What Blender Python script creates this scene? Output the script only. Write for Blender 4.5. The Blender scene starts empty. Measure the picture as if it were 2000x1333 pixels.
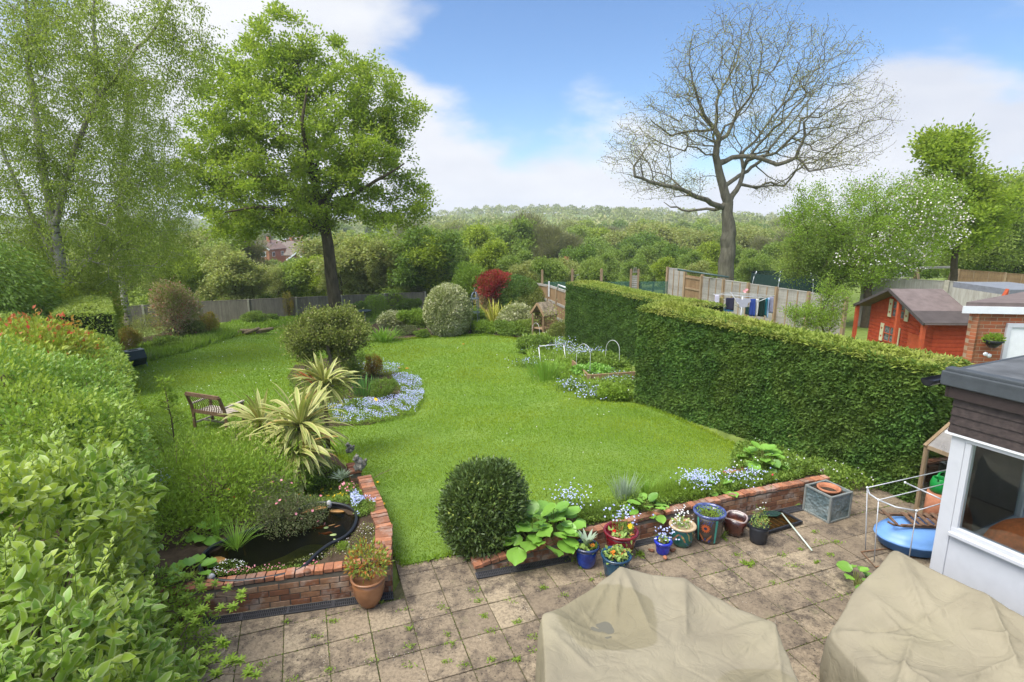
import bpy, bmesh, math, random
import numpy as np
from mathutils import Vector, Matrix
R = math.radians
random.seed(7)
rng = np.random.default_rng(11)
S = bpy.context.scene
COL = S.collection

# ---------------------------------------------------------------- camera, sky, sun, exposure
EYE = 4.4
PITCH = R(12.0)
FPX = 1100.0
cam = bpy.data.cameras.new("camera"); camo = bpy.data.objects.new("camera", cam); COL.objects.link(camo)
camo.location = (0, 0, EYE); camo.rotation_euler = (math.pi/2 - PITCH, 0, 0)
cam.sensor_width = 36.0; cam.lens = 36.0*FPX/2000.0
cam.clip_start = 0.05; cam.clip_end = 6000
S.camera = camo
SUN_EL, SUN_AZ = 61.0, 236.0          # azimuth clockwise from +Y: behind the camera, on its left
S.view_settings.view_transform = 'Standard'; S.view_settings.look = 'None'
S.view_settings.gamma = 1.0; S.view_settings.use_curve_mapping = False
S.view_settings.exposure = 1.4
sun = bpy.data.lights.new("sun", 'SUN'); sun.energy = 1.5; sun.angle = R(32.0); sun.color = (1.0, 0.955, 0.87)
suno = bpy.data.objects.new("sun", sun); COL.objects.link(suno)
_sd = Vector((math.sin(R(SUN_AZ))*math.cos(R(SUN_EL)), math.cos(R(SUN_AZ))*math.cos(R(SUN_EL)), math.sin(R(SUN_EL))))
suno.rotation_euler = _sd.to_track_quat('Z', 'Y').to_euler(); suno.location = (0, 0, 60)
try:
    S.cycles.max_bounces = 8; S.cycles.diffuse_bounces = 4; S.cycles.glossy_bounces = 3
    S.cycles.transmission_bounces = 5; S.cycles.transparent_max_bounces = 8
    S.cycles.use_denoising = True; S.cycles.sample_clamp_indirect = 6.0
except Exception: pass

def ray(px, py):
    u = (px-1000)/FPX; v = (py-666.5)/FPX
    return (u, math.cos(PITCH)-v*math.sin(PITCH), -math.sin(PITCH)-v*math.cos(PITCH))
def at(px, py, z=0.0):
    a, b, c = ray(px, py); t = (z-EYE)/c
    return Vector((a*t, b*t, z))
def pd(px, py, Y):
    a, b, c = ray(px, py); t = Y/b
    return Vector((a*t, Y, EYE+c*t))

# sky: the Sky Texture with drifting cumulus mixed over it, all by direction
W = bpy.data.worlds.new("World"); S.world = W; W.use_nodes = True
nt = W.node_tree; nt.nodes.clear()
def N(t, **k):
    n = nt.nodes.new(t)
    for a, b in k.items(): setattr(n, a, b)
    return n
def L(a, b): nt.links.new(a, b)
def M(op, a, b=None, c=None):
    n = N('ShaderNodeMath', operation=op)
    for i, x in enumerate((a, b, c)):
        if x is None: continue
        if isinstance(x, (int, float)): n.inputs[i].default_value = x
        else: L(x, n.inputs[i])
    return n.outputs[0]
sky = N('ShaderNodeTexSky'); sky.sky_type = 'NISHITA'; sky.sun_disc = False
sky.sun_elevation = R(SUN_EL); sky.sun_rotation = R(SUN_AZ); sky.air_density = 1.0; sky.dust_density = 0.3; sky.ozone_density = 2.2
tc = N('ShaderNodeTexCoord'); sep = N('ShaderNodeSeparateXYZ'); L(tc.outputs['Generated'], sep.inputs[0])
den = M('ADD', M('MAXIMUM', sep.outputs[2], 0.0), 0.22)
cx = N('ShaderNodeCombineXYZ'); L(M('DIVIDE', sep.outputs[0], den), cx.inputs[0]); L(M('DIVIDE', sep.outputs[1], den), cx.inputs[1])
n1 = N('ShaderNodeTexNoise'); n1.inputs['Scale'].default_value = 2.9; n1.inputs['Detail'].default_value = 9; n1.inputs['Roughness'].default_value = 0.52
n1.inputs['Distortion'].default_value = 0.25
cmap = N('ShaderNodeMapping'); cmap.inputs['Scale'].default_value = (1, 1, 2.4); cmap.inputs['Location'].default_value = (.3, .1, .2); L(tc.outputs['Generated'], cmap.inputs[0]); L(cmap.outputs[0], n1.inputs['Vector'])
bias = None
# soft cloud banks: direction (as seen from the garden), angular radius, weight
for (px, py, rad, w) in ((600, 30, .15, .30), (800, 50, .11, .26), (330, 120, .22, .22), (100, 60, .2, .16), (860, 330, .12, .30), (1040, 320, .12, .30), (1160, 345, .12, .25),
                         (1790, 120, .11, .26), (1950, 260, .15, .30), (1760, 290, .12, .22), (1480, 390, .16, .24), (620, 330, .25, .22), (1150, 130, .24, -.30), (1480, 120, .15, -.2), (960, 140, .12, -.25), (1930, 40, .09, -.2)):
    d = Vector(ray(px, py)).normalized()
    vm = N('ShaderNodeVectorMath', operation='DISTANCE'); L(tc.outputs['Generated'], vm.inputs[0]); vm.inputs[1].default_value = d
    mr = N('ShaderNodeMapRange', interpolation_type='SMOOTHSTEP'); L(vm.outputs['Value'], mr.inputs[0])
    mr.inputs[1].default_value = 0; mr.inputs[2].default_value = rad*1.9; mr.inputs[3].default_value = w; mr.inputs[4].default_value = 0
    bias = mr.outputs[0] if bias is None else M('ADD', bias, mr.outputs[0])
hz = N('ShaderNodeMapRange', interpolation_type='SMOOTHSTEP'); L(sep.outputs[2], hz.inputs[0])
hz.inputs[1].default_value = 0.0; hz.inputs[2].default_value = 0.26; hz.inputs[3].default_value = .26; hz.inputs[4].default_value = 0.0
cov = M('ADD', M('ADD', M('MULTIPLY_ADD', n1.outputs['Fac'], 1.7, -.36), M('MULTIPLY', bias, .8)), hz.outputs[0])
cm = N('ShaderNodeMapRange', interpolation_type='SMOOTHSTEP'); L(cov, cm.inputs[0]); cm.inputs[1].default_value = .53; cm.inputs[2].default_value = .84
n2 = N('ShaderNodeTexNoise'); n2.inputs['Scale'].default_value = 3.1; n2.inputs['Detail'].default_value = 6; L(cmap.outputs[0], n2.inputs['Vector'])
cr = N('ShaderNodeValToRGB'); L(n2.outputs['Fac'], cr.inputs[0])
cr.color_ramp.elements[0].position = .34; cr.color_ramp.elements[0].color = (1.98, 2.1, 2.38, 1)
cr.color_ramp.elements[1].position = .62; cr.color_ramp.elements[1].color = (2.6, 2.65, 2.75, 1)
skm = N('ShaderNodeMix', data_type='RGBA', blend_type='MULTIPLY'); skm.inputs[0].default_value = 1.0
L(sky.outputs[0], skm.inputs[6]); skm.inputs[7].default_value = (0.35, 0.42, 0.495, 1)
# unseen bright cloud round the sun and behind the house, added for fill light
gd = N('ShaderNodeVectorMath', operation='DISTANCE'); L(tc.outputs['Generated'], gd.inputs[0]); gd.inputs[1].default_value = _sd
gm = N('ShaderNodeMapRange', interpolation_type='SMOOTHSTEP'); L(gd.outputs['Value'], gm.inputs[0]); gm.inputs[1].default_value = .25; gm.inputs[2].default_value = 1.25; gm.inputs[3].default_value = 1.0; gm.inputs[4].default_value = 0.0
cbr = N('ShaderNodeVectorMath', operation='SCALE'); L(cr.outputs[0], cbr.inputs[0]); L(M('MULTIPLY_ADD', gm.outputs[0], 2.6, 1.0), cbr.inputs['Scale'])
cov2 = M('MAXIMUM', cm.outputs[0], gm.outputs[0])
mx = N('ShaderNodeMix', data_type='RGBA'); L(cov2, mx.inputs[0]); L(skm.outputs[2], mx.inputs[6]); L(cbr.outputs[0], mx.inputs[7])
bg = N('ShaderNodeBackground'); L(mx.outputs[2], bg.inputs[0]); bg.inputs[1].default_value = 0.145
wo = N('ShaderNodeOutputWorld'); L(bg.outputs[0], wo.inputs[0])

# ---------------------------------------------------------------- small helpers
def tag(o, label=None, cat=None, group=None, kind=None):
    if label: o['label'] = label
    if cat: o['category'] = cat
    if group: o['group'] = group
    if kind: o['kind'] = kind
    return o
def empty(name, loc, label, cat, rz=0.0, group=None):
    o = bpy.data.objects.new(name, None); COL.objects.link(o); o.location = loc; o.rotation_euler = (0, 0, rz)
    return tag(o, label, cat, group)
def link(name, me, mat=None, parent=None, world=False):
    o = bpy.data.objects.new(name, me); COL.objects.link(o)
    if mat is not None and not me.materials: me.materials.append(mat)
    if parent is not None:
        o.parent = parent
        if world:   # mesh was built in world coordinates: undo the parent's placement
            pm = Matrix.LocRotScale(parent.location, parent.rotation_euler, parent.scale)
            o.matrix_parent_inverse = pm.inverted()
    return o
def copy_tree(o, parent=None):
    c = o.copy(); COL.objects.link(c)
    if parent is not None: c.parent = parent
    for ch in list(o.children): copy_tree(ch, c)
    return c

def mesh_np(name, V, F, smooth=False, attrs=None):
    """V (n,3); F list of (m,k) int arrays"""
    me = bpy.data.meshes.new(name)
    V = np.asarray(V, dtype=np.float32)
    Fs = [np.asarray(f, dtype=np.int32) for f in (F if isinstance(F, (list, tuple)) else [F]) if len(f)]
    nf = sum(len(f) for f in Fs); nl = sum(f.size for f in Fs)
    me.vertices.add(len(V)); me.vertices.foreach_set('co', V.ravel())
    me.loops.add(nl); me.loops.foreach_set('vertex_index', np.concatenate([f.ravel() for f in Fs]))
    me.polygons.add(nf)
    tot = np.concatenate([np.full(len(f), f.shape[1], dtype=np.int32) for f in Fs])
    st = np.concatenate([[0], np.cumsum(tot)[:-1]]).astype(np.int32)
    me.polygons.foreach_set('loop_start', st); me.polygons.foreach_set('loop_total', tot)
    if smooth: me.polygons.foreach_set('use_smooth', np.ones(nf, dtype=bool))
    for k, a in (attrs or {}).items():
        at_ = me.attributes.new(k, 'FLOAT', 'POINT'); at_.data.foreach_set('value', np.asarray(a, dtype=np.float32))
    me.update(); me.validate(verbose=False)
    return me

class MB:
    """collects simple solids and links them as one mesh object"""
    def __init__(s): s.v = []; s.f = []; s.r = []; s.sm = []
    def add(s, vs, fs, rnd=None, smooth=False):
        b = len(s.v); s.v += [tuple(v) for v in vs]; s.f += [tuple(b+i for i in f) for f in fs]
        r = random.random() if rnd is None else rnd
        s.r += [r]*len(vs); s.sm += [smooth]*len(fs); return s
    def box(s, c, size, rot=0.0, rnd=None, jit=0.0, mat=None):
        hx, hy, hz = (x/2 for x in size); vs = []
        m = mat if mat is not None else Matrix.Rotation(rot, 3, 'Z')
        for x in (-hx, hx):
            for y in (-hy, hy):
                for z in (-hz, hz):
                    p = m @ Vector((x+random.uniform(-jit, jit), y+random.uniform(-jit, jit), z+random.uniform(-jit, jit)))
                    vs.append(p+Vector(c))
        return s.add(vs, [(0,1,3,2),(4,6,7,5),(0,4,5,1),(2,3,7,6),(0,2,6,4),(1,5,7,3)], rnd)
    def bar(s, a, b, w, h, up=(0,0,1), rnd=None):
        a = Vector(a); b = Vector(b); d = b-a; l = d.length; d.normalize(); up = Vector(up)
        if abs(d.dot(up)) > .98: up = Vector((0,1,0))
        x = d.cross(up).normalized(); y = x.cross(d).normalized()
        m = Matrix((x, d, y)).transposed()
        return s.box((a+b)/2, (w, l, h), mat=m, rnd=rnd)
    def tube(s, pts, r, k=8, cap=True, rnd=None, closed=False):
        pts = [Vector(p) for p in pts]; n = len(pts); rs = r if isinstance(r, (list, tuple)) else [r]*n
        ref = None; vs = []
        for i, p in enumerate(pts):
            d = (pts[(i+1) % n if closed else min(i+1, n-1)]-pts[(i-1) % n if closed else max(i-1, 0)])
            if d.length < 1e-9: d = Vector((0,0,1))
            d.normalize()
            if ref is None: ref = Vector((0,0,1)) if abs(d.z) < .9 else Vector((1,0,0))
            x = ref.cross(d)
            if x.length < 1e-4: x = Vector((0,1,0)).cross(d)
            x.normalize(); y = d.cross(x); ref = y.cross(x)*-1 if False else y.copy() if False else ref
            for j in range(k):
                a = 2*math.pi*j/k; vs.append(p+(x*math.cos(a)+y*math.sin(a))*rs[i])
        fs = []
        for i in range(n if closed else n-1):
            for j in range(k):
                i2 = (i+1) % n
                fs.append((i*k+j, i*k+(j+1) % k, i2*k+(j+1) % k, i2*k+j))
        if cap and not closed: fs += [tuple(range(k-1, -1, -1)), tuple((n-1)*k+j for j in range(k))]
        return s.add(vs, fs, rnd, True)
    def lathe(s, prof, c=(0,0,0), k=28, rnd=None, sq=0.0):
        c = Vector(c); vs = []; n = len(prof)
        for (r, z) in prof:
            for j in range(k):
                a = 2*math.pi*j/k; q = 1.0
                if sq: q = 1/((abs(math.cos(a))**sq+abs(math.sin(a))**sq)**(1/sq))
                vs.append(c+Vector((math.cos(a)*r*q, math.sin(a)*r*q, z)))
        fs = [(i*k+j, i*k+(j+1) % k, (i+1)*k+(j+1) % k, (i+1)*k+j) for i in range(n-1) for j in range(k)]
        if prof[0][0] > 1e-4: fs.append(tuple(range(k-1, -1, -1)))
        if prof[-1][0] > 1e-4: fs.append(tuple((n-1)*k+j for j in range(k)))
        return s.add(vs, fs, rnd, True)
    def prism(s, poly, z0, z1, rnd=None):
        n = len(poly); vs = [(p[0], p[1], z0) for p in poly]+[(p[0], p[1], z1) for p in poly]
        fs = [tuple(range(n-1, -1, -1)), tuple(range(n, 2*n))]+[(i, (i+1) % n, n+(i+1) % n, n+i) for i in range(n)]
        return s.add(vs, fs, rnd)
    def ball(s, c, r, k=12, m=8, rnd=None, lump=0.0, seed=0):
        c = Vector(c); rr = r if hasattr(r, '__len__') else (r, r, r); vs = []; q = random.Random(seed)
        for i in range(m+1):
            th = math.pi*i/m
            for j in range(k):
                a = 2*math.pi*j/k; g = 1+lump*q.uniform(-1, 1)
                vs.append(c+Vector((rr[0]*math.sin(th)*math.cos(a)*g, rr[1]*math.sin(th)*math.sin(a)*g, -rr[2]*math.cos(th)*g)))
        fs = [(i*k+j, i*k+(j+1) % k, (i+1)*k+(j+1) % k, (i+1)*k+j) for i in range(m) for j in range(k)]
        return s.add(vs, fs, rnd, True)
    def build(s, name, mat, parent=None, bevel=0.0, world=False, smooth_angle=True):
        me = bpy.data.meshes.new(name); me.from_pydata(s.v, [], s.f); me.validate(verbose=False)
        if len(me.polygons) == len(s.sm): me.polygons.foreach_set('use_smooth', s.sm)
        if len(me.vertices) == len(s.r):
            a = me.attributes.new('rnd', 'FLOAT', 'POINT'); a.data.foreach_set('value', s.r)
        me.update()
        bm = bmesh.new(); bm.from_mesh(me); bmesh.ops.recalc_face_normals(bm, faces=bm.faces); bm.to_mesh(me); bm.free()
        o = link(name, me, mat, parent, world)
        if bevel:
            b = o.modifiers.new('bevel', 'BEVEL'); b.width = bevel; b.segments = 2; b.limit_method = 'ANGLE'; b.angle_limit = R(40)
        return o

# ---------------------------------------------------------------- materials
def newmat(name):
    m = bpy.data.materials.new(name); m.use_nodes = True; t = m.node_tree; t.nodes.clear()
    out = t.nodes.new('ShaderNodeOutputMaterial'); return m, t, out
class MT:
    """tiny node-writing helper"""
    def __init__(s, name): s.m, s.t, s.out = newmat(name)
    def n(s, ty, **k):
        x = s.t.nodes.new(ty)
        for a, b in k.items():
            if a in x.inputs.keys():
                x.inputs[a].default_value = b
            else: setattr(x, a, b)
        return x
    def l(s, a, b): s.t.links.new(a, b)
    def attr(s, n='rnd'):
        a = s.n('ShaderNodeAttribute'); a.attribute_name = n; return a.outputs['Fac']
    def co(s, kind='Object'): return s.n('ShaderNodeTexCoord').outputs[kind]
    def noise(s, scale, detail=4, rough=.55, vec=None, dist=0.0):
        x = s.n('ShaderNodeTexNoise'); x.inputs['Scale'].default_value = scale; x.inputs['Detail'].default_value = detail
        x.inputs['Roughness'].default_value = rough; x.inputs['Distortion'].default_value = dist
        s.l(vec if vec is not None else s.co(), x.inputs['Vector']); return x.outputs['Fac']
    def ramp(s, fac, stops, interp='LINEAR'):
        x = s.n('ShaderNodeValToRGB'); e = x.color_ramp.elements; x.color_ramp.interpolation = interp
        rgba = lambda c: (c, c, c, 1) if isinstance(c, (int, float)) else (*c, 1)
        e[-1].position = stops[-1][0]; e[-1].color = rgba(stops[-1][1]); e[0].position = stops[0][0]; e[0].color = rgba(stops[0][1])
        for p, c in stops[1:-1]: e.new(p).color = rgba(c)
        s.l(fac, x.inputs[0]); return x.outputs[0]
    def mix(s, f, a, b, mode='MIX'):
        x = s.n('ShaderNodeMix', data_type='RGBA', blend_type=mode)
        for i, v in ((0, f), (6, a), (7, b)):
            if isinstance(v, (int, float)): x.inputs[i].default_value = v if i == 0 else (v, v, v, 1)
            elif isinstance(v, tuple): x.inputs[i].default_value = (*v, 1)
            else: s.l(v, x.inputs[i])
        return x.outputs[2]
    def math(s, op, a, b=0.0):
        x = s.n('ShaderNodeMath', operation=op)
        for i, v in enumerate((a, b)):
            if isinstance(v, (int, float)): x.inputs[i].default_value = v
            else: s.l(v, x.inputs[i])
        return x.outputs[0]
    def bump(s, h, strength=.3, dist=.01):
        b = s.n('ShaderNodeBump'); b.inputs['Strength'].default_value = strength; b.inputs['Distance'].default_value = dist
        s.l(h, b.inputs['Height']); return b.outputs[0]
    def bsdf(s, col, rough=.6, spec=.3, metal=0.0, nrm=None, coat=0.0, trans=0.0):
        p = s.n('ShaderNodeBsdfPrincipled')
        if isinstance(col, tuple): p.inputs['Base Color'].default_value = (*col, 1)
        else: s.l(col, p.inputs['Base Color'])
        if isinstance(rough, (int, float)): p.inputs['Roughness'].default_value = rough
        else: s.l(rough, p.inputs['Roughness'])
        p.inputs['Specular IOR Level'].default_value = spec; p.inputs['Metallic'].default_value = metal
        p.inputs['Coat Weight'].default_value = coat; p.inputs['Transmission Weight'].default_value = trans
        if nrm is not None: s.l(nrm, p.inputs['Normal'])
        return p
    def done(s, sh):
        s.l(sh.outputs[0] if hasattr(sh, 'outputs') else sh, s.out.inputs['Surface']); return s.m

def leafmat(name, stops, tr=.35, rough=.5, spec=.25, edge=None, patch=None, ew=(.55, .8)):
    f_ = lambda c_: (min(c_[0]*2.0+.012, .42), min(c_[1]*1.75, .5), c_[2]*1.7) if c_[1] > c_[0] and c_[1] < .34 else c_
    m = MT(name); c = m.ramp(m.attr('rnd'), [(p_, f_(c_)) for p_, c_ in stops])
    if patch: patch = (f_(patch[0]), patch[1], patch[2])
    if patch:       # whole branches a little different in colour
        f = m.ramp(m.noise(patch[1], 2), [(.42, 0.0), (.6, 1.0)]); c = m.mix(m.math('MULTIPLY', f, patch[2]), c, patch[0])
    if edge: c = m.mix(m.math('MULTIPLY', m.ramp(m.attr('edge'), [(ew[0], 0.0), (ew[1], 1.0)]), .85), c, edge)
    p = m.bsdf(c, rough, spec); t = m.n('ShaderNodeBsdfTranslucent')
    m.l(m.mix(.45, c, (.32, .42, .03), 'MIX'), t.inputs[0])
    x = m.n('ShaderNodeMixShader'); x.inputs[0].default_value = min(tr*1.3, .55); m.l(p.outputs[0], x.inputs[1]); m.l(t.outputs[0], x.inputs[2])
    return m.done(x)
def flat(name, col, rough=.6, spec=.3, metal=0.0, var=.12, scale=9.0, bump=0.0, coat=0.0):
    m = MT(name); d = tuple(max(0, x*(1-var*1.6)) for x in col); u = tuple(min(1, x*(1+var)) for x in col)
    nz = m.noise(scale, 6, .6); c = m.ramp(nz, [(.3, d), (.7, u)])
    nr = m.bump(m.noise(scale*6, 4), bump, .004) if bump else None
    return m.done(m.bsdf(c, rough, spec, metal, nr, coat))
def petal(name, a, b, tr=.25):
    m = MT(name); c = m.ramp(m.attr('rnd'), [(0, a), (1, b)]); p = m.bsdf(c, .6, .2); t = m.n('ShaderNodeBsdfTranslucent'); m.l(c, t.inputs[0])
    x = m.n('ShaderNodeMixShader'); x.inputs[0].default_value = tr; m.l(p.outputs[0], x.inputs[1]); m.l(t.outputs[0], x.inputs[2]); return m.done(x)

G = {}
def g3(k, d=.6): return (k[0]*d, k[1]*d, k[2]*d)
G['oak'] = leafmat('oak leaves', [(0, (.075,.145,.016)), (.45, (.14,.23,.022)), (1, (.205,.295,.035))], .42, patch=((.165,.27,.03), .35, .6))
G['birch'] = leafmat('birch leaves', [(0, (.09,.145,.028)), (.5, (.14,.21,.04)), (1, (.20,.28,.055))], .5)
G['bud'] = leafmat('young oak buds', [(0, (.24,.18,.08)), (.5, (.30,.25,.10)), (1, (.24,.27,.08))], .3)
G['wood_a'] = leafmat('mid green leaves', [(0, (.06,.11,.022)), (.5, (.10,.18,.035)), (1, (.15,.24,.05))], .35, patch=((.16,.22,.05), .22, .6))
G['wood_b'] = leafmat('fresh yellow green leaves', [(0, (.085,.15,.014)), (.5, (.15,.23,.02)), (1, (.25,.32,.035))], .35)
G['wood_c'] = leafmat('grey olive catkins and twigs', [(0, (.15,.14,.085)), (.5, (.22,.215,.12)), (1, (.15,.18,.06))], .2)
G['wood_d'] = leafmat('dark green leaves', [(0, (.03,.075,.014)), (.5, (.06,.13,.02)), (1, (.10,.19,.03))], .3)
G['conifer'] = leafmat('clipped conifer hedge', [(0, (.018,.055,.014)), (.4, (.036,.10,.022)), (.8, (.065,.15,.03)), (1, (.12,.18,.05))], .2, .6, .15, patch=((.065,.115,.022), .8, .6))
G['conifer_top'] = leafmat('sky lit hedge top colour', [(0, (.11,.15,.03)), (.5, (.17,.225,.045)), (1, (.27,.26,.09))], .25, .6, .15, patch=((.11,.18,.03), .8, .7))  # light from the high sky is painted into these paler top leaves
G['near'] = leafmat('pale green laurel leaves', [(0, (.06,.14,.02)), (.35, (.12,.25,.035)), (.8, (.20,.35,.05)), (1, (.30,.42,.07))], .3, .36, .4, edge=(.42,.50,.20), patch=((.22,.31,.03), .9, .75))
G['photinia'] = leafmat('bronze tipped leaves', [(0, (.10,.17,.02)), (.5, (.20,.28,.04)), (.8, (.33,.30,.05)), (.93, (.50,.16,.06)), (1, (.60,.05,.04))], .3, .4)
G['bay'] = leafmat('dark glossy bay leaves', [(0, (.02,.045,.012)), (.55, (.04,.085,.022)), (.9, (.075,.13,.03)), (1, (.25,.27,.06))], .12, .38, .45)
G['lime'] = leafmat('light green azalea leaves', [(0, (.075,.15,.02)), (.5, (.14,.25,.03)), (1, (.24,.36,.05))], .35)
G['mid'] = leafmat('mid green shrub leaves', [(0, (.04,.085,.015)), (.5, (.08,.16,.025)), (1, (.14,.23,.04))], .3)
G['olive'] = leafmat('olive shrub leaves', [(0, (.05,.075,.02)), (.5, (.09,.13,.03)), (.9, (.15,.20,.045)), (1, (.30,.22,.14))], .25)
G['cream'] = leafmat('cream variegated leaves', [(0, (.10,.15,.03)), (.3, (.30,.34,.11)), (.6, (.55,.55,.30)), (1, (.70,.68,.48))], .2)
G['crimson'] = leafmat('crimson young leaves', [(0, (.22,.008,.02)), (.6, (.42,.012,.04)), (1, (.55,.08,.08))], .3)
G['pinkish'] = leafmat('faded pink and green leaves', [(0, (.18,.24,.05)), (.35, (.45,.40,.16)), (.6, (.74,.56,.40)), (.85, (.72,.36,.28)), (1, (.60,.08,.09))], .35)
G['rust'] = leafmat('rusty orange leaves', [(0, (.14,.17,.03)), (.45, (.28,.22,.04)), (1, (.45,.15,.03))], .3)
G['redgreen'] = leafmat('orange and green leaves', [(0, (.13,.21,.04)), (.5, (.26,.34,.06)), (.7, (.45,.30,.06)), (.9, (.58,.20,.05)), (1, (.45,.03,.02))], .25)
G['blade'] = leafmat('blue green blades', [(0, (.03,.10,.03)), (.6, (.05,.16,.045)), (1, (.10,.24,.06))], .25, .4)
G['blade_l'] = leafmat('fresh green blades', [(0, (.07,.16,.02)), (.6, (.11,.25,.03)), (1, (.20,.34,.05))], .3, .45)
G['cordy'] = leafmat('cream edged strap leaves', [(0, (.10,.15,.035)), (.55, (.17,.235,.06)), (.85, (.33,.33,.10)), (1, (.52,.23,.07))], .15, .42, .35, edge=(.50,.46,.17), ew=(.3, .6))
G['gold'] = leafmat('yellow striped strap leaves', [(0, (.20,.25,.03)), (1, (.42,.40,.05))], .2, .45, edge=(.55,.5,.12))
G['bergenia'] = leafmat('broad bergenia leaves', [(0, (.06,.16,.025)), (.6, (.12,.28,.04)), (1, (.20,.38,.06))], .22, .34, .45)
G['sedum'] = leafmat('succulent leaves', [(0, (.12,.22,.05)), (.6, (.26,.37,.09)), (.9, (.36,.42,.12)), (1, (.55,.16,.05))], .15)
G['rhodo'] = leafmat('dull small dark leaves', [(0, (.03,.055,.02)), (.6, (.07,.10,.04)), (.9, (.13,.13,.07)), (1, (.22,.12,.10))], .15)
G['grass'] = leafmat('grass blades', [(0, (.068,.14,.012)), (.5, (.105,.205,.016)), (.9, (.15,.25,.024)), (1, (.19,.28,.04))], .3, .6, .1, patch=((.155,.23,.018), .35, .7))
G['rough'] = leafmat('long rough grass', [(0, (.07,.14,.02)), (.6, (.13,.24,.03)), (1, (.26,.33,.09))], .3, .6, .1)
G['silver'] = leafmat('silver leaves', [(0, (.16,.23,.16)), (1, (.32,.40,.30))], .15)
G['pale'] = leafmat('pale olive willow leaves', [(0, (.12,.15,.045)), (.5, (.19,.225,.07)), (1, (.27,.30,.11))], .38)
P_blue = petal('forget me not petals', (.36,.42,.74), (.66,.70,.92)); P_white = petal('white petals', (.72,.72,.68), (.85,.84,.82))
P_pinkw = petal('blossom petals', (.75,.62,.60), (.85,.82,.80)); P_red = petal('red petals', (.62,.01,.01), (.75,.03,.02))
P_orange = petal('orange petals', (.8,.16,.02), (.85,.28,.03)); P_yellow = petal('yellow petals', (.85,.50,.01), (.9,.65,.03)); P_purple = petal('purple petals', (.30,.08,.42), (.45,.16,.55)); P_pink = petal('pink petals', (.75,.20,.28), (.82,.40,.42))

def barkmat(name, a, b, scale=6, z=.25):
    m = MT(name); mp = m.n('ShaderNodeMapping'); mp.inputs['Scale'].default_value = (1, 1, z); m.l(m.co(), mp.inputs[0])
    nz = m.noise(scale, 7, .65, mp.outputs[0]); c = m.ramp(nz, [(.32, a), (.66, b)])
    return m.done(m.bsdf(c, .9, .1, 0, m.bump(nz, .7, .03)))
B_oak = barkmat('oak bark', (.05,.040,.026), (.13,.105,.065)); B_grey = barkmat('grey oak bark', (.085,.075,.055), (.20,.185,.135), 5)
B_twig = flat('brown twig', (.11,.085,.055), .9, .1)
B_tan = flat('pale dead twig', (.25,.19,.12), .9, .1)
def birchbark():
    m = MT('birch bark'); mp = m.n('ShaderNodeMapping'); mp.inputs['Scale'].default_value = (1.2, 1.2, 7); m.l(m.co(), mp.inputs[0])
    f = m.ramp(m.noise(1.6, 6, .7, mp.outputs[0]), [(.40, 0.0), (.46, 1.0)]); g = m.ramp(m.noise(.9, 4), [(.42, 0.0), (.5, 1.0)])
    c = m.mix(f, (.07,.055,.045), m.mix(m.math('MULTIPLY', g, .8), (.22,.19,.15), (.46,.43,.38))); return m.done(m.bsdf(c, .75, .2))
B_birch = birchbark()

# ---------------------------------------------------------------- leaves and branches, vectorised
def unit(a): return a/np.maximum(np.linalg.norm(a, axis=1, keepdims=True), 1e-9)
def rdir(n): return unit(rng.normal(size=(n, 3)))
def fnoise(P, s, seed=0):
    q = np.random.default_rng(seed); o = np.zeros(len(P))
    for i in range(6):
        k = q.normal(size=3)*s*(1+.5*i); o += np.sin(P@k+q.uniform(0, 6.28))/(1+.35*i)
    return o/3.0
def leaves(P, A, Nn, Ln, Wd, kind='q', rnd=None):
    """P base points, A axis, Nn surface normal. kind q: kite, f: folded, n: near leaf with midrib"""
    n = len(P); A = unit(A); X = unit(np.cross(A, Nn)); Z = np.cross(X, A)
    Ln = np.broadcast_to(np.asarray(Ln, float), (n,))[:, None]; Wd = np.broadcast_to(np.asarray(Wd, float), (n,))[:, None]
    if rnd is None: rnd = rng.random(n)
    if kind == 'q':
        V = np.stack([P, P+A*Ln*.5+X*Wd*.5, P+A*Ln, P+A*Ln*.5-X*Wd*.5], 1); k = 4; F = [[0, 1, 2, 3]]; E = [0]*4
    elif kind == 'f':
        V = np.stack([P, P+A*Ln*.45+X*Wd*.5+Z*Wd*.18, P+A*Ln-Z*Ln*.08, P+A*Ln*.45-X*Wd*.5+Z*Wd*.18, P+A*Ln*.5], 1); k = 5
        F = [[0, 1, 4], [4, 1, 2], [0, 4, 3], [4, 2, 3]]; E = [0, 1, .3, 1, 0]
    elif kind == 'n':
        m1 = P+A*Ln*.33; m2 = P+A*Ln*.68-Z*Ln*.05; t = P+A*Ln-Z*Ln*.16
        V = np.stack([P, m1, m2, t, P+A*Ln*.28+X*Wd*.46+Z*Wd*.13, P+A*Ln*.63+X*Wd*.42+Z*Wd*.09-Z*Ln*.03, P+A*Ln*.28-X*Wd*.46+Z*Wd*.13, P+A*Ln*.63-X*Wd*.42+Z*Wd*.09-Z*Ln*.03], 1); k = 8
        F = None; E = [.2, 0, 0, .7, 1, 1, 1, 1]
        b = (np.arange(n)*k)[:, None]
        return V.reshape(-1, 3), [np.concatenate([b+np.array([[0, 4, 1]]), b+np.array([[2, 5, 3]]), b+np.array([[0, 1, 6]]), b+np.array([[2, 3, 7]])]),
                np.concatenate([b+np.array([[1, 4, 5, 2]]), b+np.array([[1, 2, 7, 6]])])], {'rnd': np.repeat(rnd, k), 'edge': np.tile(E, n)}
    b = (np.arange(n)*k)[:, None]
    return V.reshape(-1, 3), [np.concatenate([b+np.array([f]) for f in F])], {'rnd': np.repeat(rnd, k), 'edge': np.tile(E, n)}
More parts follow.
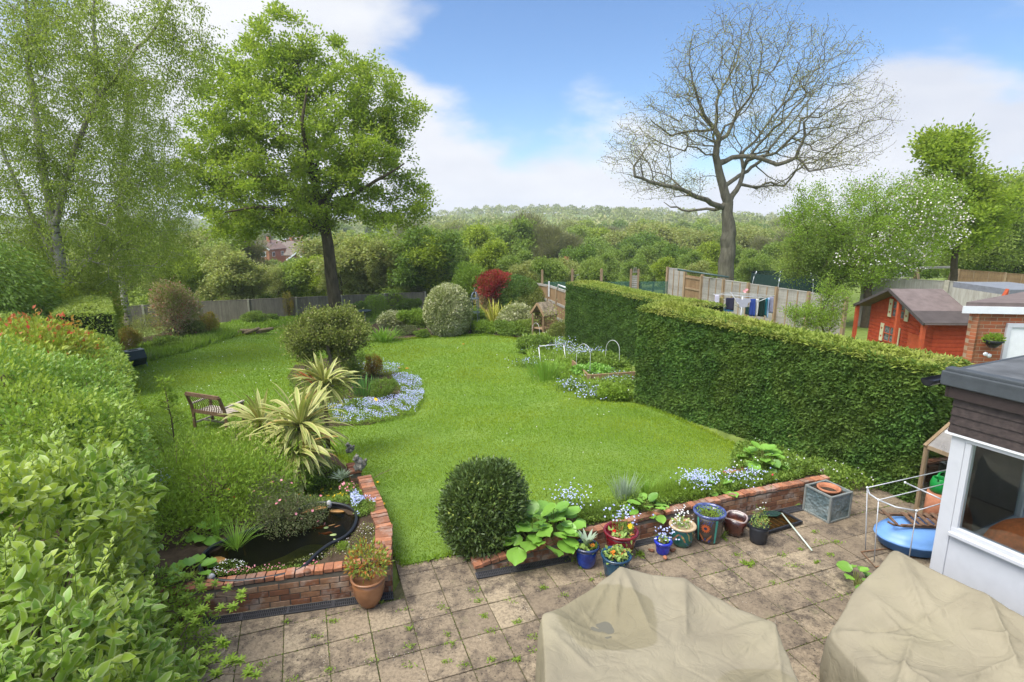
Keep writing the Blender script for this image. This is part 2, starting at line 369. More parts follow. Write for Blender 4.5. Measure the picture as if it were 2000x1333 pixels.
def join(parts):
    Vs = []; Fd = {}; A = {}; b = 0
    for V, F, at_ in parts:
        Vs.append(V)
        for f in F: Fd.setdefault(f.shape[1], []).append(f+b)
        for k, a in at_.items(): A.setdefault(k, []).append(a)
        b += len(V)
    return np.concatenate(Vs), [np.concatenate(x) for x in Fd.values()], {k: np.concatenate(a) for k, a in A.items()}
def leafobj(name, LV, mat, parent=None, smooth=False, world=True):
    V, F, A = LV
    return link(name, mesh_np(name, V, F, smooth, A), mat, parent, world)
def frusta(a, b, ra, rb, k=5):
    n = len(a); d = unit(b-a); ref = np.where(np.abs(d[:, 2:3]) < .9, np.array([[0., 0, 1]]), np.array([[1., 0, 0]]))
    x = unit(np.cross(d, ref)); y = np.cross(d, x); an = np.arange(k)*2*np.pi/k
    ring = x[:, None, :]*np.cos(an)[None, :, None]+y[:, None, :]*np.sin(an)[None, :, None]
    A = a[:, None, :]+ring*ra[:, None, None]; B = (b+d*rb[:, None]*.3)[:, None, :]+ring*rb[:, None, None]
    V = np.concatenate([A, B], 1).reshape(-1, 3); base = (np.arange(n)*2*k)[:, None, None]; j = np.arange(k)
    F = np.stack([j, (j+1) % k, (j+1) % k+k, j+k], 1)[None]+base
    return V, [F.reshape(-1, 4)], {'rnd': np.full(len(V), .5)}
def ribbon(P, dirs, Ln, Wd, arch, segs=5, up=None, rnd=None, tw=0.0, taper=.55, widest=.4):
    """strap leaves: P base (n,3), dirs start direction, bends toward the ground"""
    n = len(P); dirs = unit(dirs); Ln = np.broadcast_to(np.asarray(Ln, float), (n,)); Wd = np.broadcast_to(np.asarray(Wd, float), (n,)); arch = np.broadcast_to(np.asarray(arch, float), (n,))
    if rnd is None: rnd = rng.random(n)
    side = np.cross(dirs, np.array([[0, 0, 1.]])); bad = np.linalg.norm(side, axis=1) < .05; side[bad] = [1, 0, 0]
    side = unit(side+rng.normal(size=(n, 3))*tw); V = []; p = P.copy(); d = dirs.copy()
    for i in range(segs+1):
        f = i/segs; w = Wd*(1-(abs(f-widest)/(1-widest))**2.2 if f > widest else taper+(1-taper)*f/widest)*.5; w = np.maximum(w, .0006)
        up_ = np.cross(side, d)
        V += [p-side*w[:, None]+up_*w[:, None]*.35, p.copy(), p+side*w[:, None]+up_*w[:, None]*.35]
        p = p+d*(Ln/segs)[:, None]; d = unit(d+np.array([[0, 0, -1.]])*(arch*(.35+1.3*f)/segs)[:, None])
    V = np.stack(V, 1); k = 3*(segs+1); b = (np.arange(n)*k)[:, None]; F = []
    for i in range(segs):
        F += [b+np.array([[3*i, 3*i+1, 3*i+4, 3*i+3]]), b+np.array([[3*i+1, 3*i+2, 3*i+5, 3*i+4]])]
    return V.reshape(-1, 3), [np.concatenate(F)], {'rnd': np.repeat(rnd, k), 'edge': np.tile([1., 0, 1.]*(segs+1), n)}

def insphere(n, power=.4):
    return rdir(n)*(rng.random(n)**power)[:, None]
def lobes_pts(lobes, n, power=.4, lump=.0, ls=1.0, seed=0, zmin=None):
    """points in a union of ellipsoids (cx,cy,cz,rx,ry,rz); returns points and outward normals"""
    Lb = np.array(lobes, float); vol = (Lb[:, 3]*Lb[:, 4]+Lb[:, 4]*Lb[:, 5]+Lb[:, 3]*Lb[:, 5]); pr = vol/vol.sum()
    out = []; nn = []; got = 0
    while got < n:
        m = int((n-got)*1.8)+20
        i = rng.choice(len(Lb), m, p=pr); q = insphere(m, power)
        if lump: q = q*(1+lump*fnoise(unit(q)*3+Lb[i, :3], ls, seed))[:, None]
        P = Lb[i, :3]+q*Lb[i, 3:]; nr = unit(q/Lb[i, 3:]); ok = np.ones(m, bool)
        for j in range(len(Lb)):                      # drop points deep inside another lobe
            w = np.linalg.norm((P-Lb[j, :3])/Lb[j, 3:], axis=1); ok &= ~((w < .72) & (i != j) & (rng.random(m) < .8))
        if zmin is not None: ok &= P[:, 2] > zmin
        out.append(P[ok]); nn.append(nr[ok]); got += ok.sum()
    return np.concatenate(out)[:n], np.concatenate(nn)[:n]

def grow(trunks, attr, seg=.5, alpha=.25, jit=.06, droop=0.0, tip=.008, power=2.3, order=None):
    """branch skeleton: each attractor point is joined to the cheapest node already there"""
    cap = 60000; P = np.zeros((cap, 3)); par = np.full(cap, -1); pl = np.zeros(cap); rad = np.zeros(cap); n = 0; fixed = {}
    for pts, radii in trunks:
        pts = [np.array(p, float) for p in pts]; prev = -1
        if n > 0:
            d = np.linalg.norm(P[:n]-pts[0], axis=1); prev = int(d.argmin())
        for a in range(len(pts)-1):
            L_ = np.linalg.norm(pts[a+1]-pts[a]); k = max(1, int(L_/seg))
            for j in range(k+1 if a == len(pts)-2 else k):
                f = j/k
                if prev >= 0 and n > 0 and a == 0 and j == 0 and np.linalg.norm(P[prev]-pts[0]) < seg*.6: continue
                P[n] = pts[a]*(1-f)+pts[a+1]*f+(rng.normal(size=3)*jit*.35 if 0 < j else 0)
                par[n] = prev; pl[n] = 0 if prev < 0 else pl[prev]+np.linalg.norm(P[n]-P[prev])
                rad[n] = radii[a]*(1-f)+radii[a+1]*f; prev = n; n += 1
    n0 = n
    D = np.array([np.linalg.norm(P[:n]-a, axis=1).min() for a in attr]); tips = []
    for i in np.argsort(D+rng.normal(size=len(D))*.3):
        a = attr[i]; c = np.linalg.norm(P[:n]-a, axis=1)+alpha*pl[:n]; c[:n0] += rad[:n0]*0
        j = int(c.argmin()); s = P[j].copy(); L_ = np.linalg.norm(a-s)
        if L_ < seg*.25: continue
        k = max(1, int(L_/seg)); prev = j; off = rng.normal(size=3)*L_*.10; off[2] += L_*.10
        for q in range(1, k+1):
            f = q/k; p = s*(1-f)+a*f+off*math.sin(f*math.pi)+(rng.normal(size=3)*jit if q < k else 0)
            p[2] -= droop*f*f*L_
            P[n] = p; par[n] = prev; pl[n] = pl[prev]+np.linalg.norm(p-P[prev]); prev = n; n += 1
        tips.append(n-1)
        if n > cap-200: break
    acc = np.zeros(n); r = np.zeros(n); hasch = np.zeros(n, bool); hasch[par[:n][par[:n] >= 0]] = True
    for i in range(n-1, -1, -1):
        if acc[i] == 0: acc[i] = tip**power
        r[i] = acc[i]**(1/power)
        if i < n0: r[i] = max(r[i]*0+rad[i], .004)
        if par[i] >= 0: acc[par[i]] += acc[i]
    # a branch never thicker than what carries it
    for i in range(n):
        if par[i] >= 0: r[i] = min(r[i], r[par[i]]*.98+.0005)
    return P[:n].copy(), par[:n].copy(), r, np.array(tips), n0
def woodmesh(P, par, r, k=6, minr=0.0):
    i = np.where((par >= 0) & (r >= minr))[0]; thick = r[i] > .05; parts = []
    if thick.any():
        q = i[thick]; parts.append(frusta(P[par[q]], P[q], np.minimum(r[par[q]], r[q]*1.35), r[q], 10))
    if (~thick).any():
        q = i[~thick]; parts.append(frusta(P[par[q]], P[q], np.minimum(r[par[q]], r[q]*1.3), r[q], 4))
    return join(parts)
# ================================================================ terrain
GA = np.array([-.342, .940]); GT = np.array([.940, .342])     # garden axis, patio row direction
def sstep(x, a, b):
    t = np.clip((x-a)/(b-a), 0, 1); return t*t*(3-2*t)
def gz(X, Y):
    X = np.asarray(X, float); Y = np.asarray(Y, float)
    s = X*GA[0]+Y*GA[1]-6.77; t = X*GT[0]+Y*GT[1]
    z = np.interp(s, [-.2, 0, 1, 4, 7.5, 15, 24, 33, 45, 70, 110, 170, 260, 380, 560, 800, 1300], [0, 0, -.05, -.28, -.6, -1.05, -1.5, -2.0, -3.2, -6.5, -9, -11, -9, -5, 2, 11, 8])
    far = sstep(s, 120, 380); z = z+far*(6*np.sin(X/140.+1.2)+3.0*np.sin(X/57.+Y/90.))-far*sstep(-X, -40, 260)*9+far*sstep(X, 60, 420)*2.5
    z = z+.28*sstep(t, 2.4, 5.2)*np.exp(-np.maximum(s, 0)/3.2)*(s > -.47)*(1-sstep(t, 7.4, 8.2))
    z = z+sstep(X, 7.0, 11)*sstep(s, -2, 6)*(1-sstep(s, 14, 40))*.5
    z = np.where((s < -.16) & (t < 2.2) | (s < -.47), -.07, z)
    return z
def gzp(x, y): return float(gz(x, y))
def ground(px, py, dz=0.0):
    """where the sight line of a photo pixel meets the terrain"""
    a, b, c = ray(px, py); lo = 2.0
    t = 2.0
    while t < 900:
        if EYE+c*t < gzp(a*t, b*t)+dz: break
        t *= 1.01
    lo, hi = t/1.01, t
    for _ in range(24):
        m = (lo+hi)/2
        if EYE+c*m < gzp(a*m, b*m)+dz: hi = m
        else: lo = m
    return Vector((a*hi, b*hi, EYE+c*hi))
def terrain_sheet(name, xs, ys, mat, dz=0.0):
    X, Y = np.meshgrid(xs, ys); Z = gz(X, Y)+dz; n, m = X.shape
    V = np.stack([X, Y, Z], -1).reshape(-1, 3); i = np.arange(n-1)[:, None]*m+np.arange(m-1)[None]
    F = np.stack([i, i+1, i+1+m, i+m], -1).reshape(-1, 4); return link(name, mesh_np(name, V, [F], True), mat)
def soilmat(name, a, b, bumpy=.8):
    m = MT(name); c = m.ramp(m.noise(3.5, 8, .7), [(.3, a), (.62, b)]); return m.done(m.bsdf(c, .95, .1, 0, m.bump(m.noise(22, 6, .7), bumpy, .03)))
M_soil = soilmat('dark garden soil', (.035,.024,.016), (.10,.07,.045))
M_rough = soilmat('rough meadow ground', (.10,.14,.03), (.20,.26,.06))
xs = np.concatenate([np.arange(-900, -60, 40), np.arange(-60, -14, 3), np.arange(-14, 14, .35), np.arange(14, 60, 3), np.arange(60, 1300, 40)])
ys = np.concatenate([np.arange(-6, 3, 1.0), np.arange(3, 16, .3), np.arange(16, 60, 1.5), np.arange(60, 300, 12), np.arange(300, 1600, 50)])
tag(terrain_sheet('ground', xs, ys, M_rough, -.03), kind='structure')

from mathutils.geometry import delaunay_2d_cdt
def inpoly(X, Y, poly):
    ins = np.zeros(np.shape(X), bool); n = len(poly)
    for i in range(n):
        x0, y0 = poly[i]; x1, y1 = poly[(i+1) % n]
        if y0 == y1: continue
        c = ((y0 > Y) != (y1 > Y)) & (X < (x1-x0)*(Y-y0)/(y1-y0)+x0); ins ^= c
    return ins
def polysheet(name, poly, mat, dz, step=.3, zf=None, kind='structure', bumpz=0.0):
    """a sheet over the terrain inside an outline"""
    P = [Vector((p[0], p[1])) for p in poly]; n = len(P); A = np.array([[p.x, p.y] for p in P])
    E = []; V = []
    for i in range(n):
        a, b = P[i], P[(i+1) % n]; k = max(1, int((b-a).length/step))
        for j in range(k): V.append(a+(b-a)*j/k)
    m = len(V); E = [(i, (i+1) % m) for i in range(m)]
    x = np.arange(A[:, 0].min(), A[:, 0].max(), step); y = np.arange(A[:, 1].min(), A[:, 1].max(), step); X, Y = np.meshgrid(x, y)
    X = X+rng.uniform(-.2, .2, X.shape)*step; Y = Y+rng.uniform(-.2, .2, Y.shape)*step; q = inpoly(X, Y, poly)
    V += [Vector((a, b)) for a, b in zip(X[q], Y[q])]
    r = delaunay_2d_cdt(V, E, [], 1, 1e-4)
    C = np.array([[v.x, v.y] for v in r[0]]); Z = (gz(C[:, 0], C[:, 1]) if zf is None else zf(C[:, 0], C[:, 1]))+dz
    if bumpz: Z = Z+bumpz*fnoise(np.stack([C[:, 0], C[:, 1], Z*0], 1), 7, 3)
    o = link(name, mesh_np(name, np.stack([C[:, 0], C[:, 1], Z], 1), [np.array([f for f in r[2] if len(f) == 3])], True), mat)
    return tag(o, kind=kind)
def xy(px, py, dz=0): v = ground(px, py, dz); return (v.x, v.y)

# ---------------------------------------------------------------- lawn
lawn_px = [(768,1104),(905,1080),(960,1056),(1100,1034),(1200,1004),(1330,972),(1450,944),(1520,915),(1500,895),(1440,872),(1380,845),(1300,810),(1240,785),(1165,772),(1105,745),(1060,720),(1030,690),(1018,664),
           (950,656),(870,658),(815,662),(745,668),(700,668),(640,650),(560,640),(480,655),(420,665),(340,690),(270,712),(258,730),(270,790),(288,850),(330,880),(430,850),(520,850),(640,880),(685,905),(705,950),(728,1010),(745,1060)]
lawn_poly = [xy(*p) for p in lawn_px]
lawn_poly[0] = (-1.42, 6.58); lawn_poly[1] = (-.50, 6.92)
m = MT('lawn'); v = m.co()
c1 = m.ramp(m.noise(.55, 5, .6, v), [(.35, (.115,.205,.03)), (.5, (.155,.265,.04)), (.66, (.21,.31,.06))])
c2 = m.ramp(m.noise(14, 5, .7, v), [(.32, (.10,.165,.03)), (.6, (.21,.31,.06))]); cc = m.mix(.5, c1, c2)
wf = m.ramp(m.noise(1.6, 5, .6, v), [(.66, 0.0), (.74, 1.0)]); cc = m.mix(m.math('MULTIPLY', wf, .35), cc, (.24,.24,.07))
M_lawn = m.done(m.bsdf(cc, .9, .12, 0, m.bump(m.noise(60, 4, .7, v), .9, .03)))
polysheet('lawn', lawn_poly, M_lawn, .012, .45)

# grass blades: one mass, denser near the house
def grass_in(poly, n, near=9.0, h=(.035, .06)):
    A = np.array(poly); out = []; got = 0
    while got < n:
        X = rng.uniform(A[:, 0].min(), A[:, 0].max(), n); Y = rng.uniform(A[:, 1].min(), A[:, 1].max(), n)
        k = inpoly(X, Y, poly) & (rng.random(n) < np.minimum(1, (near/np.maximum(Y, 3))**1.9)); out.append(np.stack([X[k], Y[k]], 1)); got += k.sum()
    return np.concatenate(out)[:n]
def blades_on(P2, h0, h1, w, lean=.45, zf=None, dz=0.0):
    n = len(P2); Z = (gz(P2[:, 0], P2[:, 1]) if zf is None else zf(P2[:, 0], P2[:, 1]))+dz
    P = np.stack([P2[:, 0], P2[:, 1], Z], 1); f = fnoise(P*np.array([1, 1, 0]), 1.1, 5)*.5+.5
    h = rng.uniform(h0, h1, n)*(.7+.6*f); A = rng.normal(size=(n, 3))*lean; A[:, 2] = 1
    far = np.clip(P2[:, 1]/9, 1, 2.6)
    return leaves(P, A, rdir(n), h*np.sqrt(far), w*far, 'q', np.clip(f*.55+rng.random(n)*.5, 0, 1))
gp = grass_in(lawn_poly, 230000)
tag(leafobj('lawn_grass', blades_on(gp, .022, .05, .011), G['grass']), 'short mown grass blades covering the lawn', 'grass', kind='stuff')

# ---------------------------------------------------------------- patio of square slabs
def slabmat():
    m = MT('weathered concrete slabs'); v = m.co(); r = m.attr()
    base = m.ramp(r, [(0, (.225,.175,.12)), (.5, (.295,.23,.155)), (1, (.375,.30,.20))])
    nz = m.noise(1.5, 7, .68, v); big = m.ramp(nz, [(.44, 0.0), (.52, 1.0)])
    gr = m.noise(26, 9, .75, v); grm = m.ramp(gr, [(.44, 0.0), (.60, 1.0)]); gr2 = m.ramp(m.noise(7, 7, .7, v), [(.38, 0.0), (.62, 1.0)])
    c = m.mix(m.math('MULTIPLY', grm, .6), base, (.11,.085,.062))
    c = m.mix(m.math('MULTIPLY', m.math('MULTIPLY', big, gr2), .92), c, (.082,.064,.05))
    blk = m.ramp(m.noise(48, 3, .5, v), [(.60, 0.0), (.66, 1.0)]); c = m.mix(m.math('MULTIPLY', m.math('MULTIPLY', blk, big), .85), c, (.035,.03,.026))
    vo = m.n('ShaderNodeTexVoronoi'); vo.inputs['Scale'].default_value = 30; m.l(v, vo.inputs['Vector']); sp = m.ramp(vo.outputs['Distance'], [(.10, 1.0), (.17, 0.0)])
    msk = m.ramp(m.noise(3.5, 3, .5, v), [(.55, 0.0), (.66, 1.0)]); c = m.mix(m.math('MULTIPLY', sp, msk), c, (.50,.46,.38))
    gm = m.ramp(m.noise(2.2, 6, .65, v), [(.62, 0.0), (.74, 1.0)]); c = m.mix(m.math('MULTIPLY', gm, .3), c, (.12,.15,.05))
    return m.done(m.bsdf(c, .9, .15, 0, m.bump(gr, .5, .012)))
M_slab = slabmat()
patio_poly = [(-5.2, 2.2), (-4.6, 5.3), (-3.47, 5.60), (-1.44, 6.06), (-1.36, 6.68), (-.5, 7.0), (-.3, 6.75), (4.7, 8.45), (5.4, 8.9), (9.0, 9.6), (9.5, 2.2)]
mb = MB(); th = R(20.5); S0 = .449; o0 = Vector((-1.54, 5.37)); ux = Vector((math.cos(th), math.sin(th))); uy = Vector((-math.sin(th), math.cos(th))); mrot = Matrix.Rotation(th, 3, 'Z')
def slabpt(i, j): return o0+ux*S0*i+uy*S0*j
for i in range(-14, 26):
    for j in range(-14, 14):
        if i > 8 and j % 2 == 0 and False: continue
        c = slabpt(i+.5, j+.5)
        if c.y < 1.8 or not inpoly(np.array([c.x]), np.array([c.y]), patio_poly)[0]: continue
        mm = mrot @ Matrix.Rotation(random.uniform(-.006, .006), 3, 'X') @ Matrix.Rotation(random.uniform(-.006, .006), 3, 'Y') @ Matrix.Rotation(random.uniform(-.01, .01), 3, 'Z')
        mb.box((c.x+random.uniform(-.002, .002), c.y, -.028+random.uniform(-.004, .004)), (S0-.010, S0-.010, .05), mat=mm)
tag(mb.build('patio', M_slab, bevel=.004), kind='structure')
M_joint = soilmat('mossy joint sand', (.05,.055,.02), (.13,.115,.06))
jb = MB(); jb.prism([(p[0], p[1]) for p in patio_poly], -.2, -.014); tag(jb.build('patio_bedding', M_joint), kind='structure')

# ---------------------------------------------------------------- brick retaining walls
def brickmat(name, cols, white=.35):
    m = MT(name); v = m.co(); c = m.ramp(m.attr(), cols); g = m.noise(18, 6, .7, v)
    c = m.mix(m.math('MULTIPLY', m.ramp(g, [(.40, 0.0), (.7, 1.0)]), .5), c, (.10,.06,.045))
    w = m.ramp(m.noise(4.2, 6, .65, v), [(.50, 0.0), (.66, 1.0)]); c = m.mix(m.math('MULTIPLY', w, white), c, (.46,.40,.34))
    return m.done(m.bsdf(c, .9, .15, 0, m.bump(g, .5, .01)))
M_brick = brickmat('old red wall bricks', [(0, (.16,.075,.045)), (.4, (.27,.115,.06)), (.7, (.33,.17,.09)), (1, (.38,.24,.15))], .6)
M_cope = brickmat('orange coping bricks', [(0, (.17,.085,.05)), (.5, (.33,.135,.075)), (1, (.46,.19,.095))], .4)
M_mortar = flat('grey mortar', (.19,.165,.13), .95, .1, scale=12)
def brickwall(pts, z0, z1, thick, label, side=1, cope='flat', endz=None):
    """pts: plan polyline, z1: top height per point"""
    e = empty('brick_wall', (pts[0][0], pts[0][1], z0), label, 'wall'); br = MB(); co = MB(); mo = MB()
    for (a, b, za, zb) in zip(pts[:-1], pts[1:], z1[:-1], z1[1:]):
        a = Vector((*a, 0)); b = Vector((*b, 0)); d = b-a; L_ = d.length; d.normalize(); nrm = Vector((-d.y, d.x, 0))*side; an = math.atan2(d.y, d.x); m0 = Matrix.Rotation(an, 3, 'Z')
        mid = nrm*thick/2
        vs = []; 
        for (p, z) in ((a+d*.012, za), (b-d*.012, zb)):
            for q in (.012, thick-.012):
                vs += [p+nrm*q+Vector((0, 0, z0-.1)), p+nrm*q+Vector((0, 0, z-.07))]
        mo.add(vs, [(0,1,3,2),(4,6,7,5),(0,4,5,1),(2,3,7,6),(1,5,7,3),(0,2,6,4)])
        rows = int((max(za, zb)-z0)/.075)
        for r_ in range(rows):
            z = z0+.0375+r_*.075; x = -(.112 if r_ % 2 else 0)
            while x < L_-.02:
                x0 = max(x, 0); x1 = min(x+.215, L_); top = za+(zb-za)*((x0+x1)/2/L_)
                if x1-x0 > .04 and z+.033 < top-.066:
                    c = a+d*((x0+x1)/2)+mid; br.box((c.x, c.y, z), (x1-x0-.003, thick+random.uniform(-.004, .006), .064), mat=m0)
                x += .226
        x = .0
        while x < L_-.03:
            w = .098; f = (x+w/2)/L_; top = za+(zb-za)*f; c = a+d*(x+w/2)+mid
            mm = m0 @ Matrix.Rotation(random.uniform(-.05, .05)-math.atan2(zb-za, L_)*1, 3, 'Y') @ Matrix.Rotation(random.uniform(-.04, .04), 3, 'Z')
            co.box((c.x, c.y, top-.026+random.uniform(-.007, .007)), (w, thick+.012+random.uniform(-.01, .015), .05), mat=mm, jit=.004); x += .108
    br.build('brickwork', M_brick, e, world=True, bevel=.003); co.build('coping', M_cope, e, world=True, bevel=.004); mo.build('mortar', M_mortar, e, world=True)
    return e
# right bed: long wall, bay bush at its left end
WR = [(-.47, 6.44), (.76, 6.82), (2.20, 7.36), (3.6, 7.88), (5.15, 8.42)]
brickwall(WR, -.01, [.10, .27, .34, .37, .37], .11, 'long low brick wall behind the row of glazed pots', 1)
brickwall([(-.47, 6.44), (-.55, 6.66)], -.01, [.10, .09], .11, 'short brick return at the foot of the dark bay bush', -1)
# pond bed: front wall and the lawn side wall
brickwall([(-4.6, 5.33), (-3.47, 5.62), (-1.46, 6.07)], -.01, [.36, .38, .42], .13, 'brick wall in front of the garden pond', 1)
brickwall([(-1.46, 6.10), (-1.62, 6.9), (-2.0, 7.85), (-2.36, 8.72)], -.1, [.42, .40, .34, .26], .20, 'brick edging wall between the pond bed and the lawn', 1)
brickwall([(-2.62, 9.15), (-2.78, 9.5)], -.35, [.16, .14], .2, 'small brick stub at the far end of the pond bed', 1)
# pond side soil, at the height of the walls near the house
bed_l = [(-4.9, 5.35), (-3.5, 5.72), (-1.62, 6.15), (-1.78, 6.9), (-2.16, 7.85), (-2.55, 8.7), (-2.9, 9.6), (-3.6, 10.6), (-5.2, 11.2), (-8.0, 10.2), (-8.2, 8), (-6.5, 6.0)]
def zbed(X, Y):
    s = X*GA[0]+Y*GA[1]-6.77; return np.maximum(.34-.50*sstep(s, .9, 2.7), gz(X, Y)+.03)
pond_px = [(697,1012),(690,998),(668,988),(630,984),(600,990),(570,1005),(545,1018),(505,1032),(470,1045),(440,1058),(412,1072),(393,1092),(392,1112),(405,1130),(440,1138),(490,1136),(540,1128),(580,1118),(600,1104),(618,1085),(645,1065),(672,1052),(690,1034)]
pond_poly = [(at(px, py, .36).x, at(px, py, .36).y) for px, py in pond_px]
pc = np.array(pond_poly).mean(0)
def zbedpond(X, Y):
    z = zbed(X, Y); sh = [(pc[0]+(p[0]-pc[0])*.93, pc[1]+(p[1]-pc[1])*.93) for p in pond_poly]
    return np.where(inpoly(X, Y, sh), z-.5, z)
bl = polysheet('pond_bed_soil', bed_l, M_soil, 0, .14, zbedpond, bumpz=.012)
bed_r = [(-.42, 6.60), (.74, 6.95), (2.18, 7.49), (3.58, 8.01), (5.12, 8.55), (5.25, 8.85), (4.7, 9.05), (3.5, 8.62), (2.3, 8.05), (1.2, 7.6), (.4, 7.35), (-.45, 7.1)]
def zbr(X, Y):
    t = X*GT[0]+Y*GT[1]; return np.maximum(np.interp(t, [1.9, 3.0, 4.5, 7.6], [.06, .20, .28, .31]), gz(X, Y)+.01)
polysheet('wall_bed_soil', bed_r, M_soil, 0, .15, zbr, bumpz=.012)
island = [xy(*p) for p in [(640,835),(720,832),(790,812),(828,782),(822,752),(780,730),(745,722),(700,705),(640,700),(575,715),(560,740),(600,790)]]
polysheet('island_bed_soil', island, M_soil, .03, .3)
side = [xy(*p) for p in [(1240,785),(1165,772),(1105,745),(1060,720),(1030,690),(1020,662),(1090,655),(1130,690),(1245,740)]]
side[0] = (side[0][0]+.05, side[0][1]); side.insert(1, xy(1238, 781))
polysheet('side_bed_soil', side, M_soil, .03, .35)
back = [xy(*p) for p in [(1022,660),(950,656),(870,658),(815,662),(745,668),(720,640),(760,618),(900,612),(1060,625)]]
polysheet('back_bed_soil', back, M_soil, .03, .8)
bl2 = [xy(*p) for p in [(258,715),(300,700),(370,680),(430,664),(380,640),(280,660),(215,690)]]
polysheet('left_bed_soil', bl2, M_soil, .03, .8)

# ---------------------------------------------------------------- pond: moulded liner, water
pe = empty('garden_pond', (pc[0], pc[1], .3), 'black lined garden pond full of dark water behind a low brick wall', 'pond')
M_liner = flat('black moulded liner', (.014,.016,.02), .38, .5); M_liner2 = flat('black pond inside', (.012,.013,.01), .6, .3)
ring = [Vector((p[0], p[1], .375)) for p in pond_poly]
rs = []
for i in range(len(ring)):                                   # smooth the outline
    a, b, c, d = ring[i-1], ring[i], ring[(i+1) % len(ring)], ring[(i+2) % len(ring)]
    for f in (0, .25, .5, .75): rs.append(.5*((2*b)+(c-a)*f+(2*a-5*b+4*c-d)*f*f+(3*b-a-3*c+d)*f**3))
lb = MB(); lb.tube(rs, .024, 8, closed=True)
n = len(rs); cen = Vector((pc[0], pc[1], 0)); vs = []; prof = [(1.0, .38), (.985, .30), (.96, .22), (.90, .10), (.6, -.10), (0.02, -.15)]
for f, z in prof: vs += [Vector((cen.x+(p.x-cen.x)*f, cen.y+(p.y-cen.y)*f, z)) for p in rs]
fs = [(i*n+j, i*n+(j+1) % n, (i+1)*n+(j+1) % n, (i+1)*n+j) for i in range(len(prof)-1) for j in range(n)]
lb.add(vs, fs, smooth=True); lb.build('liner', M_liner, pe, world=True)
m = MT('pond water'); nr = m.bump(m.noise(5, 3, .5), .12, .02)
pb = m.bsdf((.012,.014,.008), .04, .5, 0, nr); pb.inputs['IOR'].default_value = 1.33
tr = m.n('ShaderNodeBsdfTransparent'); tr.inputs[0].default_value = (.45,.42,.26, 1); sx = m.n('ShaderNodeMixShader'); sx.inputs[0].default_value = .78; m.l(pb.outputs[0], sx.inputs[1]); m.l(tr.outputs[0], sx.inputs[2])
M_water = m.done(sx)
wb = MB(); wb.add([Vector((cen.x+(p.x-cen.x)*.985, cen.y+(p.y-cen.y)*.985, .318)) for p in rs]+[Vector((cen.x, cen.y, .318))], [(j, (j+1) % n, n) for j in range(n)]); wb.build('water', M_water, pe, world=True)
M_ochre = flat('ochre pond stone', (.34,.17,.045), .6, .4, var=.35, scale=14)
def stone(name, c, r, label, cat, mat, seed=1, rz=0.0, group=None):
    b = MB(); b.ball((0, 0, 0), r, 14, 9, lump=.09, seed=seed); o = b.build(name, mat); o.location = c; o.rotation_euler = (0, 0, rz)
    return tag(o, label, cat, group)
stone('submerged_stone', at(418, 1100, .30), (.15, .10, .05), 'ochre stone under water at the left end of the pond', 'stone', M_ochre, 3, .5)
stone('submerged_stone', at(596, 1001, .30), (.13, .06, .03), 'leftmost ochre stone along the far rim of the pond', 'stone', M_ochre, 4, .5)
stone('submerged_stone', at(622, 994, .305), (.13, .055, .03), 'middle ochre stone below the grey pebble at the pond rim', 'stone', M_ochre, 5, .3)
stone('submerged_stone', at(658, 1000, .305), (.12, .045, .025), 'rightmost ochre stone along the far rim of the pond', 'stone', M_ochre, 6, -.1)
M_peb = flat('pale pebble', (.45,.45,.44), .7, .3)
stone('pebble', at(643, 985, .42), (.035, .03, .06), 'upright pale grey pebble on the far pond rim', 'stone', M_peb, 2)
stone('pebble', at(412, 1126, .40), (.045, .035, .035), 'white pebble beside the left end of the pond', 'stone', M_peb, 7)
M_koi = flat('orange fish', (.40,.10,.02), .4, .4)
for i, (px, py, a, lb_) in enumerate(((628, 1030, .3, 'orange goldfish just under the water, nearer the far rim'), (640, 1042, .1, 'orange goldfish below the floating lily leaves'))):
    b = MB(); b.tube([(x*.01, 0.008*math.sin(x*.5), 0) for x in (-9, -6, -3, 0, 3, 5, 6.5)], [.004, .010, .017, .022, .020, .013, .003], 10)
    b.add([(-.085, 0, 0), (-.125, .01, .022), (-.115, .005, 0), (-.125, .01, -.02)], [(0, 1, 2), (0, 2, 3)])
    o = b.build('goldfish', M_koi); o.location = at(px, py, .295); o.rotation_euler = (0, 0, a); tag(o, lb_, 'fish', 'goldfish in the pond')
M_pad = leafmat('lily pads', [(0, (.10,.16,.05)), (.6, (.22,.28,.12)), (1, (.30,.12,.04))], .1)
for i, (px, py, lb_) in enumerate(((637, 1031, 'pale green lily leaf floating above the goldfish'), (648, 1026, 'reddish round lily leaf floating, left of a pair'), (659, 1028, 'reddish lily leaf with curled stem near the pond rim'), (651, 1045, 'narrow green lily leaf floating near the right rim'), (655, 1055, 'lowest small green lily leaf on the pond'))):
    b = MB(); p = at(px, py, .322); k = 14; b.add([(p.x, p.y, .3225)]+[(p.x+.045*math.cos(a)*(.75+.25*(i % 2)), p.y+.028*math.sin(a+i), .3225) for a in [.25+j*(5.8/(k-1)) for j in range(k)]], [(0, j+1, j+2) for j in range(k-1)], rnd=(.3, .95, 1, .4, .5)[i])
    tag(b.build('lily_leaf', M_pad), lb_, 'lily leaf', 'lily leaves on the pond')

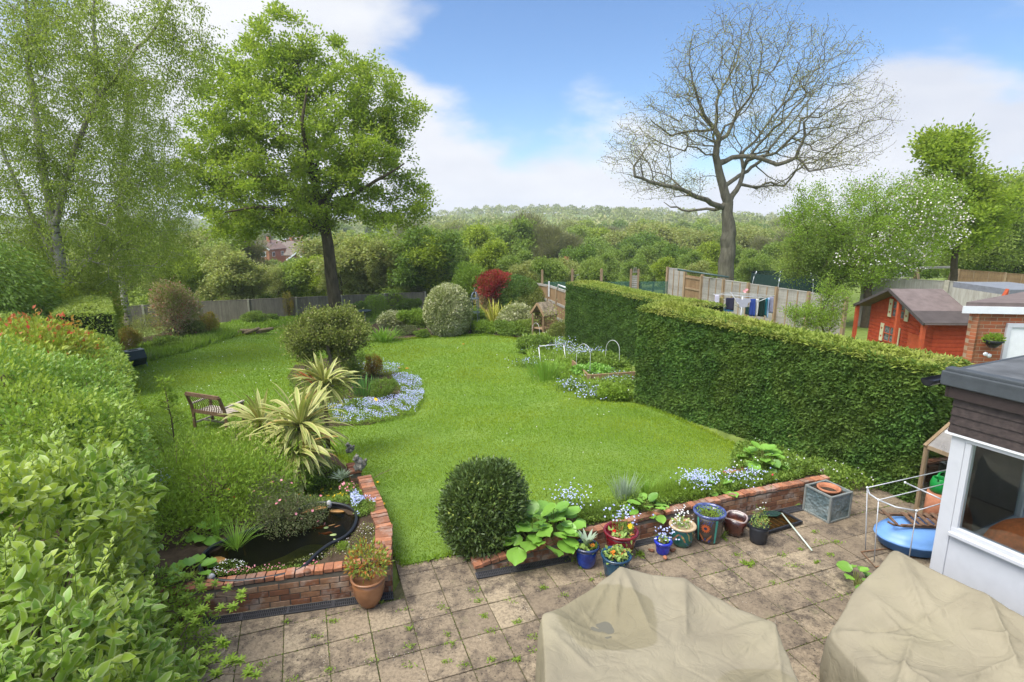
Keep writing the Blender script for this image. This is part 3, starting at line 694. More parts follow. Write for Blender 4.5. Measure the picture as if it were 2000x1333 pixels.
# ---------------------------------------------------------------- drain channels along the walls
M_drain = flat('black drain grating', (.05,.05,.055), .55, .4)
def drain(a, b, w, label):
    a = Vector((*a, .0)); b = Vector((*b, .0)); d = (b-a); L_ = d.length; d.normalize(); nrm = Vector((d.y, -d.x, 0)); mb = MB()
    for q in (0, .5, 1): mb.bar(a+nrm*(w*q)+Vector((0, 0, .006)), b+nrm*(w*q)+Vector((0, 0, .006)), .011, .014)
    n_ = int(L_/.022)
    for i in range(n_):
        p = a+d*(L_*(i+.5)/n_)
        mb.bar(p+Vector((0, 0, .004)), p+nrm*w+Vector((0, 0, .004)), .010, .010)
    for i in range(int(L_/.5)+1): p = a+d*min(i*.5, L_-.02); mb.bar(p+Vector((0, 0, .0055)), p+nrm*w+Vector((0, 0, .0055)), .03, .013)
    e = tag(mb.build('drain_grating', M_drain), label, 'drain'); bb = MB(); bb.bar(a+nrm*w/2+Vector((0, 0, -.003)), b+nrm*w/2+Vector((0, 0, -.003)), w+.01, .008)
    bb.build('channel', flat('drain dark', (.012,.011,.010), .9), e); return e
drain((-4.55, 5.325), (-1.44, 6.04), .115, 'black slotted drain along the foot of the pond wall')
drain((-.46, 6.42), (.76, 6.79), .115, 'black slotted drain in front of the bay bush wall')
drain((1.2, 6.95), (3.0, 7.62), .115, 'black slotted drain behind the coloured glazed pots')
drain((3.05, 7.65), (5.0, 8.33), .13, 'dark drain strip leading to the square metal planter')

# ================================================================ fences and buildings
def fencemat(name, a, b, sc=7):
    m = MT(name); mp = m.n('ShaderNodeMapping'); mp.inputs['Scale'].default_value = (1, 1, .12); m.l(m.co(), mp.inputs[0]); g = m.noise(sc*3, 6, .65, mp.outputs[0])
    c = m.ramp(g, [(.3, a), (.7, b)]); c = m.mix(.35, c, m.ramp(m.attr(), [(0, a), (1, b)])); s = m.ramp(m.noise(1.3, 4), [(.5, 0.0), (.72, 1.0)]); c = m.mix(m.math('MULTIPLY', s, .35), c, g3(a, .6))
    return m.done(m.bsdf(c, .9, .12, 0, m.bump(g, .4, .01)))
M_fgrey = fencemat('weathered grey boards', (.15,.125,.105), (.31,.27,.235)); M_fsilver = fencemat('silvered panel boards', (.26,.235,.205), (.46,.43,.39))
M_fbrown = fencemat('tan boards', (.20,.125,.07), (.36,.24,.13)); M_post = flat('concrete post', (.42,.38,.31), .9, .15, scale=5); M_wpost = fencemat('timber post', (.22,.15,.09), (.40,.29,.18))
def board_fence(pts, h, label, bay=2.9, mat=None, posts=M_post, zt=None, pw=.12, kind='vert'):
    e = empty('garden_fence', (pts[0][0], pts[0][1], gzp(*pts[0])), label, 'fence'); mat = mat or M_fgrey
    for k in range(len(pts)-1):
        a = Vector((*pts[k], 0)); b = Vector((*pts[k+1], 0)); d = b-a; L_ = d.length; nb = max(1, round(L_/bay)); d.normalize(); an = math.atan2(d.y, d.x); m0 = Matrix.Rotation(an, 3, 'Z')
        for i in range(nb):
            p0 = a+d*(L_*i/nb); p1 = a+d*(L_*(i+1)/nb); z0, z1_ = gzp(p0.x, p0.y), gzp(p1.x, p1.y)
            t0 = (zt[k]+(zt[k+1]-zt[k])*i/nb) if zt else z0+h; t1 = (zt[k]+(zt[k+1]-zt[k])*(i+1)/nb) if zt else z1_+h
            w = L_/nb; mb = MB()
            if kind == 'vert':
                nn = int(w/.11)
                for j in range(nn):
                    f = (j+.5)/nn; p = p0+(p1-p0)*f; t = t0+(t1-t0)*f+random.uniform(-.008, .008); z = z0+(z1_-z0)*f-.25
                    mb.box((p.x, p.y, (t+z)/2), (w/nn+.012, .02, t-z), mat=m0 @ Matrix.Rotation(.09, 3, 'Z'))
                mb.bar(p0+Vector((0, 0, t0+.01)), p1+Vector((0, 0, t1+.01)), .05, .03)
            else:
                t0 -= .02; hh = 1.75; nn = 13
                for j in range(nn):
                    z = t0-(j+.5)*hh/nn; tt = t1-.02-(j+.5)*hh/nn
                    a0 = p0+Vector((0, 0, z)); b0 = p1+Vector((0, 0, tt)); dd = (b0-a0).normalized(); x = dd; y = Vector((-d.y, d.x, 0)); zz = x.cross(y)
                    mm = Matrix((x, y, zz)).transposed() @ Matrix.Rotation(.12, 3, 'X'); mb.box((a0+b0)/2, ((b0-a0).length, .014, hh/nn+.02), mat=mm)
                bt_ = MB()
                for q in np.linspace(.03, .97, 4):
                    p = p0+(p1-p0)*q; t = t0+(t1-t0)*q; bt_.box((p.x, p.y, t-hh/2), (.045, .07, hh), mat=m0)
                bt_.build('battens', M_wpost, e, world=True)
                mb.bar(p0+Vector((0, 0, t0+.02)), p1+Vector((0, 0, t1+.02)), .06, .035)
            mb.build('panel', mat, e, world=True)
        for i in range(nb+1):
            if k < len(pts)-2 and i == nb: continue
            p = a+d*(L_*i/nb); z = gzp(p.x, p.y); t = (zt[k]+(zt[k+1]-zt[k])*i/nb) if zt else z+h
            nrm = Vector((d.y, -d.x, 0)); 
            if nrm.y > 0: nrm = -nrm
            pb_ = MB(); pp = p+nrm*.05; pb_.box((pp.x, pp.y, (t+.05+z-.3)/2), (pw, pw, t+.05-z+.3), mat=m0); pb_.build('post', posts, e, world=True)
    return e
# back fence of the garden
F0 = pd(160, 605, 33); F1 = pd(385, 590, 36.5); F2 = pd(830, 571, 42)
board_fence([(F0.x, F0.y), (F1.x, F1.y), (F2.x, F2.y)], 1.6, 'long grey board fence with concrete posts behind the oak', 2.95, zt=[F0.z, F1.z, F2.z])
# brown fence beyond the arbour, two levels
a_ = pd(1030, 553, 36); b_ = pd(1072, 560, 31.5); c_ = pd(1120, 580, 25.5)
board_fence([(a_.x, a_.y), (b_.x, b_.y), (c_.x+.25, c_.y)], 1.7, 'stepped brown board fence beside the wooden arbour', 1.9, M_fbrown, M_wpost, zt=[a_.z, b_.z, c_.z])
e_ = bpy.data.objects['garden_fence.001']
for dz_ in (.04, -.75, -1.5): b = MB(); b.bar(a_+Vector((0, -.08, dz_)), b_+Vector((0, -.08, dz_)), .06, .12); b.bar(b_+Vector((0, -.08, dz_)), c_+Vector((.25, -.08, dz_)), .06, .12); b.build('rail', M_fsilver, e_, world=True)
# neighbour's panels with a gate
q0 = at(1305, 532, 1.5); q1 = at(1339, 536, 1.5); q2 = at(1372, 541, 1.5); q3 = at(1655, 583, 1.5)
board_fence([(q0.x, q0.y), (q1.x, q1.y)], 1.8, 'single tall silvered panel left of the wooden gate', 1.9, M_fsilver, M_wpost, zt=[1.75, 1.72], kind='lap')
board_fence([(q2.x, q2.y), (q3.x, q3.y)], 1.8, 'run of silvered lap panels behind the washing line', 1.85, M_fsilver, M_wpost, zt=[1.5, 1.5], kind='lap')
ge = empty('garden_gate', (q1.x, q1.y, -.3), 'closed tan timber gate in the silvered fence', 'gate'); d = (q2-q1); d.z = 0; w = d.length; an = math.atan2(d.y, d.x); m0 = Matrix.Rotation(an, 3, 'Z')
mb = MB()
for j in range(9): p = q1+d*((j+.5)/9); mb.box((p.x, p.y, .62), (w/9-.008, .025, 1.7), mat=m0)
mb.build('boards', M_fbrown, ge, world=True); mb = MB()
nrm = Vector((d.y, -d.x, 0)).normalized(); nrm = nrm if nrm.y < 0 else -nrm
for z in (.05, .75, 1.35): mb.bar(q1+Vector((0, 0, z-1.5))+nrm*.03, q2+Vector((0, 0, z-1.5))+nrm*.03, .04, .09)
mb.build('rail', M_wpost, ge, world=True)
for q in (q1, q2): mb = MB(); mb.box((q.x, q.y, .65), (.12, .12, 2.1), mat=m0); mb.build('gate_post', M_wpost, ge, world=True)
# dark pipe rail resting along the fence top
mb = MB(); mb.tube([at(1316, 528, 1.86)+Vector((.3, .3, 0)), at(1416, 543, 1.62)+Vector((.3, .3, 0))], .05, 10)
tag(mb.build('rolled_awning', flat('dark green metal', (.05,.09,.085), .4, .5)), 'dark green rolled awning lying along the fence top', 'awning')
# neighbour's tall posts, netting and trellis strip
def lonepost(px, pt, Y, h, label, mat=M_wpost):
    p = pd(px, pt, Y); b = MB(); b.box((0, 0, -h/2), (.13, .13, h)); b.lathe([(.06, 0), (.05, .04), (0, .06)], k=8); o = b.build('timber_post', mat); o.location = p; return tag(o, label, 'post', 'bare posts beyond the far hedge')
lonepost(1059, 529, 33, 2.6, 'leftmost bare wooden post beyond the clipped hedge'); lonepost(1118, 527, 32, 2.6, 'second bare wooden post, above the left end of the tall hedge'); lonepost(1175, 527, 31, 2.6, 'third bare wooden post, between hedge end and trellis')
te = empty('trellis_gatepost', tuple(pd(1240, 560, 30)), 'narrow slatted trellis between two posts above the hedge', 'trellis'); 
for q in (1233, 1247):
    p = pd(q, 526, 30); b = MB(); b.box((p.x, p.y, p.z-1.2), (.10, .10, 2.4)); b.build('post', M_wpost, te, world=True)
b = MB()
for k in range(14): p = pd(1240, 540, 30); b.box((p.x, p.y-.02, p.z-k*.11), (.33, .03, .09))
p = pd(1238, 533, 30); b.bar(p, p+Vector((0, 0, .28)), .03, .03); p = pd(1242, 533, 30); b.bar(p, p+Vector((0, 0, .28)), .03, .03); b.bar(pd(1235, 532, 29.98), pd(1246, 532, 29.98), .03, .03)
b.build('slats', M_fsilver, te, world=True)
mnet = MT('green netting'); pr = mnet.bsdf((.05,.13,.10), .7, .2); tp = mnet.n('ShaderNodeBsdfTransparent'); xx = mnet.n('ShaderNodeMixShader'); xx.inputs[0].default_value = .55; mnet.l(pr.outputs[0], xx.inputs[1]); mnet.l(tp.outputs[0], xx.inputs[2]); M_net = mnet.done(xx)
b = MB(); p0 = pd(1060, 551, 33.2); p1 = pd(1305, 550, 29.2)
b.add([p0, p1, p1-Vector((0, 0, 2.2)), p0-Vector((0, 0, 2.2)), p0+Vector((0, .02, 0)), p1+Vector((0, .02, 0)), p1-Vector((0, -.02, 2.2)), p0-Vector((0, -.02, 2.2))], [(0,1,2,3),(7,6,5,4)]); tag(b.build('netting_fence', M_net), 'see-through green netting strung behind the hedge', 'netting')
# trampoline enclosure: dark net on pale posts
tb = empty('trampoline', tuple(pd(1535, 575, 33)), 'dark netted trampoline enclosure behind the silvered fence', 'trampoline'); mdn = MT('dark net'); pr = mdn.bsdf((.02,.045,.04), .8, .1); tp = mdn.n('ShaderNodeBsdfTransparent'); xx = mdn.n('ShaderNodeMixShader'); xx.inputs[0].default_value = .12; mdn.l(pr.outputs[0], xx.inputs[1]); mdn.l(tp.outputs[0], xx.inputs[2]); M_dnet = mdn.done(xx)
tc0 = pd(1540, 535, 33); b = MB(); b.lathe([(2.0, -2.2), (2.0, .02)], (tc0.x, tc0.y, tc0.z), 30); b.f = b.f[:-2]; b.sm = b.sm[:-2]; b.build('net', M_dnet, tb, world=True)
b = MB(); 
M_galv = flat('galvanised poles', (.45,.48,.5), .4, .5, .6)
for i in range(7): a = i*math.pi*2/7+.45; x, y = tc0.x+2.05*math.cos(a), tc0.y+2.05*math.sin(a); b = MB(); b.tube([(x, y, tc0.z-2.3), (x, y, tc0.z-.5), (tc0.x+1.95*math.cos(a), tc0.y+1.95*math.sin(a), tc0.z+.02)], .025, 6); b.build('net_pole', M_galv, tb, world=True)
# concrete post fence behind the playhouse and brown fence further right
z1 = at(1690, 541, 1.9); z2 = at(2040, 561, 1.9)
board_fence([(z1.x, z1.y), (z2.x, z2.y)], 2, 'tall silvered board fence with concrete posts behind the red playhouse', 3.1, M_fsilver, zt=[1.9, 1.9], pw=.16)
y1 = pd(1872, 527, 38); y2 = pd(2060, 541, 36)
board_fence([(y1.x, y1.y), (y2.x, y2.y)], 2, 'distant brown panel fence at the right edge of the picture', 2.6, M_fbrown, M_wpost, zt=[y1.z, y2.z], kind='lap')
# climbing frame / swing beam
se = empty('swing_frame', tuple(pd(1830, 560, 34)), 'weathered timber swing frame beyond the playhouse', 'swing frame'); l_ = pd(1782, 524, 34); r_ = pd(1862, 522, 34)
b = MB(); b.bar(l_, r_, .14, .12); b.build('beam', M_fsilver, se, world=True)
for p in (l_+Vector((.3, 0, 0)), r_):
    for s_ in (-.7, .7): b = MB(); b.bar(p, p+Vector((.12, s_, -2.4)), .10, .10); b.build('leg', M_wpost, se, world=True)
# ================================================================ playhouse
M_red = None
def boardmat(name, a, b, period, soft=.12):
    m = MT(name); sp = m.n('ShaderNodeSeparateXYZ'); m.l(m.co(), sp.inputs[0]); z = m.math('FRACT', m.math('DIVIDE', sp.outputs[2], period)); g = m.ramp(z, [(0, 0.0), (soft, 1.0), (.95, .8), (1, 0.0)])
    nz = m.noise(7, 5); c = m.ramp(nz, [(.3, a), (.7, b)]); return m.done(m.bsdf(c, .75, .25, 0, m.bump(g, .8, .02)))
M_red = boardmat('red stained cladding', (.36,.048,.018), (.48,.08,.03), .12); M_redp = flat('red stained timber', (.46,.09,.035), .7, .25)
M_felt = flat('mineral roofing felt', (.17,.135,.125), .95, .1, scale=5, bump=.3); M_feltd = flat('darker roofing felt', (.085,.072,.068), .95, .1, scale=4, bump=.3)
M_cream = flat('cream paint', (.62,.58,.38), .6, .3); M_dark = flat('dark opening', (.012,.012,.014), .4, .4); M_glassd = flat('curtained glazing', (.16,.17,.18), .12, .5, var=.6, scale=14)
e_fr = at(1806, 634, 1.55); e_bl = at(1668, 597, 1.55); e_br = at(1904, 632, 1.55)
wv = Vector((e_bl.x-e_fr.x, e_bl.y-e_fr.y, 0)); 
W_ = 2.0; Dp = 2.7
wd = Vector((-.40, .917, 0)).normalized(); dd = Vector((wd.y, -wd.x, 0))          # along the gable front, into depth
Rt = wv.length
O = Vector((e_fr.x, e_fr.y, 0)); wd = wv.normalized(); dd = Vector((wd.y, -wd.x, 0)); W_ = Rt
Dp = max(1.6, (Vector((e_br.x, e_br.y, 0))-O).dot(dd)); print('playhouse', W_, Dp, O, wd)
ph = empty('playhouse', (O.x, O.y, -.4), 'small red two storey timber playhouse with heart shutters', 'playhouse')
def PH(u, v, z): return O+wd*(u)+dd*(v)+Vector((0, 0, z))
ez = 1.55; az = pd(1722, 567, (O+wd*W_/2).y).z; pch = W_*.36; ov = .12; fz = .45
def poly3(mb, pts, rnd=None): mb.add(pts, [tuple(range(len(pts)))], rnd)
b = MB(); gz0 = -.45; w0, w1 = ov+.12, W_-ov-.12
def slabpoly(mb, pts, off): n_ = len(pts); mb.add(list(pts)+[p+off for p in pts], [tuple(range(n_-1, -1, -1)), tuple(range(n_, 2*n_))]+[(i, (i+1) % n_, n_+(i+1) % n_, n_+i) for i in range(n_)])
zt_ = lambda u: az-abs(u-W_/2)*(az-ez)/(W_/2)-.03
slabpoly(b, [PH(w0, fz, gz0), PH(w1, fz, gz0), PH(w1, fz, zt_(w1)), PH(W_/2, fz, az-.03), PH(w0, fz, zt_(w0))], dd*.04)
slabpoly(b, [PH(w0, Dp-ov, gz0), PH(w1, Dp-ov, gz0), PH(w1, Dp-ov, zt_(w1)), PH(W_/2, Dp-ov, az-.03), PH(w0, Dp-ov, zt_(w0))], -dd*.04)
slabpoly(b, [PH(w0, fz+.04, gz0), PH(w0, Dp-ov-.04, gz0), PH(w0, Dp-ov-.04, zt_(w0)-.01), PH(w0, fz+.04, zt_(w0)-.01)], wd*.04)
slabpoly(b, [PH(w1, fz+.04, gz0), PH(w1, Dp-ov-.04, gz0), PH(w1, Dp-ov-.04, zt_(w1)-.01), PH(w1, fz+.04, zt_(w1)-.01)], -wd*.04)
b.build('wall', M_red, ph, world=True)
b = MB(); 
slabpoly(b, [PH(0, 0, ez-.02), PH(W_/2, 0, az), PH(W_/2, Dp, az), PH(0, Dp, ez-.02)], Vector((0, 0, .045)))
slabpoly(b, [PH(W_, 0, ez-.02), PH(W_/2, 0, az+.001), PH(W_/2, Dp, az+.001), PH(W_, Dp, ez-.02)], Vector((0, 0, .045)))
rf = b.build('roof', M_felt, ph, world=True)
b = MB(); f1 = .33; slabpoly(b, [PH(0, -.012, ez+.029), PH(W_/2*f1, -.012, ez+.029+(az-ez+.02)*f1), PH(W_/2*f1, Dp+.01, ez+.029+(az-ez+.02)*f1), PH(0, Dp+.01, ez+.029)], Vector((0, 0, .012)))
b.build('felt_strip', M_feltd, rf)
for (u0, u1) in ((0, .5), (1, .5)):
    b = MB(); b.bar(PH(W_*u0, -.02, ez), PH(W_*u1, -.02, az+.02), .03, .09); b.build('bargeboard', M_feltd, rf)
for u in (ov, W_-ov, W_*.36):
    b = MB(); b.box(PH(u, .06, (gz0+zt_(u))/2), (.10, .10, zt_(u)-gz0), mat=Matrix.Rotation(math.atan2(wd.y, wd.x), 3, 'Z')); b.build('porch_post', M_redp, ph, world=True)
mr_ = Matrix.Rotation(math.atan2(wd.y, wd.x), 3, 'Z')
def ph_window(u, z, w, h):
    f = MB()
    for du in (-w/2, w/2): f.box(PH(u+du, fz-.02, z), (.03, .03, h), mat=mr_)
    for dz_ in (-h/2, 0, h/2): f.box(PH(u, fz-.022, z+dz_), (w, .026, .025), mat=mr_)
    f.box(PH(u, fz-.024, z), (.02, .02, h), mat=mr_)
    fo = f.build('window', M_redp, ph, world=True); g_ = MB(); g_.box(PH(u, fz-.006, z), (w, .01, h), mat=mr_); g_.build('pane', M_glassd, fo)
    for s_ in (-1, 1):
        sh = MB(); sh.box(PH(u+s_*(w/2+.11), fz-.03, z), (.17, .025, h+.08), mat=mr_); so = sh.build('shutter', M_cream, ph, world=True)
        for dz_ in (-.13, .13):
            hb = MB(); c = PH(u+s_*(w/2+.11), fz-.046, z+dz_*h/.5); pts = []
            for k in range(18):
                a = k*math.pi*2/18; x = .0028*16*math.sin(a)**3; zz = .0028*(13*math.cos(a)-5*math.cos(2*a)-2*math.cos(3*a)-math.cos(4*a)); pts.append(c+wd*x+Vector((0, 0, zz)))
            hb.add(pts, [tuple(range(18))]); hb.build('heart', M_redp, so)
ph_window(W_*.52, ez+.12, W_*.17, .5)
ph_window(W_*.60, ez-.72, W_*.17, .5)
f = MB(); f.box(PH(W_*.28, fz-.015, ez-.95), (.5, .03, .95), mat=mr_); f.build('door', M_redp, ph, world=True)
f = MB(); f.box(PH(W_*.2, fz-.03, ez-.35), (.10, .05, .06), mat=mr_); f.build('lamp', M_dark, ph, world=True)
tag(stone('wooden_tub', PH(-.9, 2.2, .15), (.28, .28, .25), None, None, M_peb), 'pale round tub beside the red playhouse wall', 'tub')

# ================================================================ neighbour's brick outbuilding
def brickshader(name, sx_=4.4):
    m = MT(name); mp = m.n('ShaderNodeMapping'); m.l(m.co('UV'), mp.inputs[0]); bt = m.n('ShaderNodeTexBrick'); m.l(mp.outputs[0], bt.inputs[0]); bt.inputs['Scale'].default_value = 1.0
    bt.inputs['Brick Width'].default_value = .225; bt.inputs['Row Height'].default_value = .075; bt.inputs['Mortar Size'].default_value = .006; bt.inputs['Mortar Smooth'].default_value = .3; bt.inputs['Bias'].default_value = -.1
    bt.inputs['Color1'].default_value = (.42,.12,.05, 1); bt.inputs['Color2'].default_value = (.20,.085,.05, 1); bt.inputs['Mortar'].default_value = (.40,.30,.20, 1)
    w = m.ramp(m.noise(2.2, 5), [(.45, 0.0), (.7, 1.0)]); c = m.mix(m.math('MULTIPLY', w, .5), bt.outputs[0], (.42,.24,.12)); iv = m.math('SUBTRACT', 1.0, bt.outputs['Fac'])
    return m.done(m.bsdf(c, .9, .12, 0, m.bump(iv, .7, .01)))
M_bw = brickshader('mixed red brick')
def uvwall(name, a, b, z0, z1, mat, parent, thick=.1, flip=False):
    a = Vector((a[0], a[1], 0)); b = Vector((b[0], b[1], 0)); d = (b-a); L_ = d.length; d.normalize(); nr = Vector((-d.y, d.x, 0))*(-1 if flip else 1)
    mb = MB(); mb.add([a+Vector((0,0,z0)), b+Vector((0,0,z0)), b+Vector((0,0,z1)), a+Vector((0,0,z1)), a+nr*thick+Vector((0,0,z0)), b+nr*thick+Vector((0,0,z0)), b+nr*thick+Vector((0,0,z1)), a+nr*thick+Vector((0,0,z1))],
        [(0,1,2,3),(7,6,5,4),(0,4,5,1),(1,5,6,2),(2,6,7,3),(3,7,4,0)])
    o = mb.build(name, mat, parent, world=True); me = o.data; uv = me.uv_layers.new()
    for lp in me.loops:
        v = me.vertices[lp.vertex_index].co; uv.data[lp.index].uv = ((v-a).dot(d), v.z)
    return o
bh = empty('brick_outbuilding', tuple(pd(1890, 725, 11)), 'neighbouring flat roofed brick outbuilding with white door', 'outbuilding')
c0 = pd(1903, 600, 11.0); bz1 = c0.z; dr = Vector((.93, -.12, 0)).normalized(); bk = Vector((.84, .54, 0)).normalized()
c0 = Vector((c0.x, c0.y, 0)); c1 = c0+dr*4.5; c2 = c0+bk*4
uvwall('wall', c0, c1, -.5, bz1, M_bw, bh); uvwall('wall', c2, c0-bk*-.0, -.5, bz1-.003, M_bw, bh)
b = MB(); b.prism([(p.x, p.y) for p in (c0-dr*.12-bk*.1, c1-bk*.1, c1+bk*4, c2-dr*.12)], bz1, bz1+.10); bo = b.build('roof', M_felt, bh, world=True)
M_upvc = flat('white plastic', (.53,.54,.57), .35, .45, var=.03); M_white = flat('white paint', (.76,.77,.78), .5, .4, var=.04)
b = MB(); b.bar(c0-bk*.13-dr*.15+Vector((0, 0, bz1-.045)), c1-bk*.13+Vector((0, 0, bz1-.045)), .03, .14); b.build('fascia', M_white, bh, world=True)
t_ = c0+dr*.68; dm = Matrix.Rotation(math.atan2(dr.y, dr.x), 3, 'Z'); dh = 2.15; dz0 = pd(1975, 640, t_.y).z
b = MB(); p = t_+dr*.45-bk*.02; b.box((p.x, p.y, dz0-dh/2), (.80, .03, dh), mat=dm); do = b.build('door', M_white, bh, world=True)
b = MB()
for s_ in (-.44, .44): p = t_+dr*(.45+s_)-bk*.035; b.box((p.x, p.y, dz0-dh/2+.03), (.08, .06, dh+.06), mat=dm)
p = t_+dr*.45-bk*.035; b.box((p.x, p.y, dz0+.05), (.96, .062, .08), mat=dm); b.build('frame', M_upvc, do)
b = MB(); p = t_+dr*.14-bk*.06; b.box((p.x, p.y, dz0-1.05), (.10, .05, .03), mat=dm); b.box((p.x, p.y, dz0-1.08), (.035, .03, .16), mat=dm); b.build('handle', flat('steel', (.5,.5,.5), .3, .5, .8), do)
# wall basket
pb2 = pd(1941, 664, c0.y-.25); e = empty('wall_basket', tuple(pb2), 'black half round wall planter with greenery on the brick outbuilding', 'planter'); b = MB(); b.lathe([(.05, -.16), (.13, -.08), (.17, 0), (.16, 0), (.04, -.14)], tuple(pb2), 18); b.build('basket', M_dark, e, world=True)
V_, N_ = lobes_pts([(pb2.x, pb2.y, pb2.z+.02, .17, .13, .08)], 260, .5); leafobj('plant', leaves(V_, N_+[0, 0, .4], rdir(260), .06, .04, 'f'), G['lime'], e)
for i, (px, py) in enumerate(((1925, 692), (1932, 695))): stone('wall_ornament', pd(px, py, c0.y-.18), (.05, .02, .04), 'small pale ornament on the brick wall, %s of the two' % ('left' if i == 0 else 'right'), 'ornament', M_white, i)
# further house behind: white soffit, slate roof and orange timber end
hz_ = empty('far_extension', tuple(pd(1980, 600, 15.5)), 'brick extension with grey roof edge behind the outbuilding', 'building'); p0 = pd(1949, 584, 15.5); p1 = pd(2060, 583, 15.5)
uvwall('wall', (p0.x+.25, p0.y), (p1.x, p1.y), 0, p0.z+.0, M_bw, hz_, .2)
b = MB(); b.box(((p0.x+p1.x)/2, p0.y+.6, p0.z+.22), (p1.x-p0.x+.1, 2.0, .16)); b.build('roof', flat('grey roof edge', (.20,.21,.23), .6), hz_, world=True)
b = MB(); b.box(((p0.x+p1.x)/2+.15, p0.y-.12, p0.z+.07), (p1.x-p0.x-.2, .1, .07)); b.build('soffit', M_white, hz_, world=True)
b = MB(); b.bar((p0.x-.25, p0.y-.3, p0.z-.35), (p0.x+.02, p0.y-.3, p0.z+.28), .10, .16); b.build('timber_end', M_redp, hz_, world=True)

# ================================================================ sunroom
C = Vector((4.61, 5.54, 0)); D1 = Vector((.43, -.903, 0)).normalized(); D2 = Vector((.903, .43, 0)).normalized()
sr = empty('sunroom', (C.x, C.y, 0), 'white framed sunroom with brown boarding and flat felt roof', 'sunroom'); mS = Matrix.Rotation(math.atan2(D1.y, D1.x), 3, 'Z'); mS2 = Matrix.Rotation(math.atan2(D2.y, D2.x), 3, 'Z')
def SP(u, v, z): return C+D1*u+D2*v+Vector((0, 0, z))
ZT = 2.25; zs = 1.16
b = MB(); b.box(SP(.045, .045, ZT/2), (.13, .09, ZT), mat=mS); b.build('corner_post', M_upvc, sr, world=True, bevel=.006)
# left-facing wall
LW = 3.4
b = MB(); b.box(SP(.112+LW/2, .045, (zs-.02)/2), (LW, .06, zs-.02), mat=mS); b.build('panel', M_upvc, sr, world=True)
wf_ = MB(); wf_.box(SP(.11+LW/2, .040, ZT-.035), (LW, .10, .07), mat=mS); wf_.box(SP(.112+LW/2, .03, zs+.005), (LW, .15, .04), mat=mS); wf_.box(SP(.112+LW/2, .04, zs+.05), (LW, .085, .05), mat=mS); wf_.box(SP(.14, .042, (zs+ZT)/2), (.055, .085, ZT-zs-.145), mat=mS)
wf_.box(SP(1.9, .042, (zs+ZT)/2), (.09, .085, ZT-zs-.145), mat=mS); wo_ = wf_.build('window', M_upvc, sr, world=True, bevel=.005)
def glassmat():
    m = MT('window glass'); gl = m.n('ShaderNodeBsdfGlossy'); gl.inputs['Roughness'].default_value = .01; gl.inputs[0].default_value = (.9, .93, .95, 1); tr = m.n('ShaderNodeBsdfTransparent'); tr.inputs[0].default_value = (.92,.96,.95, 1)
    fr = m.n('ShaderNodeFresnel'); fr.inputs[0].default_value = 1.5; x = m.n('ShaderNodeMixShader'); m.l(fr.outputs[0], x.inputs[0]); m.l(tr.outputs[0], x.inputs[1]); m.l(gl.outputs[0], x.inputs[2]); return m.done(x)
M_glass = glassmat()
for (u0, u1) in ((.168, 1.855), (1.945, 3.5)):
    b = MB(); b.box(SP((u0+u1)/2, .05, (zs+ZT+.005)/2), (u1-u0, .006, ZT-zs-.135), mat=mS); b.build('pane', M_glass, wo_)
# garden-facing wall: low sill and window band seen through the glass
b = MB(); b.box(SP(.045, .21+1.9, .43), (.07, 3.8, .86), mat=mS); b.build('panel', M_upvc, sr, world=True)
w2 = MB()
for z, h_ in ((.90, .08), (ZT-.06, .12)): w2.box(SP(.045, .21+1.9, z), (.09, 3.8, h_), mat=mS)
for v_ in (.26, 1.6, 2.9): w2.box(SP(.047, v_, (.94+ZT-.12)/2), (.07, .06, ZT-.12-.94), mat=mS)
w2o = w2.build('window', M_upvc, sr, world=True)
for v0, v1 in ((.29, 1.57), (1.63, 2.87)):
    b = MB(); b.box(SP(.045, (v0+v1)/2, 1.535), (.006, v1-v0, 1.19), mat=mS); b.build('pane', M_glass, w2o)
b = MB(); b.box(SP(1.8, 1.9, .02), (3.7, 3.7, .04), mat=mS); b.build('floor', flat('sunroom floor', (.42,.34,.25), .7), sr, world=True)
b = MB(); b.box(SP(1.8, 3.95, .45), (3.7, .1, .9), mat=mS); b.build('inner_wall', flat('inner wall', (.50,.45,.38), .8), sr, world=True)
# boarding above the glass
M_board = flat('dark brown boarding', (.055,.040,.036), .6, .35, scale=20, var=.3, bump=.3)
def fascia_boards(u0, u1, vface, axis):
    fb = MB()
    for k in range(4):
        z = ZT+.0+.095*(k+.5)
        if axis == 1: fb.box(SP((u0+u1)/2, vface-.015, z), (u1-u0, .03, .097), mat=mS @ Matrix.Rotation(-.14, 3, 'X'))
        else: fb.box(SP(vface-.015, (u0+u1)/2, z), (.03, u1-u0, .097), mat=mS @ Matrix.Rotation(.14, 3, 'Y'))
    return fb
fb = fascia_boards(-.04, 3.7, -.0, 1); bo1 = fb.build('boarding', M_board, sr, world=True); fb = fascia_boards(-.02, 3.9, -.02, 2); fb.build('boarding', M_board, sr, world=True)
b = MB(); b.box(SP(1.83, -.06, ZT+.475), (3.84, .03, .20), mat=mS); b.box(SP(-.095, 1.9, ZT+.475), (.03, 3.95, .20), mat=mS); b.build('fascia', flat('dark brown fascia', (.042,.030,.028), .6, .3, scale=14, bump=.3), sr, world=True)
b = MB(); b.box(SP(1.83, -.005, ZT-.012), (3.8, .07, .022), mat=mS); b.build('trim', M_white, sr, world=True)
M_lead = flat('grey felt roof', (.115,.12,.125), .85, .2, scale=3, bump=.4, var=.25)
b = MB(); b.box(SP(1.83, 1.9, ZT+.605), (3.98, 4.02, .07), mat=mS); ro = b.build('roof', M_lead, sr, world=True, bevel=.02)
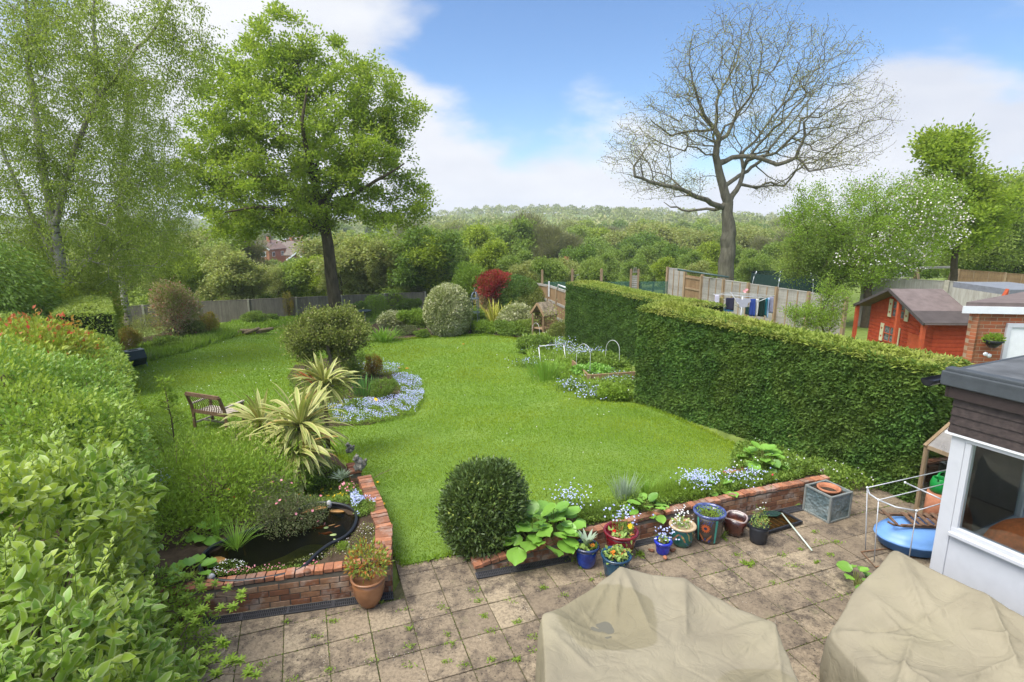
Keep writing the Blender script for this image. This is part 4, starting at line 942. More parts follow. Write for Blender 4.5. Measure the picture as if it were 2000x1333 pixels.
b = MB(); b.box(SP(1.83, -.085, ZT+.57), (3.98, .05, .15), mat=mS); b.box(SP(-.125, 1.9, ZT+.57), (.05, 4.0, .15), mat=mS); b.box(SP(1.83, -.03, ZT+.66), (3.94, .12, .045), mat=mS); b.build('drip_edge', flat('felt drip edge', (.06,.068,.075), .7, .3, scale=6, bump=.4), ro, bevel=.012)
# gutter end sticking out past the corner
b = MB(); pts = []
gp0 = SP(-.22, -.22, ZT+.51); k = 10
for i, q in enumerate((0, 4.1)):
    c = gp0+D2*q
    for j in range(k+1): a = math.pi+math.pi*j/k; pts.append(c+D1*(.062*math.cos(a))+Vector((0, 0, .07*math.sin(a)+.03)))
    for j in range(k+1): a = 2*math.pi-math.pi*j/k; pts.append(c+D1*(.055*math.cos(a))+Vector((0, 0, .063*math.sin(a)+.033)))
K = 2*(k+1); b.add(pts, [(j, (j+1) % K, K+(j+1) % K, K+j) for j in range(K)]+[tuple(range(K)), tuple(K+j for j in range(K-1, -1, -1))]); b.add([pts[j] for j in range(k+1)], [tuple(range(k+1))])
b.build('gutter', flat('black gutter', (.02,.02,.024), .3, .5), sr, world=True)
# armchair with terracotta cushion inside
M_rust = flat('terracotta cushion cloth', (.88,.21,.06), .9, .1, scale=16, var=.2)
ac = empty('armchair', tuple(SP(.46, .56, .04)), 'armchair with rounded terracotta cushions inside the sunroom', 'armchair'); cch = SP(.5, .75, 0)
b = MB(); b.ball((cch.x, cch.y, .90), (.42, .36, .40), 24, 14, lump=.015); b.build('back_cushion', M_rust, ac, world=True)
b = MB(); b.ball((cch.x+.3, cch.y-.2, .50), (.36, .36, .18), 20, 12); b.build('seat_cushion', M_rust, ac, world=True)
b = MB(); b.box((cch.x+.12, cch.y-.05, .22), (.62, .62, .36)); b.build('base', flat('wicker', (.10,.07,.05), .8), ac, world=True, bevel=.05)
# ================================================================ trees
def tree(name, label, trunks, attr, leafm, bark, n_leaf, leaf, clump, group=None, seg=.5, alpha=.25, jit=.06, droop=0.0, tip=.008, kind='q', up=.3, minr=0.0, hang=0.0, seed_pow=None, tipfrac=1.0, extra=None, power=2.3):
    P, par, r, tips, n0 = grow(trunks, attr, seg, alpha, jit, droop, tip, power)
    base = trunks[0][0][0]; e = empty(name, tuple(base), label, 'tree', group=group)
    i_tr = np.zeros(len(P), bool); i_tr[:n0] = True
    k = np.where((par >= 0) & (np.arange(len(P)) < n0))[0]
    link('trunk', mesh_np('trunk', *_split(frusta(P[par[k]], P[k], np.minimum(r[par[k]], r[k]*1.4), r[k], 12))), bark, e, True)
    rr = r.copy(); k2 = np.where((par >= 0) & (np.arange(len(P)) >= n0) & (r >= minr))[0]
    link('branches', mesh_np('branches', *_split(join([frusta(P[par[q]], P[q], np.minimum(r[par[q]], r[q]*1.3), r[q], kk) for q, kk in ((k2[r[k2] > .035], 7), (k2[r[k2] <= .035], 4)) if len(q)]))), bark, e, True)
    if n_leaf:
        # leaves sit in clumps on the thin outer wood
        thin = np.where((r < tip*4.5) & (par >= 0) & (np.arange(len(P)) >= n0))[0]; w = rng.random(len(thin))+.35; w /= w.sum()
        c = rng.choice(thin, n_leaf, p=w); f = rng.random(n_leaf)[:, None]; Q = P[c]*f+P[par[c]]*(1-f); off = rng.normal(size=(n_leaf, 3))*clump
        if tipfrac > 1:
            tw_ = rng.gamma(1.6, 1, len(tips)); k_ = rng.random(n_leaf) < .86; ct_ = rng.choice(tips, n_leaf, p=tw_/tw_.sum()); Q = np.where(k_[:, None], P[ct_], Q); off[k_] *= [1.25, 1.25, .75]
        if hang > .5: off[:, :2] *= .45; off[:, 2] = -rng.exponential(.32*hang, n_leaf)
        Q = Q+off; A = unit(off+rng.normal(size=(n_leaf, 3))*clump*.8); A[:, 2] += up-hang; Nn = rdir(n_leaf)+np.array([0, 0, .9])
        lv = leaves(Q, A, Nn, rng.uniform(.7, 1.3, n_leaf)*leaf, rng.uniform(.5, .8, n_leaf)*leaf, kind); leafobj('crown', lv, leafm, e)
    return e, (P, par, r, tips)
def _split(x): return x[0], x[1], False, x[2]
def px_poly(pts, Y, dy=None): return [pd(x, y, Y+(dy[i] if dy else 0)) for i, (x, y) in enumerate(pts)]
def lobe_px(cx, cy, rx, ry, Y, depth=None, dY=0.0):
    """a crown lobe outlined in the photo, given its real distance and depth"""
    c = pd(cx, cy, Y+dY); k = (Y+dY)/FPX*1.02; return (c.x, c.y, c.z, rx*k, depth if depth else rx*k, ry*k)
def chew(P, s, th, seed=1): return P[fnoise(P, s, seed) > th]

# --- the leafy oak
Yo = 34.0
tr0 = [pd(655, 612, Yo), pd(650, 560, Yo), pd(643, 500, Yo), pd(637, 455, Yo), pd(628, 410, Yo)]
trunks = [([tuple(p) for p in tr0], [.42, .37, .34, .31, .29]),
          ([tuple(p) for p in (tr0[-1], pd(612, 350, Yo), pd(598, 280, Yo+.3), pd(585, 190, Yo), pd(580, 110, Yo))], [.27, .22, .17, .10, .04]),
          ([tuple(p) for p in (tr0[-1], pd(570, 375, Yo-.8), pd(510, 350, Yo-1.5), pd(455, 330, Yo-1.5))], [.20, .15, .10, .05]),
          ([tuple(p) for p in (tr0[-1], pd(660, 350, Yo+.6), pd(690, 280, Yo+1), pd(700, 190, Yo+1))], [.22, .17, .12, .05]),
          ([tuple(p) for p in (tr0[3], pd(575, 412, Yo-1.5), pd(500, 405, Yo-3), pd(440, 415, Yo-3.4))], [.15, .11, .07, .04]),
          ([tuple(p) for p in (tr0[-1], pd(690, 380, Yo-1), pd(750, 345, Yo-1.6), pd(790, 320, Yo-1.6))], [.16, .12, .08, .04]),
          ([tuple(p) for p in (pd(612, 350, Yo), pd(600, 300, Yo-2.4), pd(590, 240, Yo-4), pd(600, 170, Yo-4))], [.16, .12, .09, .04]),
          ([tuple(p) for p in (pd(612, 350, Yo), pd(620, 320, Yo+2.4), pd(640, 250, Yo+4))], [.14, .10, .05])]
lob = [lobe_px(570, 110, 85, 75, Yo), lobe_px(480, 190, 90, 85, Yo, dY=.6), lobe_px(700, 170, 75, 75, Yo), lobe_px(440, 290, 75, 75, Yo), lobe_px(760, 240, 65, 75, Yo, dY=.5), lobe_px(600, 240, 120, 110, Yo, 5.2),
       lobe_px(430, 375, 75, 52, Yo), lobe_px(540, 350, 95, 80, Yo, 4.6), lobe_px(690, 320, 100, 85, Yo, 4.6), lobe_px(785, 370, 45, 55, Yo), lobe_px(485, 420, 62, 36, Yo), lobe_px(730, 405, 70, 42, Yo), lobe_px(600, 415, 90, 38, Yo, 4), lobe_px(455, 445, 50, 30, Yo-2, 2), lobe_px(540, 440, 60, 28, Yo-1, 2.5), lobe_px(755, 430, 55, 32, Yo-1, 2.5), lobe_px(815, 395, 28, 36, Yo, 1.5), lobe_px(395, 330, 35, 60, Yo, 1.8)]
pt, _ = lobes_pts(lob, 1500, .45, seed=2); pt = chew(pt, 1.25, -.24, 3)
tree('oak_tree', 'big round headed oak in bright new leaf standing by the back fence', trunks, pt, G['oak'], B_oak, 122000, .160, .19, tipfrac=2, seg=.45, alpha=.22, jit=.07, tip=.009)

# --- the bare oak on the right, main limbs as they fork
Yb = 38.0
def pb_(pts, dy): return [tuple(pd(x, y, Yb+d)) for (x, y), d in zip(pts, dy)]
T = [(pb_([(1417, 560), (1421, 500), (1424, 455), (1420, 420), (1421, 395)], [0]*5), [.62, .56, .52, .40, .36]),
     (pb_([(1421, 395), (1408, 350), (1398, 305), (1405, 270), (1395, 250)], [0, 0, -.2, -.3, -.4]), [.34, .30, .25, .19, .15]),
     (pb_([(1421, 398), (1445, 360), (1452, 330), (1446, 300)], [0, .5, .8, 1]), [.22, .17, .14, .10]),
     (pb_([(1410, 405), (1370, 388), (1325, 368), (1270, 356), (1240, 345), (1238, 325), (1262, 290)], [0, -1, -2, -2.6, -3, -3, -3.2]), [.22, .17, .14, .11, .09, .07, .04]),
     (pb_([(1412, 412), (1380, 408), (1345, 413), (1310, 405), (1296, 395)], [0, 1, 2, 2.6, 3]), [.14, .10, .08, .06, .03]),
     (pb_([(1402, 325), (1430, 308), (1470, 306), (1518, 322), (1555, 308), (1572, 265), (1570, 240), (1600, 210)], [0, .2, -.4, -1, -1.6, -2, -2.2, -2.6]), [.20, .17, .15, .14, .12, .09, .07, .04]),
     (pb_([(1421, 360), (1460, 335), (1490, 310), (1520, 270), (1560, 225), (1590, 180)], [0, 1, 2, 3, 3.6, 4]), [.16, .13, .11, .08, .06, .03]),
     (pb_([(1395, 252), (1375, 225), (1352, 160), (1345, 100)], [0, -.4, -1, -1.2]), [.15, .11, .07, .03]),
     (pb_([(1403, 275), (1420, 265), (1440, 225), (1480, 165), (1490, 90)], [0, 0, 0, .2, .4]), [.15, .13, .10, .06, .03]),
     (pb_([(1395, 255), (1340, 258), (1310, 265), (1270, 235)], [0, -1.4, -2.2, -3]), [.11, .08, .06, .03]),
     (pb_([(1398, 262), (1402, 190), (1440, 120), (1450, 60)], [0, 1, 2, 2.2]), [.12, .09, .06, .03]),
     (pb_([(1446, 300), (1480, 270), (1530, 200), (1560, 130)], [1, 1.4, 2, 2.4]), [.10, .08, .06, .03]),
     (pb_([(1555, 308), (1580, 335), (1620, 328), (1670, 322)], [-1.6, -2, -2.4, -2.8]), [.07, .06, .04, .02]),
     (pb_([(1480, 328), (1500, 345), (1530, 362)], [1.8, 1.4, 1.2]), [.05, .04, .02])]
lob = [lobe_px(1450, 120, 130, 105, Yb, 5.5), lobe_px(1360, 170, 85, 90, Yb, 4.5), lobe_px(1570, 150, 120, 95, Yb, 5), lobe_px(1640, 240, 95, 85, Yb, 4.5), lobe_px(1290, 250, 85, 65, Yb, 4), lobe_px(1240, 300, 72, 48, Yb-2, 3), lobe_px(1500, 240, 110, 75, Yb, 5), lobe_px(1610, 310, 90, 36, Yb-2, 3), lobe_px(1300, 360, 90, 32, Yb-1, 3), lobe_px(1510, 370, 40, 24, Yb, 2), lobe_px(1370, 270, 60, 40, Yb, 3)]
pt, _ = lobes_pts(lob, 5000, .55, seed=5)
tree('bare_oak_tree', 'almost leafless spreading oak behind the silvered fence', [(p_, [r_*.88 for r_ in rr__]) for p_, rr__ in T], pt, G['bud'], B_grey, 30000, .085, .22, seg=.42, alpha=.30, jit=.10, tip=.0075, power=2.15)

# --- the silver birches on the left
Yk = 21.0
def pk(pts, Y=Yk): return [tuple(pd(x, y, Y)) for x, y in pts]
trunks = [(pk([(150, 705), (140, 655), (132, 600), (120, 520), (105, 440), (85, 340), (68, 220), (55, 110), (50, -60), (48, -200)]), [.25, .22, .19, .17, .15, .13, .11, .08, .05, .02]),
          (pk([(110, 440), (128, 350), (160, 260), (185, 205), (240, 130), (300, 60), (345, -20), (380, -90)]), [.11, .10, .085, .07, .055, .045, .03, .015]),
          (pk([(185, 205), (186, 120), (184, 30), (180, -60)]), [.08, .07, .05, .02]), (pk([(120, 520), (60, 420), (20, 330), (-30, 200)]), [.1, .08, .06, .03]),
          (pk([(130, 560), (175, 510), (215, 520)]), [.06, .05, .02])]
lob = [lobe_px(60, 60, 140, 170, Yk, 3.4), lobe_px(210, 130, 130, 140, Yk, 3), lobe_px(340, 60, 80, 110, Yk, 1.6), lobe_px(90, 300, 150, 140, Yk, 3.2), lobe_px(270, 350, 80, 110, Yk, 2.0), lobe_px(60, 450, 130, 110, Yk, 2.6), lobe_px(200, 460, 130, 110, Yk, 2.6), lobe_px(20, 560, 90, 60, Yk-1, 1.6), lobe_px(-20, 250, 100, 260, Yk, 3), lobe_px(100, 560, 110, 60, Yk, 2.2)]
pt, _ = lobes_pts(lob, 2300, .55, seed=8)
tree('birch_tree', 'tall silver birch with two pale stems at the left', trunks, pt, G['birch'], B_birch, 125000, .078, .30, seg=.4, alpha=.2, jit=.06, droop=.12, tip=.005, hang=.9)
# a thinner weeping birch further back
Y2 = 27.0
def pk2(pts): return [tuple(pd(x, y, Y2)) for x, y in pts]
trunks = [(pk2([(262, 690), (245, 600), (236, 520), (232, 430), (240, 330), (250, 200), (255, 90)]), [.17, .15, .13, .11, .09, .06, .02])]
lob = [lobe_px(250, 180, 80, 110, Y2, 2), lobe_px(300, 330, 80, 120, Y2, 2.2), lobe_px(240, 430, 100, 110, Y2, 2.2), lobe_px(330, 450, 50, 80, Y2, 1.6)]
pt, _ = lobes_pts(lob, 700, .5, seed=9)
tree('birch_tree', 'slender weeping birch with a thin cream stem behind the bronze shrub', trunks, pt, G['birch'], B_birch, 36000, .08, .26, seg=.4, alpha=.2, jit=.05, droop=.25, tip=.005, hang=1.4)
# dark conifer at the far left
e = empty('conifer_tree', tuple(pd(15, 690, 17)), 'dark drooping conifer at the left edge below the birch', 'tree')
cb = pd(-20, 720, 17); P_, N_ = lobes_pts([(cb.x, cb.y, cb.z+2.2, 2.0, 2.0, 2.0), (cb.x+.6, cb.y, cb.z+.9, 2.3, 2.1, 1.3)], 26000, .35, .12, 2, 4)
leafobj('crown', leaves(P_, N_*[1, 1, .1]+np.array([0, 0, -.5])+rng.normal(size=P_.shape)*.3, rdir(len(P_))+[0, 0, 1], .15, .05, 'q'), G['wood_d'], e); b = MB(); b.tube([cb-Vector((0, 0, 1)), cb+Vector((0, 0, 3.5))], [.2, .05]); b.build('trunk', B_oak, e, world=True)

# --- blossom tree and companions behind the playhouse
def simple_tree(name, label, px, pyb, Y, lob, lm, bark, nl, leaf, clump, natt=500, group=None, tw=.2, **k):
    b_ = pd(px, pyb, Y); z0 = gzp(b_.x, b_.y)-.1; L_ = np.array(lob); c = (L_[:, :3]*(L_[:, 3:4]**2)).sum(0)/(L_[:, 3:4]**2).sum(0); b0 = (b_.x, b_.y, z0); mid = (b_.x*.6+c[0]*.4, b_.y, z0+(c[2]-z0)*.55); tp = tuple(c)
    pt_, _ = lobes_pts(lob, natt, .5); return tree(name, label, [([b0, mid, tp], [tw, tw*.75, tw*.4])], pt_, lm, bark, nl, leaf, clump, group, **k)
Yc = 25.5
lob = [lobe_px(1640, 440, 80, 85, Yc, 2.6), lobe_px(1730, 410, 85, 75, Yc, 2.6), lobe_px(1800, 440, 65, 65, Yc, 2.2), lobe_px(1690, 500, 110, 50, Yc, 2.6), lobe_px(1570, 420, 35, 60, Yc, 1.4), lobe_px(1810, 390, 55, 50, Yc, 1.6)]
bt_, sk = simple_tree('blossom_tree', 'apple tree covered in pale pink blossom behind the playhouse', 1700, 560, Yc, lob, G['lime'], B_twig, 42000, .085, .16, 800, tip=.006, up=.5)
P_, N_ = lobes_pts(lob, 6500, .3, seed=3); keep = fnoise(P_, 1.1, 6)+(P_[:, 0]-P_[:, 0].mean())*.22 > .0; P_ = P_[keep]
leafobj('blossom', leaves(P_, rdir(len(P_)), rdir(len(P_)), .075, .075, 'q'), P_pinkw, bt_)
Yd = 23.5
lob = [lobe_px(1590, 510, 70, 50, Yd, 1.8), lobe_px(1660, 530, 60, 45, Yd, 1.6), lobe_px(1560, 545, 40, 30, Yd, 1.2)]
simple_tree('hawthorn_tree', 'dark leafy bush rising behind the silvered fence right of the trampoline', 1620, 600, Yd+2.5, [lobe_px(1590, 505, 75, 50, Yd+2.5, 1.8), lobe_px(1665, 520, 65, 50, Yd+2.5, 1.6)], G['wood_a'], B_twig, 22000, .09, .18, 300)
lob = [lobe_px(1850, 300, 42, 48, 30, 1.5), lobe_px(1870, 370, 62, 50, 30, 2), lobe_px(1820, 280, 22, 26, 30, .8), lobe_px(1910, 400, 60, 50, 30, 2), lobe_px(1850, 440, 80, 50, 30, 2)]
simple_tree('lime_tree', 'tall bright leafy tree topping the blossom on the right', 1865, 560, 30, lob, G['oak'], B_twig, 26000, .18, .22, 400, tipfrac=2)
lob = [lobe_px(1950, 400, 90, 60, 40, 4), lobe_px(2040, 430, 110, 95, 40, 4), lobe_px(1900, 470, 100, 60, 40, 3.5), lobe_px(1990, 490, 100, 50, 40, 3)]
simple_tree('sycamore_tree', 'dense green tree mass at the right edge behind the brown fence', 1985, 580, 40, lob, G['wood_a'], B_oak, 60000, .16, .3, 700)
# light shrub in front of the neighbour's fence
lob = [lobe_px(1612, 615, 38, 36, 19.5, .7), lobe_px(1580, 622, 30, 30, 19.5, .7), lobe_px(1638, 592, 22, 40, 19.5, .5), lobe_px(1610, 560, 11, 30, 19.5, .3), lobe_px(1550, 610, 20, 12, 19.5, .4)]
simple_tree('fruit_tree', 'pale green young fruit tree between tall hedge and silvered fence', 1612, 690, 19.5, lob, G['lime'], B_twig, 9000, .055, .1, 260, tip=.005, tw=.05, seg=.25)

# ================================================================ the woodland beyond: a few kinds, each tree an object
def proto(name, label, kind, h, w, lm, nl, leaf, seed, group, trunkless=False, tall=1.0):
    q = np.random.default_rng(seed); lob = []
    for i in range(17):
        a = q.uniform(0, 6.28); zz_ = q.uniform(.30, .90) if not trunkless else q.uniform(.15, .88); rr = q.uniform(.05, .9)*w/2*(1.15-zz_*.75); lob.append((rr*math.cos(a), rr*math.sin(a), h*zz_, w*q.uniform(.10, .21), w*q.uniform(.10, .21), h*q.uniform(.07, .15)))
    pt_, _ = lobes_pts(lob, 170, .5); base = (0, 0, -.6)
    e_, _ = tree(name, label, [([base, (q.normal()*.15, q.normal()*.15, h*.4), (0, 0, h*.7)], [h*.02, h*.014, h*.006])], pt_, None, B_grey if kind == 'c' else B_oak, 0, .1, .1, group, seg=h*.06, tip=h*.0012)
    P_, N_ = lobes_pts(lob, int(nl*1.25), .6, .42, 9/w, seed); cl = fnoise(P_, 14/w, seed+4)
    P_ = P_[cl > -.40]; N_ = N_[cl > -.40]; P_ = P_+rng.normal(size=P_.shape)*.02*w; P_[:, 2] += rng.exponential(.012*h, len(P_))*(rng.random(len(P_)) < .3); n_ = len(P_)
    if kind == 'c':   # twiggy, hardly in leaf
        A = N_*[1, 1, .6]+np.array([0, 0, .9])+rng.normal(size=(n_, 3))*.3; lv = leaves(P_, A, rdir(n_), leaf*rng.uniform(1.5, 3.5, n_), leaf*.22, 'q')
    else: lv = leaves(P_, N_+rng.normal(size=(n_, 3))*.6, N_+rng.normal(size=(n_, 3))*.5+np.array([0, 0, .5]), leaf*.85*rng.uniform(.7, 1.4, n_), leaf*.8*rng.uniform(.6, .9, n_), 'q')
    leafobj('crown', lv, lm, e_, world=False); e_.location = (0, 0, 0); return e_
GW = 'trees of the woodland beyond the gardens'
kinds = [('woodland_tree', 'rounded mid green tree in the woodland beyond the fences', 'a', 9, 8, G['wood_a'], 15000, .30, 21),
         ('woodland_tree', 'fresh yellow green tree in the woodland beyond the fences', 'b', 8, 6.5, G['wood_b'], 13000, .27, 22),
         ('woodland_tree', 'twiggy grey brown tree hardly in leaf in the woodland', 'c', 10, 7.5, G['wood_c'], 15000, .26, 23),
         ('woodland_tree', 'deep green dense tree in the woodland beyond the fences', 'd', 8.5, 7.5, G['wood_d'], 15000, .28, 24),
         ('sapling_tree', 'slender pale sapling with thin trunk rising beyond the back fence', 's', 8.5, 3.8, G['pale'], 7500, .15, 27),
         ('woodland_tree', 'tall uneven green tree in the woodland beyond the fences', 'e', 10, 7, G['wood_a'], 14000, .28, 31), ('woodland_tree', 'broad pale green tree in the woodland beyond the fences', 'g', 8, 8, G['pale'], 14000, .28, 33),
         ('thicket_shrub', 'pale olive thicket bush growing beyond the back fence', 'p', 4.6, 5, G['pale'], 14000, .17, 25),
         ('thicket_shrub', 'leafy green thicket bush growing beyond the back fence', 'q', 4.2, 5, G['wood_a'], 13000, .18, 26)]
protos = {}
for (nm, lb_, k_, h_, w_, lm_, nl_, lf_, sd_) in kinds: protos[k_] = proto(nm, lb_, k_, h_, w_, lm_, nl_, lf_, sd_, GW if nm[0] == 'w' else 'thicket bushes beyond the back fence', k_ in 'pq')
# mesh children were parented with an inverse computed at their own base; keep it simple: everything is built at the origin
for e_ in protos.values():
    for c_ in e_.children: c_.matrix_parent_inverse = Matrix.Identity(4) if c_.name.startswith('crown') else Matrix.Translation((0, 0, 0))
used = set()
def put(k_, x, y, s_=1.0, rz=None, label=None, sz=None, dz=0.0):
    e_ = protos[k_]
    if k_ in used: e_ = copy_tree(e_)
    used.add(k_); e_.location = (x, y, gzp(x, y)+dz); e_.rotation_euler = (0, 0, random.uniform(0, 6.28) if rz is None else rz); e_.scale = (s_, s_, sz if sz else s_)
    if label: e_['label'] = label; 
    return e_
def putpx(k_, px, ptop, Y, label=None, wide=1.0, jit=0):
    """stand a tree at distance Y so that its top reaches the photographed skyline"""
    H0 = {'s': 8.2, 'e': 9.6, 'g': 7.6, 'a': 8.6, 'b': 7.6, 'c': 9.6, 'd': 8.1, 'p': 4.3, 'q': 3.9}[k_]; t_ = pd(px, ptop, Y); g_ = gzp(t_.x, t_.y); h_ = max(1.5, t_.z-g_); s_ = h_/H0
    return put(k_, t_.x, t_.y, s_*wide, None, label, s_)
# thicket immediately behind the back fence
rr = random.Random(5)
for i, px in enumerate(range(190, 880, 34)):
    top = (510 if 470 < px < 640 else 488)+rr.uniform(-26, 26)*(.3 if 470 < px < 640 else 1); putpx('spssqbs'[i % 7], px+rr.uniform(-10, 10), top, 44+rr.uniform(-1, 3), wide=1.25)
for i, px in enumerate(range(230, 900, 60)): putpx('psgqc'[i % 5], px+rr.uniform(-12, 12), (506 if 470 < px < 650 else 468)+rr.uniform(-10, 12), 56+rr.uniform(-3, 3), wide=1.15)
putpx('d', 835, 440, 43.5, 'dense dark green bushy tree behind the right end of the back fence', 1.15)
putpx('b', 700, 468, 50, 'yellow green sapling cluster right of the oak trunk', 1.0); putpx('b', 745, 475, 52, 'yellow green tree between oak trunk and dark bush', 1.0)
putpx('c', 600, 510, 50); putpx('a', 622, 490, 60, 'green tree just left of the oak trunk', .7)
# right of centre, 45 to 110 m
for i, (px, top, Y, k_) in enumerate(((900, 462, 50, 'a'), (930, 440, 62, 'b'), (965, 470, 48, 'b'), (1000, 415, 72, 'a'), (1040, 420, 80, 'c'), (1075, 440, 70, 'c'), (1010, 480, 46, 'a'), (1075, 505, 42, 'q'), (1030, 505, 44, 'p'), (1120, 455, 75, 'c'), (1135, 470, 60, 'd'), (1165, 455, 85, 'a'),
        (1185, 485, 58, 'a'), (1215, 470, 66, 'a'), (1150, 505, 46, 'q'), (1100, 500, 52, 'p'), (1245, 490, 52, 'a'), (1280, 462, 70, 'a'), (1320, 470, 64, 'd'), (1350, 482, 56, 'a'), (1300, 500, 50, 'b'), (1385, 470, 60, 'b'), (1450, 470, 62, 'a'), (1480, 480, 54, 'a'), (1500, 462, 74, 'c'), (1530, 455, 70, 'a'), (1550, 485, 48, 'a'), (1470, 505, 47, 'q'), (1370, 505, 47, 'p'), (1750, 450, 60, 'a'), (1680, 455, 60, 'd'), (1600, 450, 66, 'b'), (1800, 470, 50, 'd'), (1880, 480, 50, 'a'), (1940, 470, 55, 'd'), (2010, 470, 52, 'a'), (1900, 500, 44, 'q'))):
    putpx(k_, px, top+6, Y, wide=1.05)
# middle distance rows
for Y, lo, n_, top in ((95, 860, 24, 452), (125, 840, 26, 446), (165, 820, 30, 441), (215, 780, 34, 437)):
    for i in range(n_):
        px = lo+(2050-lo)*(i+rr.uniform(-.3, .3))/n_; putpx(rr.choice('aegbcdabge'), px, top+rr.uniform(-7, 8), Y+rr.uniform(-8, 8), wide=1.25)
for Y, n_, top in ((85, 14, 490), (112, 14, 484), (215, 18, 456), (300, 18, 440)):
    for i in range(n_): px = 120+720*(i+rr.uniform(-.35, .35))/n_; putpx(rr.choice('pabsgcdb' if Y < 150 else 'aegcbd'), px, (top if Y > 200 or not 465 < px < 650 else 508)+rr.uniform(-7, 7), Y+rr.uniform(-5, 5), wide=1.3)
for i in range(26): putpx(rr.choice('aebdg'), (-60-i*30 if i % 2 else 2080+i*28), 430+rr.uniform(-30, 30), 38+rr.uniform(0, 30), wide=1.3)
for px, top, Y in ((980, 438, 90), (900, 447, 80), (845, 452, 75), (860, 470, 58)): putpx('a', px, top, Y, wide=1.1)
# far hill wood: one mass of crowns over the terrain
def farwood(n_, s0, s1, seed):
    q = np.random.default_rng(seed); Yd_ = q.uniform(s0, s1, n_); X = Yd_*q.uniform(-1.15, 1.25, n_); ok = ~((X < -20) & (Yd_ < 330) & (X > -175)); X, Yd_ = X[ok], Yd_[ok]; n_ = len(X)
    h = q.uniform(5, 12, n_); Z = gz(X, Yd_); rad = q.uniform(3.5, 6.5, n_); m_ = 95; i = np.repeat(np.arange(n_), m_); d = rdir(n_*m_); d[:, 2] = np.abs(d[:, 2])*1.1-.25
    P_ = np.stack([X[i], Yd_[i], Z[i]+h[i]*.55], 1)+d*np.stack([rad[i], rad[i], h[i]*.5], 1)*q.uniform(.75, 1.0, n_*m_)[:, None]
    tone = q.random(n_)[i]*.75+q.random(n_*m_)*.25
    return leaves(P_, d+rng.normal(size=d.shape)*.5, d+[0, 0, .5], q.uniform(1.3, 2.6, len(P_)), q.uniform(.9, 1.7, len(P_)), 'q', tone)
G['far'] = leafmat('mixed far woodland', [(0, (.07,.105,.03)), (.3, (.11,.165,.035)), (.5, (.15,.17,.07)), (.65, (.14,.21,.045)), (.85, (.17,.19,.08)), (1, (.21,.26,.06))], .2)
tag(leafobj('distant_woodland', join([farwood(900, 250, 420, 1), farwood(1500, 400, 860, 2)]), G['far']), 'distant mixed woodland covering the hill on the horizon', 'woodland', kind='stuff')

# ================================================================ houses down in the valley, far left
M_tile = flat('red brown roof tiles', (.24,.165,.135), .9, .1, scale=2, var=.25); M_tileg = flat('grey brown roof tiles', (.185,.15,.12), .9, .1, scale=2, var=.2); M_hb = flat('orange house brick', (.40,.17,.09), .9, .1, scale=1.5); M_glassw = flat('window glass far', (.06,.07,.08), .1, .5)
def house(label, px, pap, Y, w, dpt, hw, hr, rz, tile, wall=None):
    p = pd(px, pap, Y); z0 = p.z-hw-hr; e_ = empty('house', (p.x, p.y, z0), label, 'house', rz, 'houses in the valley'); b = MB()
    b.box((0, 0, hw/2-2), (w, dpt, hw+4)); 
    for s_ in (-1, 1): b.add([(-w/2, s_*(dpt/2), hw), (w/2, s_*(dpt/2), hw), (0, s_*(dpt/2), hw+hr-.1), (-w/2, s_*(dpt/2-.2), hw), (w/2, s_*(dpt/2-.2), hw), (0, s_*(dpt/2-.2), hw+hr-.1)], [(0,1,2),(5,4,3),(0,2,5,3),(1,4,5,2)])
    b.build('wall', wall or M_hb, e_); b = MB(); o_ = .4
    for s_ in (-1, 1): b.add([(s_*(w/2+o_), -dpt/2-o_, hw-.25), (0, -dpt/2-o_, hw+hr), (0, dpt/2+o_, hw+hr), (s_*(w/2+o_), dpt/2+o_, hw-.25), (s_*(w/2+o_), -dpt/2-o_, hw-.10), (0, -dpt/2-o_, hw+hr+.18), (0, dpt/2+o_, hw+hr+.18), (s_*(w/2+o_), dpt/2+o_, hw-.10)], [(0,1,2,3),(7,6,5,4),(0,4,5,1),(2,6,7,3),(0,3,7,4),(1,5,6,2)])
    rf_ = b.build('roof', tile, e_); b = MB()
    for s_ in (-1, 1): b.bar((s_*(w/2+o_), -dpt/2-o_-.06, hw-.2), (0, -dpt/2-o_-.06, hw+hr+.1), .12, .30)
    b.build('bargeboard', M_white, rf_); b = MB(); b.box((w*.1, 0, hw+hr+.4), (.8, .8, 1.6)); b.build('chimney', M_hb, rf_)
    for (x_, z_) in ((-w*.22, hw-1.3), (w*.22, hw-1.3), (-w*.22, hw-4), (w*.22, hw-4)):
        b = MB(); b.box((x_, -dpt/2-.03, z_), (1.5, .08, 1.3)); f_ = b.build('window', M_white, e_); b = MB(); b.box((x_, -dpt/2-.08, z_), (1.2, .05, 1.0)); b.build('pane', M_glassw, f_)
    for sx_ in (-1, 1):
        for y_ in (-dpt*.25, dpt*.25): b = MB(); b.box((sx_*(w/2+.03), y_, hw-1.4), (.08, 1.4, 1.2)); f_ = b.build('window', M_white, e_); b = MB(); b.box((sx_*(w/2+.08), y_, hw-1.4), (.05, 1.1, .9)); b.build('pane', M_glassw, f_)
    return e_
house('brick house with white gable edges, nearest and largest gable in the valley', 521, 471, 150, 5.6, 9, 5, 1.9, -.1, M_tile)
house('brown roofed house right of the largest gable', 566, 472, 168, 9, 7, 5, 2.0, 1.35, M_tileg)
house('house with a long brown roof slope left of the oak trunk', 592, 478, 150, 8.5, 6, 5, 2.4, 1.5, M_tileg)
house('small brick gable below the long brown roof, near the oak trunk', 593, 494, 122, 3.6, 6, 4.6, 1.2, -.1, M_tileg)
house('leftmost far house with pale gable edge among the trees', 449, 484, 150, 5.5, 8, 5, 1.8, .1, M_tile)
